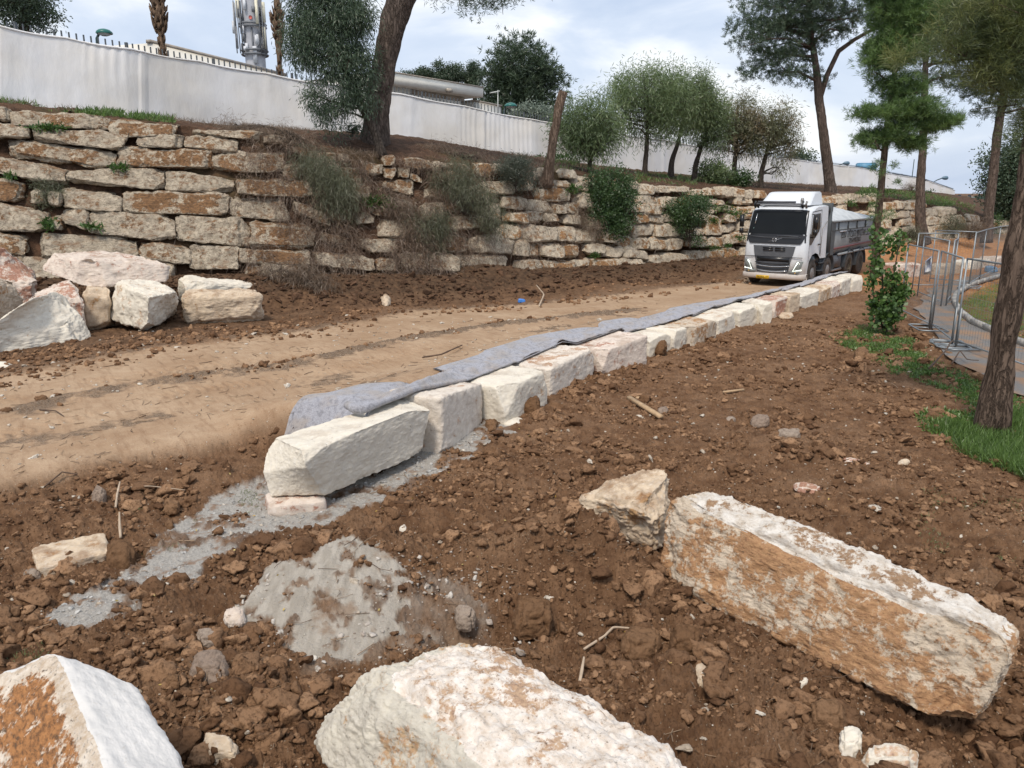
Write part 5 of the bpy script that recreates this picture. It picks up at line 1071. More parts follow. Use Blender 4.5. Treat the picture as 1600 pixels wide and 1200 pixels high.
# ------------------------------------------------------------------ foliage
def leaf_mat(name, a, b, tr=.35, rough=.6, tint=None):
    m = M(name); rn = m.attr('rnd'); p = m.pos(); n = m.noise(p, .9, 3)
    c = m.mix(rn, a, b)
    if tint: c = m.mix(m.rng(n, .5, .62, 0, .7), c, tint)
    d = m.n('ShaderNodeBsdfDiffuse', {'Color': c}); t = m.n('ShaderNodeBsdfTranslucent', {'Color': c}); g = m.n('ShaderNodeBsdfGlossy', {'Roughness': .45, 'Color': (1, 1, 1, 1)})
    x = m.n('ShaderNodeMixShader', {0: tr, 1: d.outputs[0], 2: t.outputs[0]}); y = m.n('ShaderNodeMixShader', {0: .04, 1: x.outputs[0], 2: g.outputs[0]})
    m.t.links.new(y.outputs[0], m.out.inputs['Surface']); return m.m
def bark_mat(name, a, b, sc=1.0):
    m = M(name); p = m.pos((1, 1, .22)); n = m.noise(p, 14 * sc, 8, .7, .9); n2 = m.noise(p, 3 * sc, 4)
    v = m.math('ABSOLUTE', m.math('SUBTRACT', m.noise(p, 11 * sc, 5, .65, .35), .5))
    c = m.mix(m.rng(n, .35, .65), a, b); c = m.mix(m.rng(v, 0, .045, .55, 0), c, tuple(x * .35 for x in a)); c = m.mix(m.rng(n2, .55, .7, 0, .4), c, tuple(min(1, x * 1.5) for x in b))
    return m.bsdf(c, .95, 0, m.bump(m.math('ADD', n, m.rng(v, 0, .06)), .9, .04), .1)
def blades(C_, dirv, ln, wd, rg, rnd=None, droop=0.0, bend=False):
    """one thin leaf (4 verts, 2 tris as a quad rhombus) per centre along dirv"""
    n = len(C_); dirv = dirv / (np.linalg.norm(dirv, axis=1)[:, None] + 1e-9); s = np.cross(dirv, rg.normal(size=(n, 3))); s /= np.linalg.norm(s, axis=1)[:, None] + 1e-9
    ln = np.broadcast_to(ln, n)[:, None]; wd = np.broadcast_to(wd, n)[:, None]
    a = C_; b = C_ + dirv * ln * .5 + s * wd * .5; c = C_ + dirv * ln; c = c - np.array([0, 0, 1.0]) * ln * droop; d = C_ + dirv * ln * .5 - s * wd * .5
    V = np.stack([a, b, c, d], 1).reshape(-1, 3); F = np.arange(4 * n).reshape(-1, 4); r = rg.rand(n) if rnd is None else rnd
    return V, F, np.repeat(r, 4)
def clusters(blobs, n, rg, hollow=.35, gap=.0, seed=0, minc=3):
    out = []; tot = sum(b[1][0] * b[1][1] * b[1][2] for b in blobs)
    for (c, r) in blobs:
        k = max(minc, int(n * r[0] * r[1] * r[2] / tot)); v = rg.normal(size=(k * 2, 3)); v /= np.linalg.norm(v, axis=1)[:, None]; q = np.array(c) + v * np.array(r) * (rg.uniform(hollow ** 3, 1, (k * 2, 1)) ** (1 / 3.0))
        if gap: q = q[fbm(q * 1.1, 2, seed) > gap - .35]
        out.append(q[:k])
    return np.vstack(out)
def tree(name, label, cat, trunk, blobs, mleaf, mbark, ncl=260, per=60, spread=.32, ln=.10, wd=.03, style='leaf', seed=0, limbs=26, group=None, tsides=10, limb_r=.04, gap=.0, droop=0.0, tnoise=.08, limb_start=.35, twigs=True, minc=3):
    rg = np.random.RandomState(seed); trunk = [(np.array(p, float), r) for p, r in trunk]; base = trunk[0][0]
    root = thing(name, tuple(base), label, cat, group); tp = np.array([p for p, _ in trunk]); tr = np.array([r for _, r in trunk])
    s = np.r_[0, np.cumsum(np.linalg.norm(np.diff(tp, axis=0), axis=1))]; u = np.linspace(0, s[-1], max(14, int(s[-1] / .18)))
    T_ = np.stack([np.interp(u, s, tp[:, k]) for k in range(3)], 1); r_ = np.interp(u, s, tr)
    ker = np.ones(3) / 3
    for k in range(3):
        for _ in range(3): T_[1:-1, k] = (T_[:-2, k] + T_[1:-1, k] * 2 + T_[2:, k]) / 4
    mb = MB(); mb.tube(T_ - base, r_ * (1 + .14 * np.exp(-u / .35)), tsides, noise=tnoise, seed=seed, nfreq=5)
    cl = clusters(blobs, ncl, rg, gap=gap, seed=seed, minc=minc) if blobs else np.zeros((0, 3))
    if len(cl) and limbs:
        i0 = int(len(T_) * limb_start)
        for q in cl[rg.permutation(len(cl))[:limbs]]:
            dd = np.linalg.norm(T_[i0:] - q, axis=1) + np.maximum(0, T_[i0:, 2] - q[2] + .3) * 3; j = i0 + int(np.argmin(dd)); a = T_[j]
            mid = a * .5 + q * .5; mid[2] += rg.uniform(-.1, .15) * np.linalg.norm(q - a); c1 = a * .75 + mid * .25 + rg.normal(size=3) * .05
            r0 = min(limb_r * rg.uniform(.6, 1.5), r_[j] * .7)
            mb.tube(np.array([a, c1, mid + rg.normal(size=3) * .08, q * .8 + mid * .2 + rg.normal(size=3) * .06, q]) - base, [r0, r0 * .85, r0 * .6, r0 * .35, r0 * .15], 5, cap=False)
            if twigs:
                for _ in range(3):
                    e_ = q + rg.normal(size=3) * spread * 1.3; mb.tube(np.array([mid * .3 + q * .7, e_]) - base, [r0 * .35, r0 * .1], 3, cap=False)
    mb.build('trunk', mbark, root, smooth=True)
    if len(cl):
        n = len(cl) * per; ci = np.repeat(np.arange(len(cl)), per); L = MB(); shade = rg.rand(len(cl))
        if style == 'leaf':
            off = rg.normal(size=(n, 3)) * spread * np.array([1, 1, .75]); C_ = cl[ci] + off; dv = rg.normal(size=(n, 3)) + np.array([0, 0, -droop * 1.5]); V, F, r = blades(C_, dv, ln * rg.uniform(.6, 1.3, n), wd, rg, np.clip(shade[ci] * .6 + rg.rand(n) * .4, 0, 1))
        elif style == 'willow':
            off = rg.normal(size=(n, 3)) * spread * np.array([.8, .8, 1.0]); C_ = cl[ci] + off; dv = rg.normal(size=(n, 3)) * .5 + off / spread * .3 + np.array([0, 0, -droop]); V, F, r = blades(C_, dv, ln * rg.uniform(.6, 1.3, n), wd, rg, np.clip(shade[ci] * .6 + rg.rand(n) * .4, 0, 1))
        else:  # pine: several tufts per cluster, needles fanning up and out
            tn = 9; tf = cl[np.repeat(np.arange(len(cl)), tn)] + rg.normal(size=(len(cl) * tn, 3)) * spread * np.array([1, 1, .5]); ax = (tf - cl[np.repeat(np.arange(len(cl)), tn)]) / spread * .5 + np.array([0, 0, .45]); k = per // tn
            C_ = np.repeat(tf, k, 0) + rg.normal(size=(len(tf) * k, 3)) * .04; dv = np.repeat(ax, k, 0) + rg.normal(size=(len(tf) * k, 3)) * .75; V, F, r = blades(C_, dv, ln * rg.uniform(.6, 1.2, len(C_)), wd, rg, np.clip(np.repeat(np.repeat(shade, tn), k) * .6 + rg.rand(len(C_)) * .4, 0, 1))
        L.add(V - base, F, 0, r); L.build('crown', mleaf, root)
    return root
YR = [None, 0.0]
def ref(px=None, py=0, d=0, ground=False):
    '''trees stand upright: their points share the distance of the foot'''
    YR[0] = None if px is None else (GP(px, py)[1] if ground else D(px, py, d)[1]); YR[1] = d
def DT(px, py, d):
    if YR[0] is None: return D(px, py, d)
    r = ray(px, py); y = YR[0] + (d - YR[1]); return np.array([r[0] / r[1] * y, y, CAMZ + r[2] / r[1] * y])
def blob(px, py, d, rx, ry, rz=None): return (DT(px, py, d), (rx * d / FPX, (rz if rz is not None else rx) * d / FPX, ry * d / FPX))
def tp(*a): return [(DT(x, y, d), w_ * d / FPX / 2) for x, y, d, w_ in a]
ml_ac = leaf_mat('acacia_leaf', (.085, .135, .055), (.23, .30, .13)); ml_ac2 = leaf_mat('acacia_leaf_dry', (.10, .12, .06), (.24, .24, .13), tint=(.28, .20, .12)); ml_dk = leaf_mat('willowy_leaf', (.038, .068, .040), (.11, .16, .09))
ml_pine = leaf_mat('pine_needle_dark', (.034, .065, .040), (.11, .16, .09), .2); ml_pine2 = leaf_mat('pine_needle_bright', (.042, .090, .028), (.17, .27, .075), .3); ml_pine3 = leaf_mat('pine_needle_olive', (.042, .065, .024), (.17, .20, .06), .25, tint=(.22, .22, .06))
ml_far = leaf_mat('far_leaf', (.035, .06, .035), (.10, .145, .08)); ml_olive = leaf_mat('olive_leaf', (.14, .18, .14), (.28, .33, .26)); ml_bush = leaf_mat('bush_leaf', (.024, .055, .018), (.09, .16, .05)); ml_sap = leaf_mat('sapling_leaf', (.035, .085, .018), (.14, .24, .06), .35)
ml_grey = leaf_mat('grey_brush', (.07, .085, .045), (.19, .195, .115)); ml_dry = leaf_mat('dry_brush', (.15, .10, .07), (.30, .23, .16)); ml_weed = leaf_mat('weed', (.055, .105, .025), (.17, .28, .065), .35)
bk = bark_mat('pine_bark', (.10, .078, .064), (.21, .165, .138)); bk2 = bark_mat('near_pine_bark', (.085, .060, .045), (.20, .145, .11), .9); bk3 = bark_mat('acacia_bark', (.07, .055, .045), (.17, .14, .115), 2); bk_palm = bark_mat('palm_bark', (.12, .08, .055), (.26, .18, .12), .6)
# thick pine at the fence, crown mostly above the picture
ref(584, 232, 31, False)
tree('thick_pine', 'thick leaning pine trunk rising out of the picture on top of the stone wall', 'pine tree', tp((584, 232, 31, 46), (588, 180, 31, 39), (598, 110, 31, 35), (610, 50, 31, 38), (626, 0, 31, 38), (650, -70, 31, 42), (690, -160, 31, 34), (720, -260, 31, 22)),
     [blob(700, -20, 29, 55, 12), blob(760, -2, 29, 45, 15), blob(800, -28, 29, 40, 20), blob(640, -190, 31, 150, 60), blob(760, -230, 31, 150, 70), blob(720, -330, 31, 160, 70)], ml_pine, bk, ncl=300, per=90, spread=.32, ln=.20, wd=.022, style='pine', seed=3, limbs=34, tsides=28, limb_r=.09, tnoise=.10, limb_start=.55, minc=26)
ref(597, 244, 29, False)
tree('willowy_acacia', 'dark drooping willowy tree in front of the thick pine trunk', 'acacia tree', tp((597, 244, 29, 15), (590, 215, 29, 13), (570, 175, 29, 13), (548, 130, 29, 11), (525, 80, 29, 8), (515, 20, 29, 6)),
     [blob(515, 20, 29, 62, 36), blob(505, 70, 29, 56, 40), blob(545, 110, 28.6, 42, 44), blob(520, 150, 28.6, 44, 30), blob(560, 55, 28.6, 30, 50), blob(470, 50, 29, 26, 46), blob(515, 188, 28.6, 20, 20), blob(500, -35, 29, 60, 30), blob(575, 150, 28.4, 16, 30)], ml_dk, bk3, ncl=620, per=80, spread=.22, ln=.17, wd=.028, style='willow', seed=4, limbs=50, droop=.8, tsides=12, limb_start=.3, gap=.12)
ref(853, 292, 33, False)
tree('pruned_stump', 'bare leaning trunk sawn off at the top, standing on the wall edge', 'tree', tp((853, 292, 33, 19), (858, 262, 33, 15), (863, 225, 33, 14), (870, 185, 33, 13.5), (877, 150, 33, 15), (880, 143, 33, 14)), [], ml_dk, bark_mat('stump_bark', (.15, .10, .07), (.27, .20, .15)), seed=5, tsides=14, tnoise=.2)
ref(550, 214, 30, False)
tree('small_shoots', 'leafy shoots growing at the foot of the willowy tree', 'shrub', tp((550, 214, 30, 3), (551, 200, 30, 2)), [blob(552, 203, 30, 15, 8)], ml_dk, bk3, ncl=16, per=30, spread=.14, ln=.12, wd=.035, seed=6, limbs=6)
AC = [('dense round acacia nearest the sawn off trunk', (921, 284, 38), (918, 205), (56, 56), ml_ac, 7, 220), ('tallest acacia of the row with a broad domed crown', (1007, 281, 44), (1012, 168), (70, 60), ml_ac, 8, 360), ('slender acacia merging with the right side of the domed one', (1048, 278, 46), (1072, 165), (46, 56), ml_ac, 9, 240),
      ('thin acacia in the middle of the row with a see-through crown', (1085, 284, 47), (1108, 190), (30, 50), ml_ac, 10, 130), ('acacia with brownish thinning foliage, second from the right end of its row', (1146, 288, 49), (1152, 200), (38, 54), ml_ac2, 11, 170), ('rightmost acacia of the row, spreading right above the truck', (1188, 296, 48), (1206, 205), (44, 48), ml_ac2, 12, 170)]
for lb, (bx_, by_, d), (cx, cy), (rx, ry), ml, sd_, nc in AC:
    k = rx; ref(bx_, by_ + 4, d)
    rx *= 1.12; ry *= 1.06; bl_ = [blob(cx, cy - ry * .3, d, rx * .8, ry * .6), blob(cx - rx * .42, cy + ry * .15, d, rx * .5, ry * .5), blob(cx + rx * .42, cy + ry * .1, d, rx * .5, ry * .5), blob(cx, cy + ry * .35, d, rx * .62, ry * .35)]
    if sd_ in (8, 9): bl_[1:] = [blob(cx - rx * .5, cy, d, rx * .45, ry * .55), blob(cx + rx * .45, cy, d, rx * .5, ry * .6), blob(cx + rx * .1, cy + ry * .5, d, rx * .5, ry * .3)]
    if sd_ == 12: bl_ += [blob(1238, 225, d, 16, 16), blob(1225, 255, d, 18, 14)]
    root = tree('acacia', lb, 'acacia tree', tp((bx_, by_ + 4, d, 10), (bx_ + 1, by_ - 25, d, 8), (bx_ + (cx - bx_) * .4 + 2, by_ - 55, d, 6), (cx, cy, d, 4), (cx, cy - ry * .6, d, 2)), bl_, ml, bk3, ncl=nc, per=64, spread=.36, ln=.26, wd=.036, style='willow', droop=.5, seed=sd_, limbs=46, limb_r=.06, limb_start=.22, group='acacias in a row on the shelf below the fence', gap=.10)
# far trees behind the fence
FT = [('large dark conifer like tree standing behind the fence, left of the acacias', (815, 200, 78), [(815, 108, 46, 44), (790, 150, 38, 34), (842, 145, 36, 40), (812, 170, 50, 26), (770, 125, 18, 26), (862, 120, 14, 22)], ml_far, 31, 420, 'pine'), ('dark round tree crown above the flat roof block, nearest to the large dark tree', (742, 170, 85), [(742, 112, 14, 13), (738, 125, 16, 12)], ml_far, 32, 60, 'leaf'),
      ('dark double crown in the middle of the three above the flat roof block', (700, 170, 85), [(690, 108, 12, 11), (712, 114, 18, 12), (700, 122, 22, 10)], ml_far, 33, 90, 'leaf'), ('smallest dark crown above the left half of the flat roof block', (662, 170, 85), [(664, 116, 14, 8), (636, 119, 9, 4)], ml_far, 34, 40, 'leaf'),
      ('leafy tree beyond the fence in the top left corner', (45, 70, 45), [(35, 10, 48, 26), (60, 32, 32, 18), (10, 28, 40, 26), (20, -20, 60, 30)], ml_far, 35, 220, 'leaf'), ('silvery olive bush poking over the fence under the green dome lamp', (836, 200, 56), [(828, 178, 20, 8), (848, 184, 18, 8), (812, 182, 10, 6)], ml_olive, 36, 60, 'leaf'),
      ('pale green treetop just over the fence right of the acacia row', (1256, 262, 120), [(1252, 249, 12, 5), (1240, 252, 8, 4)], ml_far, 37, 26, 'leaf'), ('dense dark broadleaf tree at the right edge of the picture', (1590, 345, 60), [(1575, 262, 34, 30), (1560, 300, 26, 32), (1600, 300, 40, 40), (1545, 245, 14, 14), (1620, 240, 40, 50), (1590, 335, 36, 20)], ml_pine, 38, 420, 'leaf')]
for lb, (bx_, by_, d), bl_, ml, sd_, nc, st in FT:
    k = d / 60.0; ref(bx_, by_ + 10, d)
    tree('background_tree', lb, 'tree', tp((bx_, by_ + 10, d, 12 / k), (bl_[0][0], bl_[0][1] + 20, d, 9 / k), (bl_[0][0], bl_[0][1], d, 5 / k)), [blob(a, b, d, c, e_) for a, b, c, e_ in bl_], ml, bk3, ncl=nc, per=(110 if sd_ in (32, 33, 34) else 70) if st == 'leaf' else 90, spread=(.2 if sd_ in (32, 33, 34) else .42) * k if st == 'leaf' else .5 * k, ln=(.16 if sd_ in (32, 33, 34) else .24) * k if st == 'leaf' else .42 * k, wd=(.06 if sd_ in (32, 33, 34) else .10) * k if st == 'leaf' else .06 * k, style=st, seed=sd_, limbs=14, limb_r=.07, group='trees beyond the fence')
# pines on the right
ref(1299, 306, 50, False)
tree('forked_pine', 'tall forked pine with a wide dark crown standing behind the truck', 'pine tree', tp((1299, 306, 50, 19), (1296, 280, 50, 16), (1291, 240, 50, 15), (1285, 195, 50, 13), (1279, 150, 50, 13), (1276, 110, 50, 10), (1268, 60, 50, 8), (1262, 0, 50, 6)),
     [blob(1225, 60, 50, 58, 30), blob(1180, 50, 50, 36, 30), blob(1190, 100, 50, 36, 20), blob(1250, 15, 50, 70, 30), blob(1170, 12, 50, 26, 20), blob(1300, 40, 50, 44, 28), blob(1240, 105, 50, 40, 22), blob(1290, 120, 50, 22, 14), blob(1345, 20, 50, 30, 24), blob(1260, -40, 50, 80, 30)], ml_pine, bk, ncl=520, per=198, spread=.42, ln=.24, wd=.026, style='pine', seed=41, limbs=44, limb_r=.10, tsides=14, limb_start=.5, gap=.10)
root = bpy.data.objects['forked_pine']
q = MB(); b_ = np.array(root.location); q.tube(np.array([DT(1281, 152, 50), DT(1292, 118, 50), DT(1310, 80, 50), DT(1335, 62, 50), DT(1365, 45, 50), DT(1400, 30, 50)]) - b_, [.20, .17, .15, .12, .10, .05], 8, noise=.1); q.build('fork_limb', bk, root, smooth=True)
ref(1366, 432, 29, True)
tree('bright_young_pine', 'bright green young pine with tiers of bushy foliage behind the leafy sapling', 'pine tree', tp((1366, 432, 29, 11), (1369, 370, 29, 13), (1376, 300, 29, 12), (1382, 240, 29, 11), (1387, 190, 29, 10), (1400, 100, 29, 8), (1410, 20, 29, 6), (1415, -60, 29, 4)),
     [blob(1410, 30, 29, 50, 40), blob(1400, 75, 29, 48, 30), blob(1445, 15, 29, 32, 26), blob(1375, 100, 29, 26, 22), blob(1405, 135, 29, 38, 20), blob(1425, 170, 29, 45, 18), blob(1375, 178, 29, 38, 15), blob(1365, 215, 29, 26, 14), blob(1400, 205, 29, 34, 16), blob(1455, 195, 29, 26, 10), blob(1478, 188, 29, 20, 9), blob(1425, 225, 29, 20, 8), blob(1400, -30, 29, 50, 40)], ml_pine2, bk2, ncl=900, per=207, spread=.20, ln=.22, wd=.017, style='pine', seed=42, limbs=70, limb_r=.04, tsides=14, limb_start=.4, gap=.0, minc=30)
root = bpy.data.objects['bright_young_pine']; b_ = np.array(root.location); rg = np.random.RandomState(9); q = MB()
for px, py, s_ in ((1372, 255, 10), (1378, 270, 12), (1365, 262, 9), (1378, 340, 16), (1362, 338, 14), (1390, 335, 14), (1362, 295, 8), (1398, 258, 9), (1402, 285, 7), (1370, 305, 9), (1364, 320, 8)):
    k = 130; c_ = DT(px, py, 28.6); C_ = c_ + rg.normal(size=(k, 3)) * s_ * .35 * 29 / FPX; V, F, r = blades(C_, rg.normal(size=(k, 3)) + np.array([0, 0, .5]), .2, .018, rg); q.add(V - b_, F, 0, r)
q.build('trunk_tufts', ml_pine2, root)
ref(1444, 380, 47.5)
tree('straight_pine', 'straight pine trunk rooted at the wall foot, crown mixing with the bright young pine', 'pine tree', tp((1444, 382, 47.5, 20), (1438, 345, 47.5, 15), (1438, 290, 47.5, 13), (1442, 230, 47.5, 11), (1444, 170, 47.5, 10), (1446, 100, 47.5, 8), (1450, 30, 47.5, 6)),
     [blob(1460, 30, 47.5, 46, 30), blob(1480, 75, 47.5, 34, 24), blob(1440, 60, 47.5, 24, 20), blob(1495, 20, 47.5, 40, 26), blob(1465, 125, 47.5, 20, 12), blob(1470, -20, 47.5, 60, 30)], ml_pine, bk, ncl=460, per=190, spread=.38, ln=.22, wd=.024, style='pine', seed=43, limbs=34, limb_r=.09, tsides=14, limb_start=.55, gap=.0, minc=16)
ref(1541, 377, 50)
tree('right_pine', 'pine at the far right leaning right, trunk rising behind the back mesh panels', 'pine tree', tp((1541, 379, 50, 17), (1545, 330, 50, 14), (1552, 270, 50, 13), (1558, 210, 50, 12), (1568, 150, 50, 11), (1580, 60, 50, 8), (1590, -20, 50, 6)),
     [blob(1540, 120, 50, 40, 24), blob(1570, 60, 50, 46, 40), blob(1520, 140, 50, 24, 14), blob(1545, 168, 50, 26, 12), blob(1600, 110, 50, 40, 40), blob(1610, 0, 50, 60, 40), blob(1530, 30, 50, 40, 30), blob(1630, 60, 50, 40, 60)], ml_pine, bk, ncl=680, per=190, spread=.38, ln=.22, wd=.026, style='pine', seed=44, limbs=44, limb_r=.09, tsides=14, limb_start=.5, gap=.0, minc=20)
near_l = GP(1549, 676); ref(1549, 676, 11, True)
tree('near_pine', 'nearest pine at the right edge, thick dark furrowed trunk with yellowish hanging needles', 'pine tree', [(near_l, .215)] + tp((1556, 620, 11, 42), (1568, 540, 11, 40), (1579, 470, 11, 40), (1591, 400, 11, 39), (1608, 300, 11, 38), (1630, 160, 11, 36), (1655, 0, 11.2, 30), (1670, -120, 11.2, 24)),
     [blob(1560, 70, 11, 40, 28), blob(1500, 80, 11, 34, 16), blob(1460, 66, 11, 26, 8), blob(1600, 40, 11, 60, 45), blob(1545, 20, 11, 60, 26), blob(1530, 115, 11, 40, 18), blob(1590, 130, 11, 34, 26), blob(1420, 92, 11.2, 18, 6), blob(1640, 180, 11, 50, 40), blob(1660, -40, 11, 90, 60), blob(1596, 205, 11, 12, 24)], ml_pine3, bk2, ncl=460, per=216, spread=.13, ln=.15, wd=.006, style='pine', seed=45, limbs=44, limb_r=.028, tsides=40, limb_start=.6, tnoise=.14, gap=.0)
b_ = GP(1594, 452); ref(1594, 452, 22, True)
tree('hidden_pine', 'dark pine trunk showing at the right edge just behind the nearest pine', 'pine tree', [(b_, .2)] + [(DT(1595, 380, 22), .17), (DT(1600, 300, 22), .16), (DT(1608, 200, 22), .14), (DT(1614, 90, 22), .12)], [blob(1620, 60, 22, 30, 40)], ml_pine, bk2, ncl=20, per=60, spread=.3, ln=.2, wd=.02, style='pine', seed=46, limbs=6, tsides=14)
# palms
ref()
def palm(px0, y0, px1, d, wpx, label, seed, bulb):
    rg = np.random.RandomState(seed); pts = []; 
    a, b = D(px0, y0, d), D(px1, -60, d); root = thing('palm_tree', tuple(a), label, 'palm tree', 'palms beyond the fence')
    k = d / FPX; n = 60; mb = MB(); T_ = np.linspace(0, 1, n)[:, None]; L = a * (1 - T_) + b * T_; ys = y0 + (-60 - y0) * T_[:, 0]
    r = np.interp(ys, bulb[0][::-1], bulb[1][::-1]) * k / 2; mb.tube(L - a, r * .8, 14, noise=.2, nfreq=4); mb.build('trunk', bk_palm, root, smooth=True)
    s = MB()
    for i in range(300):
        t = rg.rand(); c = a * (1 - t) + b * t; rr = np.interp(y0 + (-60 - y0) * t, bulb[0][::-1], bulb[1][::-1]) * k / 2; th = rg.rand() * 6.28; o = np.array([math.cos(th), math.sin(th), 0])
        if rr < 7 * k and rg.rand() < .75: continue
        p0 = c + o * rr * .7 - a; s.tube([p0, p0 + o * rr * .35 + np.array([0, 0, .12]), p0 + o * rr * .55 + np.array([0, 0, .32])], [.07, .055, .02], 4)
    s.build('leaf_stubs', bk_palm, root)
palm(256, 100, 241, 37, 20, 'palm trunk with a shaggy bulge on the left, cut by the top of the picture', 51, ([130, 90, 60, 45, 25, 0, -60], [11, 10, 9, 18, 22, 20, 18]))
palm(438, 130, 430, 44, 20, 'slimmer palm trunk between the phone tower and the willowy tree', 52, ([140, 100, 75, 50, 30, 12, -60], [9, 10, 12, 17, 20, 12, 9]))
# ------------------------------------------------------------------ shrubs on and above the wall
def bush(name, label, px, py, d, blobs, ml, n, per, seed, ln=.10, wd=.03, spread=.16, style='leaf', droop=.0, cat='shrub', gap=0.0, group='shrubs growing on the stone wall', limbs=16):
    ref()
    return tree(name, label, cat, tp((px, py, d, 3), (px, py - 8, d, 2)), [blob(a, b, d, c, e_) for a, b, c, e_ in blobs], ml, bk3, ncl=n, per=per, spread=spread, ln=ln, wd=wd, style=style, droop=droop, seed=seed, limbs=limbs, group=group, limb_start=0.0, limb_r=.02, gap=gap)
bush('leafy_bush', 'dense dark green bush in the middle of the wall', 950, 385, 34.6, [(955, 300, 34, 40), (945, 340, 32, 32), (975, 330, 22, 32), (935, 300, 22, 28), (960, 365, 18, 14)], ml_bush, 260, 70, 61, .13, .05, .2)
bush('leafy_bush', 'looser green bush on the wall left of the truck', 1078, 388, 37.6, [(1080, 330, 26, 28), (1065, 350, 22, 24), (1085, 365, 14, 20), (1095, 318, 14, 12), (1048, 325, 12, 14)], ml_bush, 130, 60, 62, .13, .045, .2, gap=.15)
bush('leafy_bush', 'green shrub at the foot of the fence left of the brownish acacia', 1112, 292, 47, [(1112, 268, 22, 17), (1100, 275, 14, 12), (1126, 275, 14, 12)], ml_ac, 60, 50, 63, .2, .07, .25, group='low green shrubs under the acacias')
bush('leafy_bush', 'low green shrub at the foot of the fence right of the brownish acacia', 1158, 294, 47.5, [(1158, 280, 17, 10), (1148, 284, 12, 8)], ml_bush, 40, 50, 64, .2, .07, .25, group='low green shrubs under the acacias')
bush('rosemary_bush', 'blue green needly bush on the wall edge left of the sawn off trunk', 806, 300, 31, [(812, 268, 26, 22), (800, 258, 28, 14), (822, 290, 16, 12), (790, 265, 14, 10)], leaf_mat('rosemary', (.05, .065, .045), (.12, .14, .10)), 110, 60, 65, .16, .018, .16)
bush('broom_tuft', 'rounded grey green tuft growing between blocks at the upper left of the wall', 76, 322, 24.6, [(76, 300, 26, 16), (70, 315, 18, 12), (85, 325, 12, 10)], ml_grey, 50, 60, 66, .14, .014, .12)
TW = [('broad dry shrub covering blocks right of the upper left courses', 515, 345, 27.0, [(490, 260, 30, 22), (520, 285, 34, 26), (540, 310, 24, 30), (470, 255, 16, 10), (515, 325, 24, 20)], ml_grey, 150, 71), ('grey green trailing shrub in the middle of the collapsed wall part', 720, 330, 29.2, [(700, 285, 30, 20), (735, 300, 34, 24), (760, 330, 24, 24), (725, 260, 26, 12), (780, 350, 20, 16)], ml_grey, 140, 72),
      ('tangle of dry twigs hanging down the collapsed wall part', 640, 380, 28.2, [(640, 350, 24, 30), (620, 320, 26, 20), (665, 375, 24, 20), (600, 360, 20, 18)], ml_dry, 120, 73), ('grey trailing shrub hanging over the lower courses left of the bright blocks', 665, 400, 28.2, [(672, 370, 18, 30), (650, 350, 16, 16), (690, 345, 16, 16)], ml_grey, 80, 74),
      ('dry grassy tufts at the fence foot right of the thick pine', 700, 246, 32, [(680, 236, 26, 6), (715, 240, 20, 6), (745, 246, 20, 5)], ml_dry, 50, 75), ('low dry brush on the wall top under the willowy tree', 470, 222, 27.5, [(430, 210, 30, 6), (365, 198, 24, 5), (480, 224, 24, 6)], ml_dry, 50, 76), ('brown twig heap left of the dense dark bush', 900, 365, 34.0, [(905, 345, 20, 16), (925, 360, 18, 20), (890, 335, 14, 12)], ml_dry, 60, 77), ('dry roots and twigs hanging at the foot of the wall right of the boulder heap', 470, 440, 24.6, [(470, 430, 24, 16), (430, 425, 20, 10), (500, 440, 20, 12)], ml_dry, 60, 78),
      ('bushy grey shrub at the foot of the far right wall part', 1490, 372, 49, [(1492, 350, 20, 16), (1480, 360, 12, 10)], ml_grey, 50, 79), ('reddish dry shrub beside the grey one under the far right wall part', 1515, 374, 49, [(1520, 356, 20, 12), (1530, 362, 14, 8)], leaf_mat('reddish_brush', (.12, .09, .06), (.26, .19, .13)), 50, 80), ('dark low shrub around the foot of the straight pine', 1430, 374, 44, [(1425, 365, 12, 8)], ml_grey, 20, 81), ('brown withered tuft over the right end of the fence foot', 1425, 300, 80, [(1425, 292, 16, 7)], ml_dry, 20, 82)]
for lb, px, py, d, bl_, ml, n, sd_ in TW:
    bush('dry_shrub', lb, px, py, d, bl_, ml, int(n * 1.5), 46, sd_, .26, .011, .20, style='willow', droop=.9, limbs=30)
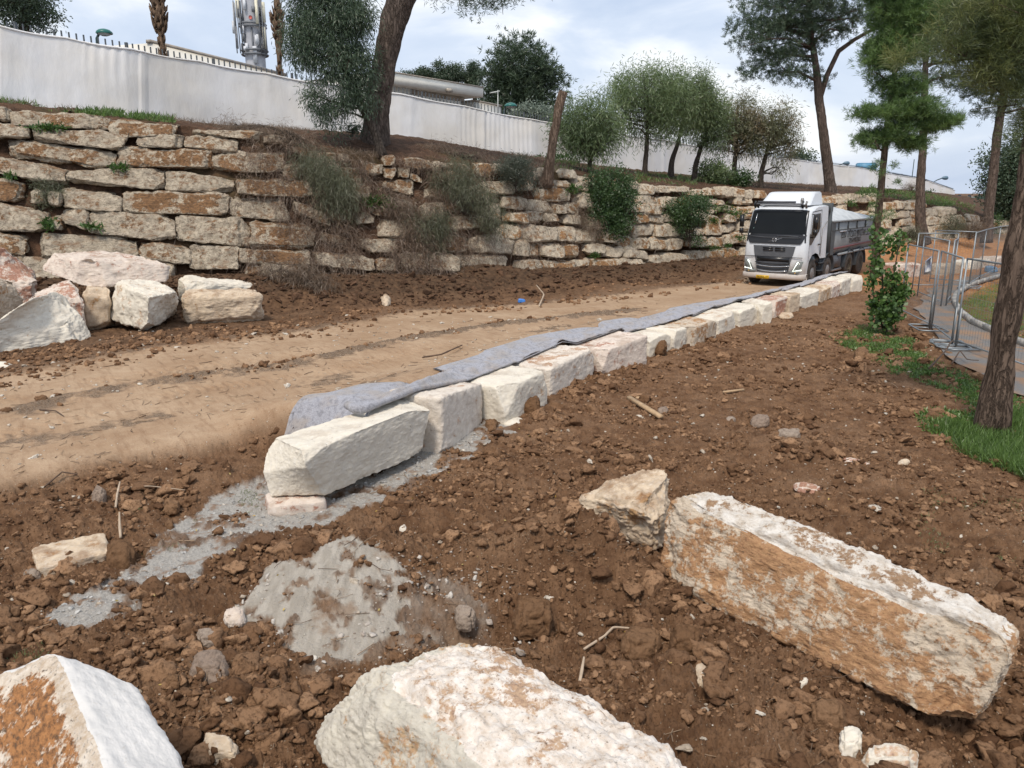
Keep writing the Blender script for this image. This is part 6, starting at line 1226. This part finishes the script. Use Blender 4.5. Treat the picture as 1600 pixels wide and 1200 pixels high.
    # long bare twigs
# ------------------------------------------------------------------ leafy sapling
def sapling():
    base = GP(1383, 522); d = 17.9; ref(1383, 522, d, True); root = thing('leafy_sapling', tuple(base), 'young multi stemmed tree with round bright leaves in a green weed patch', 'sapling'); rg = np.random.RandomState(7)
    stems = [[(1383, 520), (1380, 470), (1378, 420), (1372, 380), (1376, 345)], [(1384, 520), (1390, 470), (1398, 420), (1404, 385), (1410, 352)], [(1382, 520), (1368, 480), (1362, 440), (1358, 410)], [(1385, 520), (1398, 490), (1408, 460), (1418, 440)]]
    q = MB(); allp = []
    for s_ in stems:
        pts = np.array([DT(x, y, d + rg.uniform(-.25, .25)) for x, y in s_]); pts[0] = base; pts = resample(pts, 12); q.tube(pts - base, np.linspace(.03, .006, 12), 6); allp.append(pts[3:])
    q.build('trunk', bk3, root, smooth=True)
    bl_ = [blob(1385, 478, d, 30, 26), blob(1400, 440, d, 22, 22), blob(1368, 430, d, 15, 24), blob(1378, 498, d, 26, 14), blob(1376, 385, d, 13, 28), blob(1405, 385, d, 13, 26), blob(1405, 455, d, 20, 12), blob(1365, 365, d, 8, 10)]
    cl = clusters(bl_, 250, rg, .1); k = 9; n = len(cl) * k; C_ = np.repeat(cl, k, 0) + rg.normal(size=(n, 3)) * .07; dv = rg.normal(size=(n, 3)) + np.array([0, -.2, .1])
    L = MB(); s = dv / np.linalg.norm(dv, axis=1)[:, None]; a = np.cross(s, rg.normal(size=(n, 3))); a /= np.linalg.norm(a, axis=1)[:, None]; b = np.cross(s, a); sz = (.043 * rg.uniform(.6, 1.3, n))[:, None]
    V = np.stack([C_ + sz * (math.cos(t) * s * 1.1 + math.sin(t) * a) + b * sz * .25 * abs(math.sin(t)) for t in np.linspace(0, 2 * math.pi, 7)[:-1]], 1).reshape(-1, 3)
    L.add(V - base, np.arange(6 * n).reshape(-1, 6), 0, np.repeat(np.clip(rg.rand(n) * .6 + np.repeat(rg.rand(len(cl)), k) * .4, 0, 1), 6)); L.build('crown', ml_sap, root)
sapling()
# ------------------------------------------------------------------ grass and weeds
def grassy(name, label, polys, n, hgt, wd, ml, seed, broad=0.0, zfun=None):
    rg = np.random.RandomState(seed); out = []
    for pg, dens in polys:
        pg = np.array(pg, float); lo, hi = pg.min(0), pg.max(0); k = int(n * dens); q = rg.uniform(lo, hi, (k * 5, 2)); q = q[in_poly(q, pg)][:k]
        nz = fbm(np.c_[q / 14.0, q[:, :1] * 0], 3, seed); q = q[nz > -.22]
        for x, y in q: out.append(zfun(x, y) if zfun else None)
    Cc = np.array(out); m_ = len(Cc); dv = rg.normal(size=(m_, 3)) * (.45 + broad) + np.array([0, 0, 1.0]); V, F, r = blades(Cc, dv, hgt * rg.uniform(.4, 1.3, m_), wd, rg)
    mb = MB(); mb.add(V, F, 0, r); return tag(mb.build(name, ml), label, 'grass', None, 'stuff')
def zg(x, y):
    p = P(x, y, .2); p[2] = gz(p[0], p[1]) + .0; return p
def zgq(pts):
    pass
class GF:
    """fast ground lookup: P at z=.2, then height from gh in one call"""
def ground_pts(q):
    pts = np.array([P(x, y, .2) for x, y in q]); pts[:, 2] = gh(pts[:, :2]); return pts
def grass_ground(name, label, polys, n, hgt, wd, ml, seed, broad=0.0, jit=.0, thr=-.2):
    rg = np.random.RandomState(seed); Q = []
    for pg, dens in polys:
        pg = np.array(pg, float); lo, hi = pg.min(0), pg.max(0); k = int(n * dens); q = rg.uniform(lo, hi, (k * 5, 2)); q = q[in_poly(q, pg)][:k]; Q.append(q)
    Q = np.vstack(Q); Cc = ground_pts(Q); Cc[:, :2] += rg.normal(size=(len(Cc), 2)) * jit; keep = fbm(np.c_[Cc[:, :2] * 1.6, Cc[:, :1] * 0], 3, seed) > thr; Cc = Cc[keep]; m_ = len(Cc)
    dv = rg.normal(size=(m_, 3)) * (.4 + broad) + np.array([0, 0, 1.0]); V, F, r = blades(Cc, dv, hgt * rg.uniform(.4, 1.4, m_), wd, rg, droop=.15)
    mb = MB(); mb.add(V, F, 0, r); return tag(mb.build(name, ml), label, None, None, 'stuff')
grass_ground('weed_patch', 'bright green weeds around the sapling and along the footpath', [([(1300, 524), (1345, 505), (1425, 525), (1450, 560), (1400, 580), (1345, 552)], .4), ([(1420, 560), (1480, 565), (1545, 605), (1535, 632), (1470, 600), (1425, 585)], .25), ([(1425, 640), (1500, 622), (1600, 615), (1600, 700), (1520, 690), (1450, 660)], .35)], 22000, .09, .022, ml_weed, 91, .5, .05)
grass_ground('long_grass', 'taller fresh green grass around the near pine foot', [([(1460, 650), (1540, 660), (1640, 620), (1640, 760), (1590, 735), (1510, 700)], 1.0)], 15000, .20, .009, ml_weed, 92, 0, .05, -.4)
grass_ground('verge_grass', 'patchy green lawn right of the kerb', [([(1500, 500), (1600, 540), (1640, 560), (1640, 425), (1590, 430), (1545, 445), (1495, 470)], 1.0)], 12000, .06, .02, ml_weed, 93, .4, .05, -.05)
grass_ground('sparse_tufts', 'sparse grass tufts in the loose soil', [([(180, 790), (240, 770), (300, 790), (290, 830), (200, 830)], .2), ([(1440, 760), (1600, 760), (1600, 850), (1450, 830)], .3), ([(1330, 560), (1400, 580), (1450, 640), (1380, 620)], .3), ([(0, 960), (60, 970), (60, 1000), (0, 990)], .05), ([(1080, 1165), (1140, 1165), (1140, 1190), (1080, 1190)], .05), ([(370, 740), (400, 740), (400, 775), (370, 775)], .05)], 5000, .05, .006, leaf_mat('pale_grass', (.10, .14, .05), (.22, .27, .11)), 94, .5, .05, .1)
def terr(px, t, off=0.0):
    a = S(px, wyt(px) + 3) + wnorm(px) * .5; b = fence_pt(px); q = a * (1 - t) + b * t; q[2] += .12 * math.sin(math.pi * t) + off; return q
def grass_terrace(name, label, spans, n, hgt, wd, ml, seed, broad=.3):
    rg = np.random.RandomState(seed); P_ = []
    for (x0, x1, t0, t1, w_) in spans:
        for _ in range(int(n * w_)): P_.append(terr(rg.uniform(x0, x1), rg.uniform(t0, t1)))
    Cc = np.array(P_); Cc = Cc[fbm(Cc * 1.1, 3, seed) > .02]; m_ = len(Cc); dv = rg.normal(size=(m_, 3)) * (.35 + broad) + np.array([0, 0, 1.0]); V, F, r = blades(Cc, dv, hgt * rg.uniform(.4, 1.4, m_), wd, rg, droop=.1)
    mb = MB(); mb.add(V, F, 0, r); tag(mb.build(name, ml), label, None, None, 'stuff')
grass_terrace('shelf_grass', 'green grass growing on the shelf above the stones', [(-60, 90, .1, .9, .08), (95, 270, .05, .6, .2), (860, 905, .0, .9, .1), (1000, 1100, .0, .6, .12), (1350, 1500, .0, .5, .5), (1440, 1530, -.0, .3, .2)], 14000, .30, .03, ml_weed, 95)
grass_terrace('shelf_dry_grass', 'dry brown grass at the fence foot', [(-60, 480, .2, 1, .5), (640, 860, .2, 1, .4), (380, 900, -.1, 1, 4.5), (1100, 1340, .1, .9, .4)], 9000, .26, .014, ml_dry, 96)
def wall_weeds():
    rg = np.random.RandomState(8); P_ = []
    spots = [(15, 275, 8, 3), (145, 355, 16, 4), (75, 350, 10, 8), (185, 262, 14, 4), (75, 200, 30, 4), (590, 315, 20, 8), (607, 322, 12, 3), (870, 245, 24, 4), (1130, 325, 16, 6), (1150, 335, 14, 7), (1115, 345, 12, 5), (1115, 388, 10, 4), (1137, 385, 8, 4), (1155, 372, 10, 4), (1010, 430, 14, 4), (930, 400, 8, 4), (940, 427, 12, 3), (1330, 318, 8, 6), (1385, 300, 20, 4), (1440, 300, 22, 4), (1560, 345, 8, 14), (1558, 368, 8, 10), (1350, 303, 16, 4), (895, 295, 12, 6), (1160, 410, 18, 8), (1090, 310, 20, 4), (1110, 430, 14, 4)]
    for x, y, rx, ry in spots:
        for _ in range(int(14 + rx * ry * 2.2)):
            a, b = rg.normal(size=2) * .5; px, py = x + a * rx, y + b * ry; P_.append(S(px, py, -.15 + rg.uniform(-.1, .1)))
    Cc = np.array(P_); m_ = len(Cc); V, F, r = blades(Cc, rg.normal(size=(m_, 3)) + np.array([0, -.4, .6]), .16 * rg.uniform(.5, 1.4, m_), .05, rg); mb = MB(); mb.add(V, F, 0, r); tag(mb.build('wall_weeds', leaf_mat('wall_weed', (.03, .075, .015), (.10, .19, .04))), 'small green weeds rooted in the joints of the stone wall', None, None, 'stuff')
    P_ = []; D_ = []; 
    for _ in range(34000):
        px = rg.choice([rg.normal(620, 110), rg.uniform(380, 900), rg.uniform(380, 1150)], p=[.6, .25, .15]); t = rg.rand(); py = wyb(px) + 30 - (wyb(px) + 30 - wyt(px)) * t; P_.append(S(px, py, -.12 + rg.uniform(-.12, .05)))
    Cc = np.array(P_); keep = fbm(Cc * .8, 3, 66) > -.12; Cc = Cc[keep]; m_ = len(Cc); dv = rg.normal(size=(m_, 3)) * .7 + np.array([0, -.3, -.5]); V, F, r = blades(Cc, dv, .42 * rg.uniform(.3, 1.5, m_), .013, rg, droop=.3); mb = MB(); mb.add(V, F, 0, r); tag(mb.build('root_litter', leaf_mat('root_litter', (.09, .06, .042), (.24, .17, .12), .1)), 'matted dry roots and pine litter over the collapsed middle of the wall', None, None, 'stuff')
wall_weeds()
# ------------------------------------------------------------------ clods, pebbles, twigs
ICO = None
def ico(sub):
    t = (1 + 5 ** .5) / 2; V = [(-1, t, 0), (1, t, 0), (-1, -t, 0), (1, -t, 0), (0, -1, t), (0, 1, t), (0, -1, -t), (0, 1, -t), (t, 0, -1), (t, 0, 1), (-t, 0, -1), (-t, 0, 1)]
    F = [(0, 11, 5), (0, 5, 1), (0, 1, 7), (0, 7, 10), (0, 10, 11), (1, 5, 9), (5, 11, 4), (11, 10, 2), (10, 7, 6), (7, 1, 8), (3, 9, 4), (3, 4, 2), (3, 2, 6), (3, 6, 8), (3, 8, 9), (4, 9, 5), (2, 4, 11), (6, 2, 10), (8, 6, 7), (9, 8, 1)]
    V = [np.array(v) / np.linalg.norm(v) for v in V]
    for _ in range(sub):
        c = {}; G = []
        def mid(a, b):
            k = (min(a, b), max(a, b))
            if k not in c: v = V[a] + V[b]; V.append(v / np.linalg.norm(v)); c[k] = len(V) - 1
            return c[k]
        for a, b, d in F: x, y, z = mid(a, b), mid(b, d), mid(d, a); G += [(a, x, z), (b, y, x), (d, z, y), (x, y, z)]
        F = G
    return np.array(V), np.array(F)
def clod_shapes(sub, k, seed, amp=.40):
    V, F = ico(sub); out = []
    for i in range(k):
        d = 1 + fbm(V * 1.6 + i * 9.1 + seed, 3, seed + i, .6) * amp * 2.4; U = V * d[:, None]; rg = np.random.RandomState(seed + i)
        for _ in range(4):
            nn = rg.normal(size=3); nn /= np.linalg.norm(nn); U = U - nn * np.maximum(0, U @ nn - .52)[:, None]
        out.append(U)
    return out, F
def scatter(name, label, mat, xy, size, seed, sub=1, flat=.7, sink=.25, mi=None, kinds=16):
    rg = np.random.RandomState(seed); sh, F = clod_shapes(sub, kinds, seed); n = len(xy); mk = masks(xy); z = gh(xy, mk) + ground_detail(xy, mk); which = rg.randint(0, kinds, n); mb = MB()
    for k in range(kinds):
        id_ = np.where(which == k)[0]
        if not len(id_): continue
        m = len(id_); a = rg.rand(m) * 6.283; ca, sa = np.cos(a), np.sin(a); tl = rg.normal(size=m) * .35; ct, st_ = np.cos(tl), np.sin(tl); U = sh[k]; s = size[id_][:, None]
        sx = rg.uniform(.7, 1.35, (m, 1)); X = U[None, :, 0] * s * sx; Y = U[None, :, 1] * s; Z = U[None, :, 2] * s * flat * rg.uniform(.7, 1.2, (m, 1))
        X, Z = X * ct[:, None] - Z * st_[:, None], X * st_[:, None] + Z * ct[:, None]; X, Y = X * ca[:, None] - Y * sa[:, None], X * sa[:, None] + Y * ca[:, None]
        V = np.stack([X + xy[id_, 0:1], Y + xy[id_, 1:2], Z + (z[id_] + size[id_] * flat * (1 - sink * 2) * .5)[:, None]], -1).reshape(-1, 3)
        Fm = (F[None] + (np.arange(m) * len(U))[:, None, None]).reshape(-1, 3); mb.add(V, Fm, 0 if mi is None else np.repeat(mi[id_], len(F)), np.repeat(rg.rand(m), len(U)))
    return tag(mb.build(name, mat, smooth=False), label, None, None, 'stuff')
def clod_mat(name, a, b, c_=None, bs=.8, sc=1.0):
    m = M(name); rn = m.attr('rnd'); p = m.pos(); n = m.noise(p, 30 * sc, 6, .7); c = m.mix(rn, a, b); c = m.mix(m.rng(n, .48, .66, 0, .8), c, tuple(x * .5 for x in a))
    if c_: c = m.mix(m.rng(n, .35, .45, .5, 0), c, c_)
    return m.bsdf(c, .95, 0, m.bump(n, bs, .035), .1)
MC_soil = clod_mat('soil_clod', (.115, .060, .032), (.36, .215, .122)); MC_peb = clod_mat('limestone_pebble', (.38, .31, .235), (.60, .55, .47), None, .4); MC_grey = clod_mat('grey_chip', (.36, .35, .33), (.55, .54, .51), None, .5)
def near_xy(n, r0, r1, seed, p=1.0, amax=50):
    rg = np.random.RandomState(seed); u = rg.rand(n); r = np.exp(np.log(r0) + (np.log(r1) - np.log(r0)) * u); a = R(1) * rg.uniform(-amax, amax, n); return np.stack([np.sin(a) * r, np.cos(a) * r], 1)
def field(name, label, mat, n, r0, r1, k0, pw, seed, sub, cond, minf=.0022, maxs=.09, **kw):
    xy = near_xy(n, r0, r1, seed); mk = masks(xy); keep = cond(xy, mk); xy = xy[keep]; rg = np.random.RandomState(seed + 1); r = np.hypot(xy[:, 0], xy[:, 1]); s = np.minimum(k0 * (r / 5) ** .75 * (rg.pareto(pw, len(xy)) + 1) * (.75 + .9 * np.clip(fbm(np.c_[xy * 1.1, xy[:, :1] * 0], 3, 27) + .25, 0, 1)), maxs * (1 + r / 40)); return scatter(name, label, mat, xy, s, seed, sub, **kw)
on_soil = lambda xy, mk: (mk[2] < .3) & (mk[3] < .35) & (mk[4] < .3) & (mk[5] < .3) & (fbm(np.c_[xy * 1.6, xy[:, :1] * 0], 4, 17, .6) > -.12) & (mk[1] > -2.5)
field('soil_clods', 'countless crumbs and clods of brown soil', MC_soil, 100000, 3.2, 24, .0060, 1.75, 200, 1, on_soil, maxs=.045)
field('larger_clods', 'scattered larger clods of brown soil', MC_soil, 12000, 3.4, 22, .018, 1.7, 210, 2, lambda xy, mk: on_soil(xy, mk) & (fbm(np.c_[xy * .9, xy[:, :1] * 0], 3, 18) > .04), maxs=.10, kinds=10)
field('limestone_pebbles', 'small pale pebbles strewn in the soil', MC_peb, 2600, 3.2, 22, .006, 2.8, 220, 1, lambda xy, mk: (mk[5] < .3), maxs=.028)
field('limestone_chips', 'larger pale limestone chips', MC_peb, 120, 3.6, 24, .018, 2.8, 225, 3, lambda xy, mk: (mk[5] < .3), maxs=.06, kinds=8, flat=.45)
field('gravel_chips', 'grey gravel under and beside the blocks', MC_grey, 20000, 5, 16, .006, 3.0, 230, 1, lambda xy, mk: (mk[3] > .35), maxs=.02)
field('track_debris', 'small debris on the track edges', MC_soil, 18500, 7, 34, .012, 2.6, 240, 1, lambda xy, mk: ((np.abs(mk[1]) < 1.3) | (dist_pl(xy, L_RUT1)[0] < .35)) & (fbm(np.c_[xy * 1.5, xy[:, :1] * 0], 2, 19) > -.1), maxs=.06)
def foot_rubble():
    rg = np.random.RandomState(77); px = rg.uniform(-60, 1200, 2600); t = rg.rand(2600); P_ = []
    for a, b in zip(px, t):
        q = WBASE[0] * 0 + np.array([np.interp(a, WPX, WBASE[:, 0]), np.interp(a, WPX, WBASE[:, 1]), 0]) - wnorm(a) * (.2 + 2.5 * b); P_.append(q[:2])
    xy = np.array(P_); scatter('wall_foot_rubble', 'dark clods and roots banked along the wall foot', [clod_mat('humus_clod', (.055, .032, .020), (.17, .098, .060))], xy, np.minimum(.035 * (rg.pareto(2.5, 2600) + 1), .13), 250, 2)
foot_rubble()
def twigs():
    rg = np.random.RandomState(12); xy = np.vstack([near_xy(900, 3.4, 22, 300), near_xy(1400, 8, 30, 301)]); mk = masks(xy); k = (mk[5] < .3) & ((np.arange(len(xy)) < 900) | (mk[2] > .3) | (np.abs(mk[1]) < 1)); xy = xy[k]; mk = [m[k] for m in mk]; z = gh(xy, mk) + ground_detail(xy, mk); mb = MB()
    for i in range(len(xy)):
        l = rg.uniform(.04, .20) * (1 + .04 * np.hypot(*xy[i])); a = rg.rand() * 6.28; d = np.array([math.cos(a), math.sin(a), rg.normal() * .08]); p = np.array([*xy[i], z[i] + .012]); b = np.array([-d[1], d[0], 0]) * rg.normal() * .1 * l
        mb.tube([p - d * l * .5, p + b, p + d * l * .5], rg.uniform(.0015, .0035) * (1 + .06 * np.hypot(*xy[i])), 3, rnd=rg.rand(), cap=False)
    m = M('twig'); mt = m.bsdf(m.mix(m.attr('rnd'), (.07, .042, .028), (.36, .26, .17)), .9); tag(mb.build('twig_litter', mt), 'thin straws and twigs lying on soil and track', None, None, 'stuff')
twigs()
# ------------------------------------------------------------------ single stones, clods and sticks one can point at
def gp4(cx, cy, rx, ry, rot=0.0):
    out = []
    for a, b in ((-1, 1), (1, 1), (1, -1), (-1, -1)): x, y = a * rx, b * ry; out.append((cx + x * math.cos(rot) - y * math.sin(rot), cy + x * math.sin(rot) + y * math.cos(rot)))
    return out
def lump(name, label, cx, cy, rx, ry, h, mat, cat, seed, rot=0.0, n=16, **kw):
    g0 = GP(cx, cy); z0 = g0[2]; b = [P(x, y, z0) for x, y in gp4(cx, cy, rx, ry, rot)]; c = np.mean(b, axis=0); ins = kw.pop('inset', .2)
    t = [np.array([*(q[:2] * (1 - ins) + c[:2] * ins), z0 + h * f]) for q, f in zip(b, kw.pop('hs', (.8, .9, 1, 1)))]; b = [q - np.array([0, 0, .05]) for q in b]
    args = dict(n=max(n, 24) if n > 13 else n, m=2.6, chips=8, depth=.22, disp=.30 * h, freq=.55 / max(h, .03), seed=seed); args.update(kw)
    return rock(name, b + t, mat, label, cat, None, rnd=(seed * .61) % 1, **args)
MSOIL = clod_mat('clod_soil', (.16, .088, .046), (.25, .148, .083), None, 1.0, .6); MSOILG = clod_mat('chalky_soil', (.26, .19, .145), (.36, .29, .23), None, 1.0, .6)
lump('flat_slab', 'flat yellowish stone slab lying left of the grey gravel strip', 112, 872, 58, 17, .11, MS_TAN, 'slab', 301, -.22, 26, inset=.02, m=12, depth=.08)
lump('soil_clod', 'big round brown clod lying against the yellowish slab', 189, 878, 22, 14, .20, MSOIL, 'clod', 302)
lump('soil_clod', 'round brown clod at the left edge of the gravel, above the bigger one', 270, 796, 13, 7, .13, MSOIL, 'clod', 303)
lump('soil_clod', 'small paired clod in the middle of the grey gravel', 265, 822, 8, 5, .07, MSOIL, 'clod', 304)
lump('soil_clod', 'dark clod leaning against the foot of the third block', 832, 642, 14, 8, .26, MSOIL, 'clod', 305)
lump('soil_clod', 'dark clod between the second and third block', 768, 666, 11, 7, .12, MSOIL, 'clod', 306)
lump('soil_clod', 'biggest rounded clod above the speckled boulder', 832, 985, 38, 26, .32, MSOIL, 'clod', 307, n=30)
lump('soil_clod', 'grey brown clod left of the biggest rounded one', 726, 975, 20, 14, .17, MSOILG, 'clod', 308, n=22)
lump('soil_clod', 'half buried smooth clod right of the biggest rounded one', 1003, 1020, 36, 20, .20, MSOIL, 'clod', 309, n=26)
lump('soil_clod', 'angular clod in front of the left part of the huge orange block', 1070, 1022, 30, 18, .24, MSOIL, 'clod', 310, n=26, depth=.25)
lump('soil_clod', 'broad clod at the lower right in front of the huge orange block', 1290, 1130, 30, 16, .16, MSOIL, 'clod', 311, n=22)
lump('soil_clod', 'loose chalky heap left of the pale imprint', 328, 1052, 34, 24, .17, MSOILG, 'clod', 312, n=26, disp=.05)
lump('soil_clod', 'chalky crumbly clod above the loose chalky heap', 325, 1005, 24, 14, .12, MSOILG, 'clod', 313, n=22, disp=.04)
lump('soil_clod', 'brown clod between the sawn block and the chalky heap', 272, 1075, 18, 12, .13, MSOIL, 'clod', 314, n=20)
lump('soil_clod', 'dark clod under the corner of the sixth block', 1032, 552, 12, 6, .36, MSOIL, 'clod', 315, n=18)
lump('soil_clod', 'clod beside the weeds left of the sapling foot', 1345, 560, 12, 8, .2, MSOIL, 'clod', 316)
lump('stone', 'grey pink stone lying left of the pale imprint', 367, 970, 19, 10, .12, MS_PINK, 'stone', 320, n=18)
lump('stone', 'flat white shard at the foot of the third block', 802, 659, 17, 5, .05, MS_NEW, 'stone', 321, -.1, n=12)
lump('stone', 'elongated tan stone below the angular clod', 1096, 1058, 13, 18, .07, MS_TAN, 'stone', 322, -.15, n=18)
lump('stone', 'white stone under the lower edge of the huge orange block', 1290, 1030, 24, 9, .10, MS_NEW, 'stone', 323, .6, n=18)
lump('stone', 'small cream shard lying alone below the angular tan stone', 1256, 1068, 9, 6, .05, MS_NEW, 'stone', 324, n=12)
lump('stone', 'white squarish stone at the bottom right of the picture', 1328, 1172, 20, 18, .15, MS_NEW, 'stone', 325, n=22)
lump('stone', 'broad cream stone cut by the bottom edge at right', 1390, 1200, 50, 14, .16, MS_NEW, 'stone', 326, n=22)
lump('stone', 'half buried tan stone near the bottom edge between the boulders', 346, 1178, 32, 16, .10, MS_TAN, 'stone', 327, .2, n=20, m=8)
lump('stone', 'small white stone above the pale imprint', 630, 829, 7, 5, .05, MS_NEW, 'stone', 328, n=12)
lump('stone', 'tan stone at the edge of the dirt mound under the jagged boulder', 945, 832, 16, 8, .10, MS_TAN, 'stone', 329, .3, n=16)
lump('stone', 'brown angular rock in the middle of the dirt field', 1187, 662, 17, 7, .15, MSOILG, 'stone', 330, n=18, depth=.25)
lump('stone', 'long flat brown rock right of the angular one', 1232, 683, 20, 5, .11, MSOILG, 'stone', 331, n=16, m=8)
lump('stone', 'whitish flat patch of stone right of the dirt field', 1340, 722, 26, 5, .025, MS_PINK, 'stone', 332, .25, n=14)
lump('stone', 'pale grey shard right of the whitish flat stone', 1412, 722, 11, 4, .035, MS_TAN, 'stone', 333, -.2, n=12)
lump('stone', 'pale elongated stone in the soil above the huge orange block', 1262, 765, 26, 6, .07, MS_PINK, 'stone', 334, .2, n=16)
lump('stone', 'blue grey chip in the dirt field nearest the plank', 1036, 641, 9, 4, .05, MSOILG, 'stone', 335, n=12)
lump('stone', 'second blue grey chip farther right of the plank', 1142, 655, 9, 3, .04, MSOILG, 'stone', 336, n=12)
lump('stone', 'grey white stone lying left of the truck side of the weeds', 1228, 494, 13, 4, .09, MS_TAN, 'stone', 337, n=14)
lump('stone', 'upright pale shard on the bank at the far side of the track', 603, 474, 9, 7, .26, MS_TAN, 'stone', 338, n=14, inset=.4)
lump('stone', 'brown stone in the loose soil at the left edge', 50, 900, 16, 7, .07, MSOILG, 'stone', 339, n=14)
lump('stone', 'brown shard standing in the soil left of the gravel', 156, 780, 12, 9, .16, MSOILG, 'stone', 340, .5, n=14, depth=.25)
lump('stone', 'white stone among the brown clods under the pale imprint', 490, 1034, 10, 6, .06, MS_NEW, 'stone', 341, n=12)
woodm = plain('weathered_wood', (.42, .29, .17), .85, 0, .25, 9, .4)
def stick(name, label, pts, r, mat, cat, dz=.02):
    Q = np.array([GP(x, y, dz + (e if e else 0)) for x, y, e in pts]); Q = resample(Q, 14); q = MB(); q.tube(Q - Q[0], np.linspace(r, r * .6, 14), 7, noise=.25, nfreq=9); o = q.build(name, mat, smooth=True); o.location = Q[0]; return tag(o, label, cat)
def plank(label, a, b, w_, h, mat, dz=.04):
    A_, B_ = GP(*a, dz), GP(*b, dz); t = B_ - A_; l = np.linalg.norm(t); t /= l; n = np.cross((0, 0, 1), t); n /= np.linalg.norm(n); q = MB(); q.box((0, 0, 0), (l, w_, h), 0, np.stack([t, n, np.cross(t, n)], 1), taper=(.98, .8)); o = q.build('wood_plank', mat); o.location = (A_ + B_) / 2; return tag(o, label, 'plank')
plank('split light wood plank lying in the dirt field', (982, 624), (1033, 655), .09, .05, woodm); plank('short broad tan board beside the split plank', (992, 622), (1010, 627), .2, .04, woodm)
plank('narrow long wood strip right of the planks', (1130, 616), (1162, 612), .05, .03, woodm)
dw_ = plain('dark_twig', (.10, .065, .045), .9, 0, .3, 9, .3); lw_ = plain('pale_twig', (.42, .33, .24), .9, 0, .2, 9, .3)
stick('root_piece', 'curved pale root crossing the soil right of the biggest clod', [(912, 1018, 0), (945, 1000, .02), (958, 988, .03), (986, 985, 0)], .014, lw_, 'root')
stick('stick', 'short bleached stick standing in the soil left of the gravel', [(181, 795, 0), (184, 784, .06), (190, 772, .14)], .016, lw_, 'stick')
stick('stick', 'pale stick upright behind the round clod by the gravel', [(189, 846, .02), (189, 834, .1), (190, 826, .17)], .018, lw_, 'stick')
stick('stick', 'long dark branch lying on the track in the middle distance', [(660, 560, 0), (690, 558, .03), (705, 552, .05), (722, 542, .02)], .02, dw_, 'stick')
stick('stick', 'thin twig lying across soil at the left of the white block', [(205, 766, .02), (235, 768, .05), (290, 771, .02)], .008, lw_, 'stick')
stick('stick', 'dark long twig half buried at the upper left soil edge', [(70, 762, .0), (100, 756, .05), (122, 750, .04)], .012, dw_, 'stick')
stick('stick', 'thin curved twig on the track at the left', [(62, 642, 0), (88, 646, .02), (100, 652, 0)], .012, dw_, 'stick')
stick('branch', 'fallen dark leafy twig lying on the path edge by the weeds', [(1450, 585, .1), (1475, 568, .25), (1482, 560, .34), (1488, 554, .3)], .02, dw_, 'branch'); stick('branch', 'forked dark twig on the path edge right of the leafy one', [(1486, 574, .05), (1498, 562, .18), (1510, 571, .1), (1528, 572, .1)], .016, dw_, 'branch')
stick('stick', 'crooked stick poking up beside the blue plastic scrap', [(842, 480, .0), (850, 470, .2), (838, 462, .35)], .03, lw_, 'stick')
stick('stick', 'short wood chip standing in soil near the speckled boulder', [(905, 1072, .0), (909, 1060, .05), (912, 1048, .10)], .016, lw_, 'stick')
def leaves_litter():
    rg = np.random.RandomState(5); xy = near_xy(160, 3.4, 12, 400); mk = masks(xy); z = gh(xy, mk) + ground_detail(xy, mk) + .015; C_ = np.c_[xy, z]; V, F, r = blades(C_, rg.normal(size=(160, 3)) * np.array([1, 1, .3]), .035, .022, rg); mb = MB(); mb.add(V, F, 0, r); m = M('yellow_leaf'); tag(mb.build('fallen_leaves', m.bsdf(m.mix(m.attr('rnd'), (.42, .26, .05), (.50, .40, .16)), .7)), 'small fallen yellow leaves', None, None, 'stuff')
leaves_litter()
field('chalk_crumbs', 'pale chalky crumbs around the imprint', [clod_mat('chalk_crumb', (.36, .30, .25), (.60, .56, .50), None, .5)], 9000, 3.6, 8, .005, 2.0, 260, 1, lambda xy, mk: (mask_poly(xy, POLY_DUST, .1) > -.25) | (np.abs(mask_poly(xy, POLY_CHALK, .1)) < .12), maxs=.03)
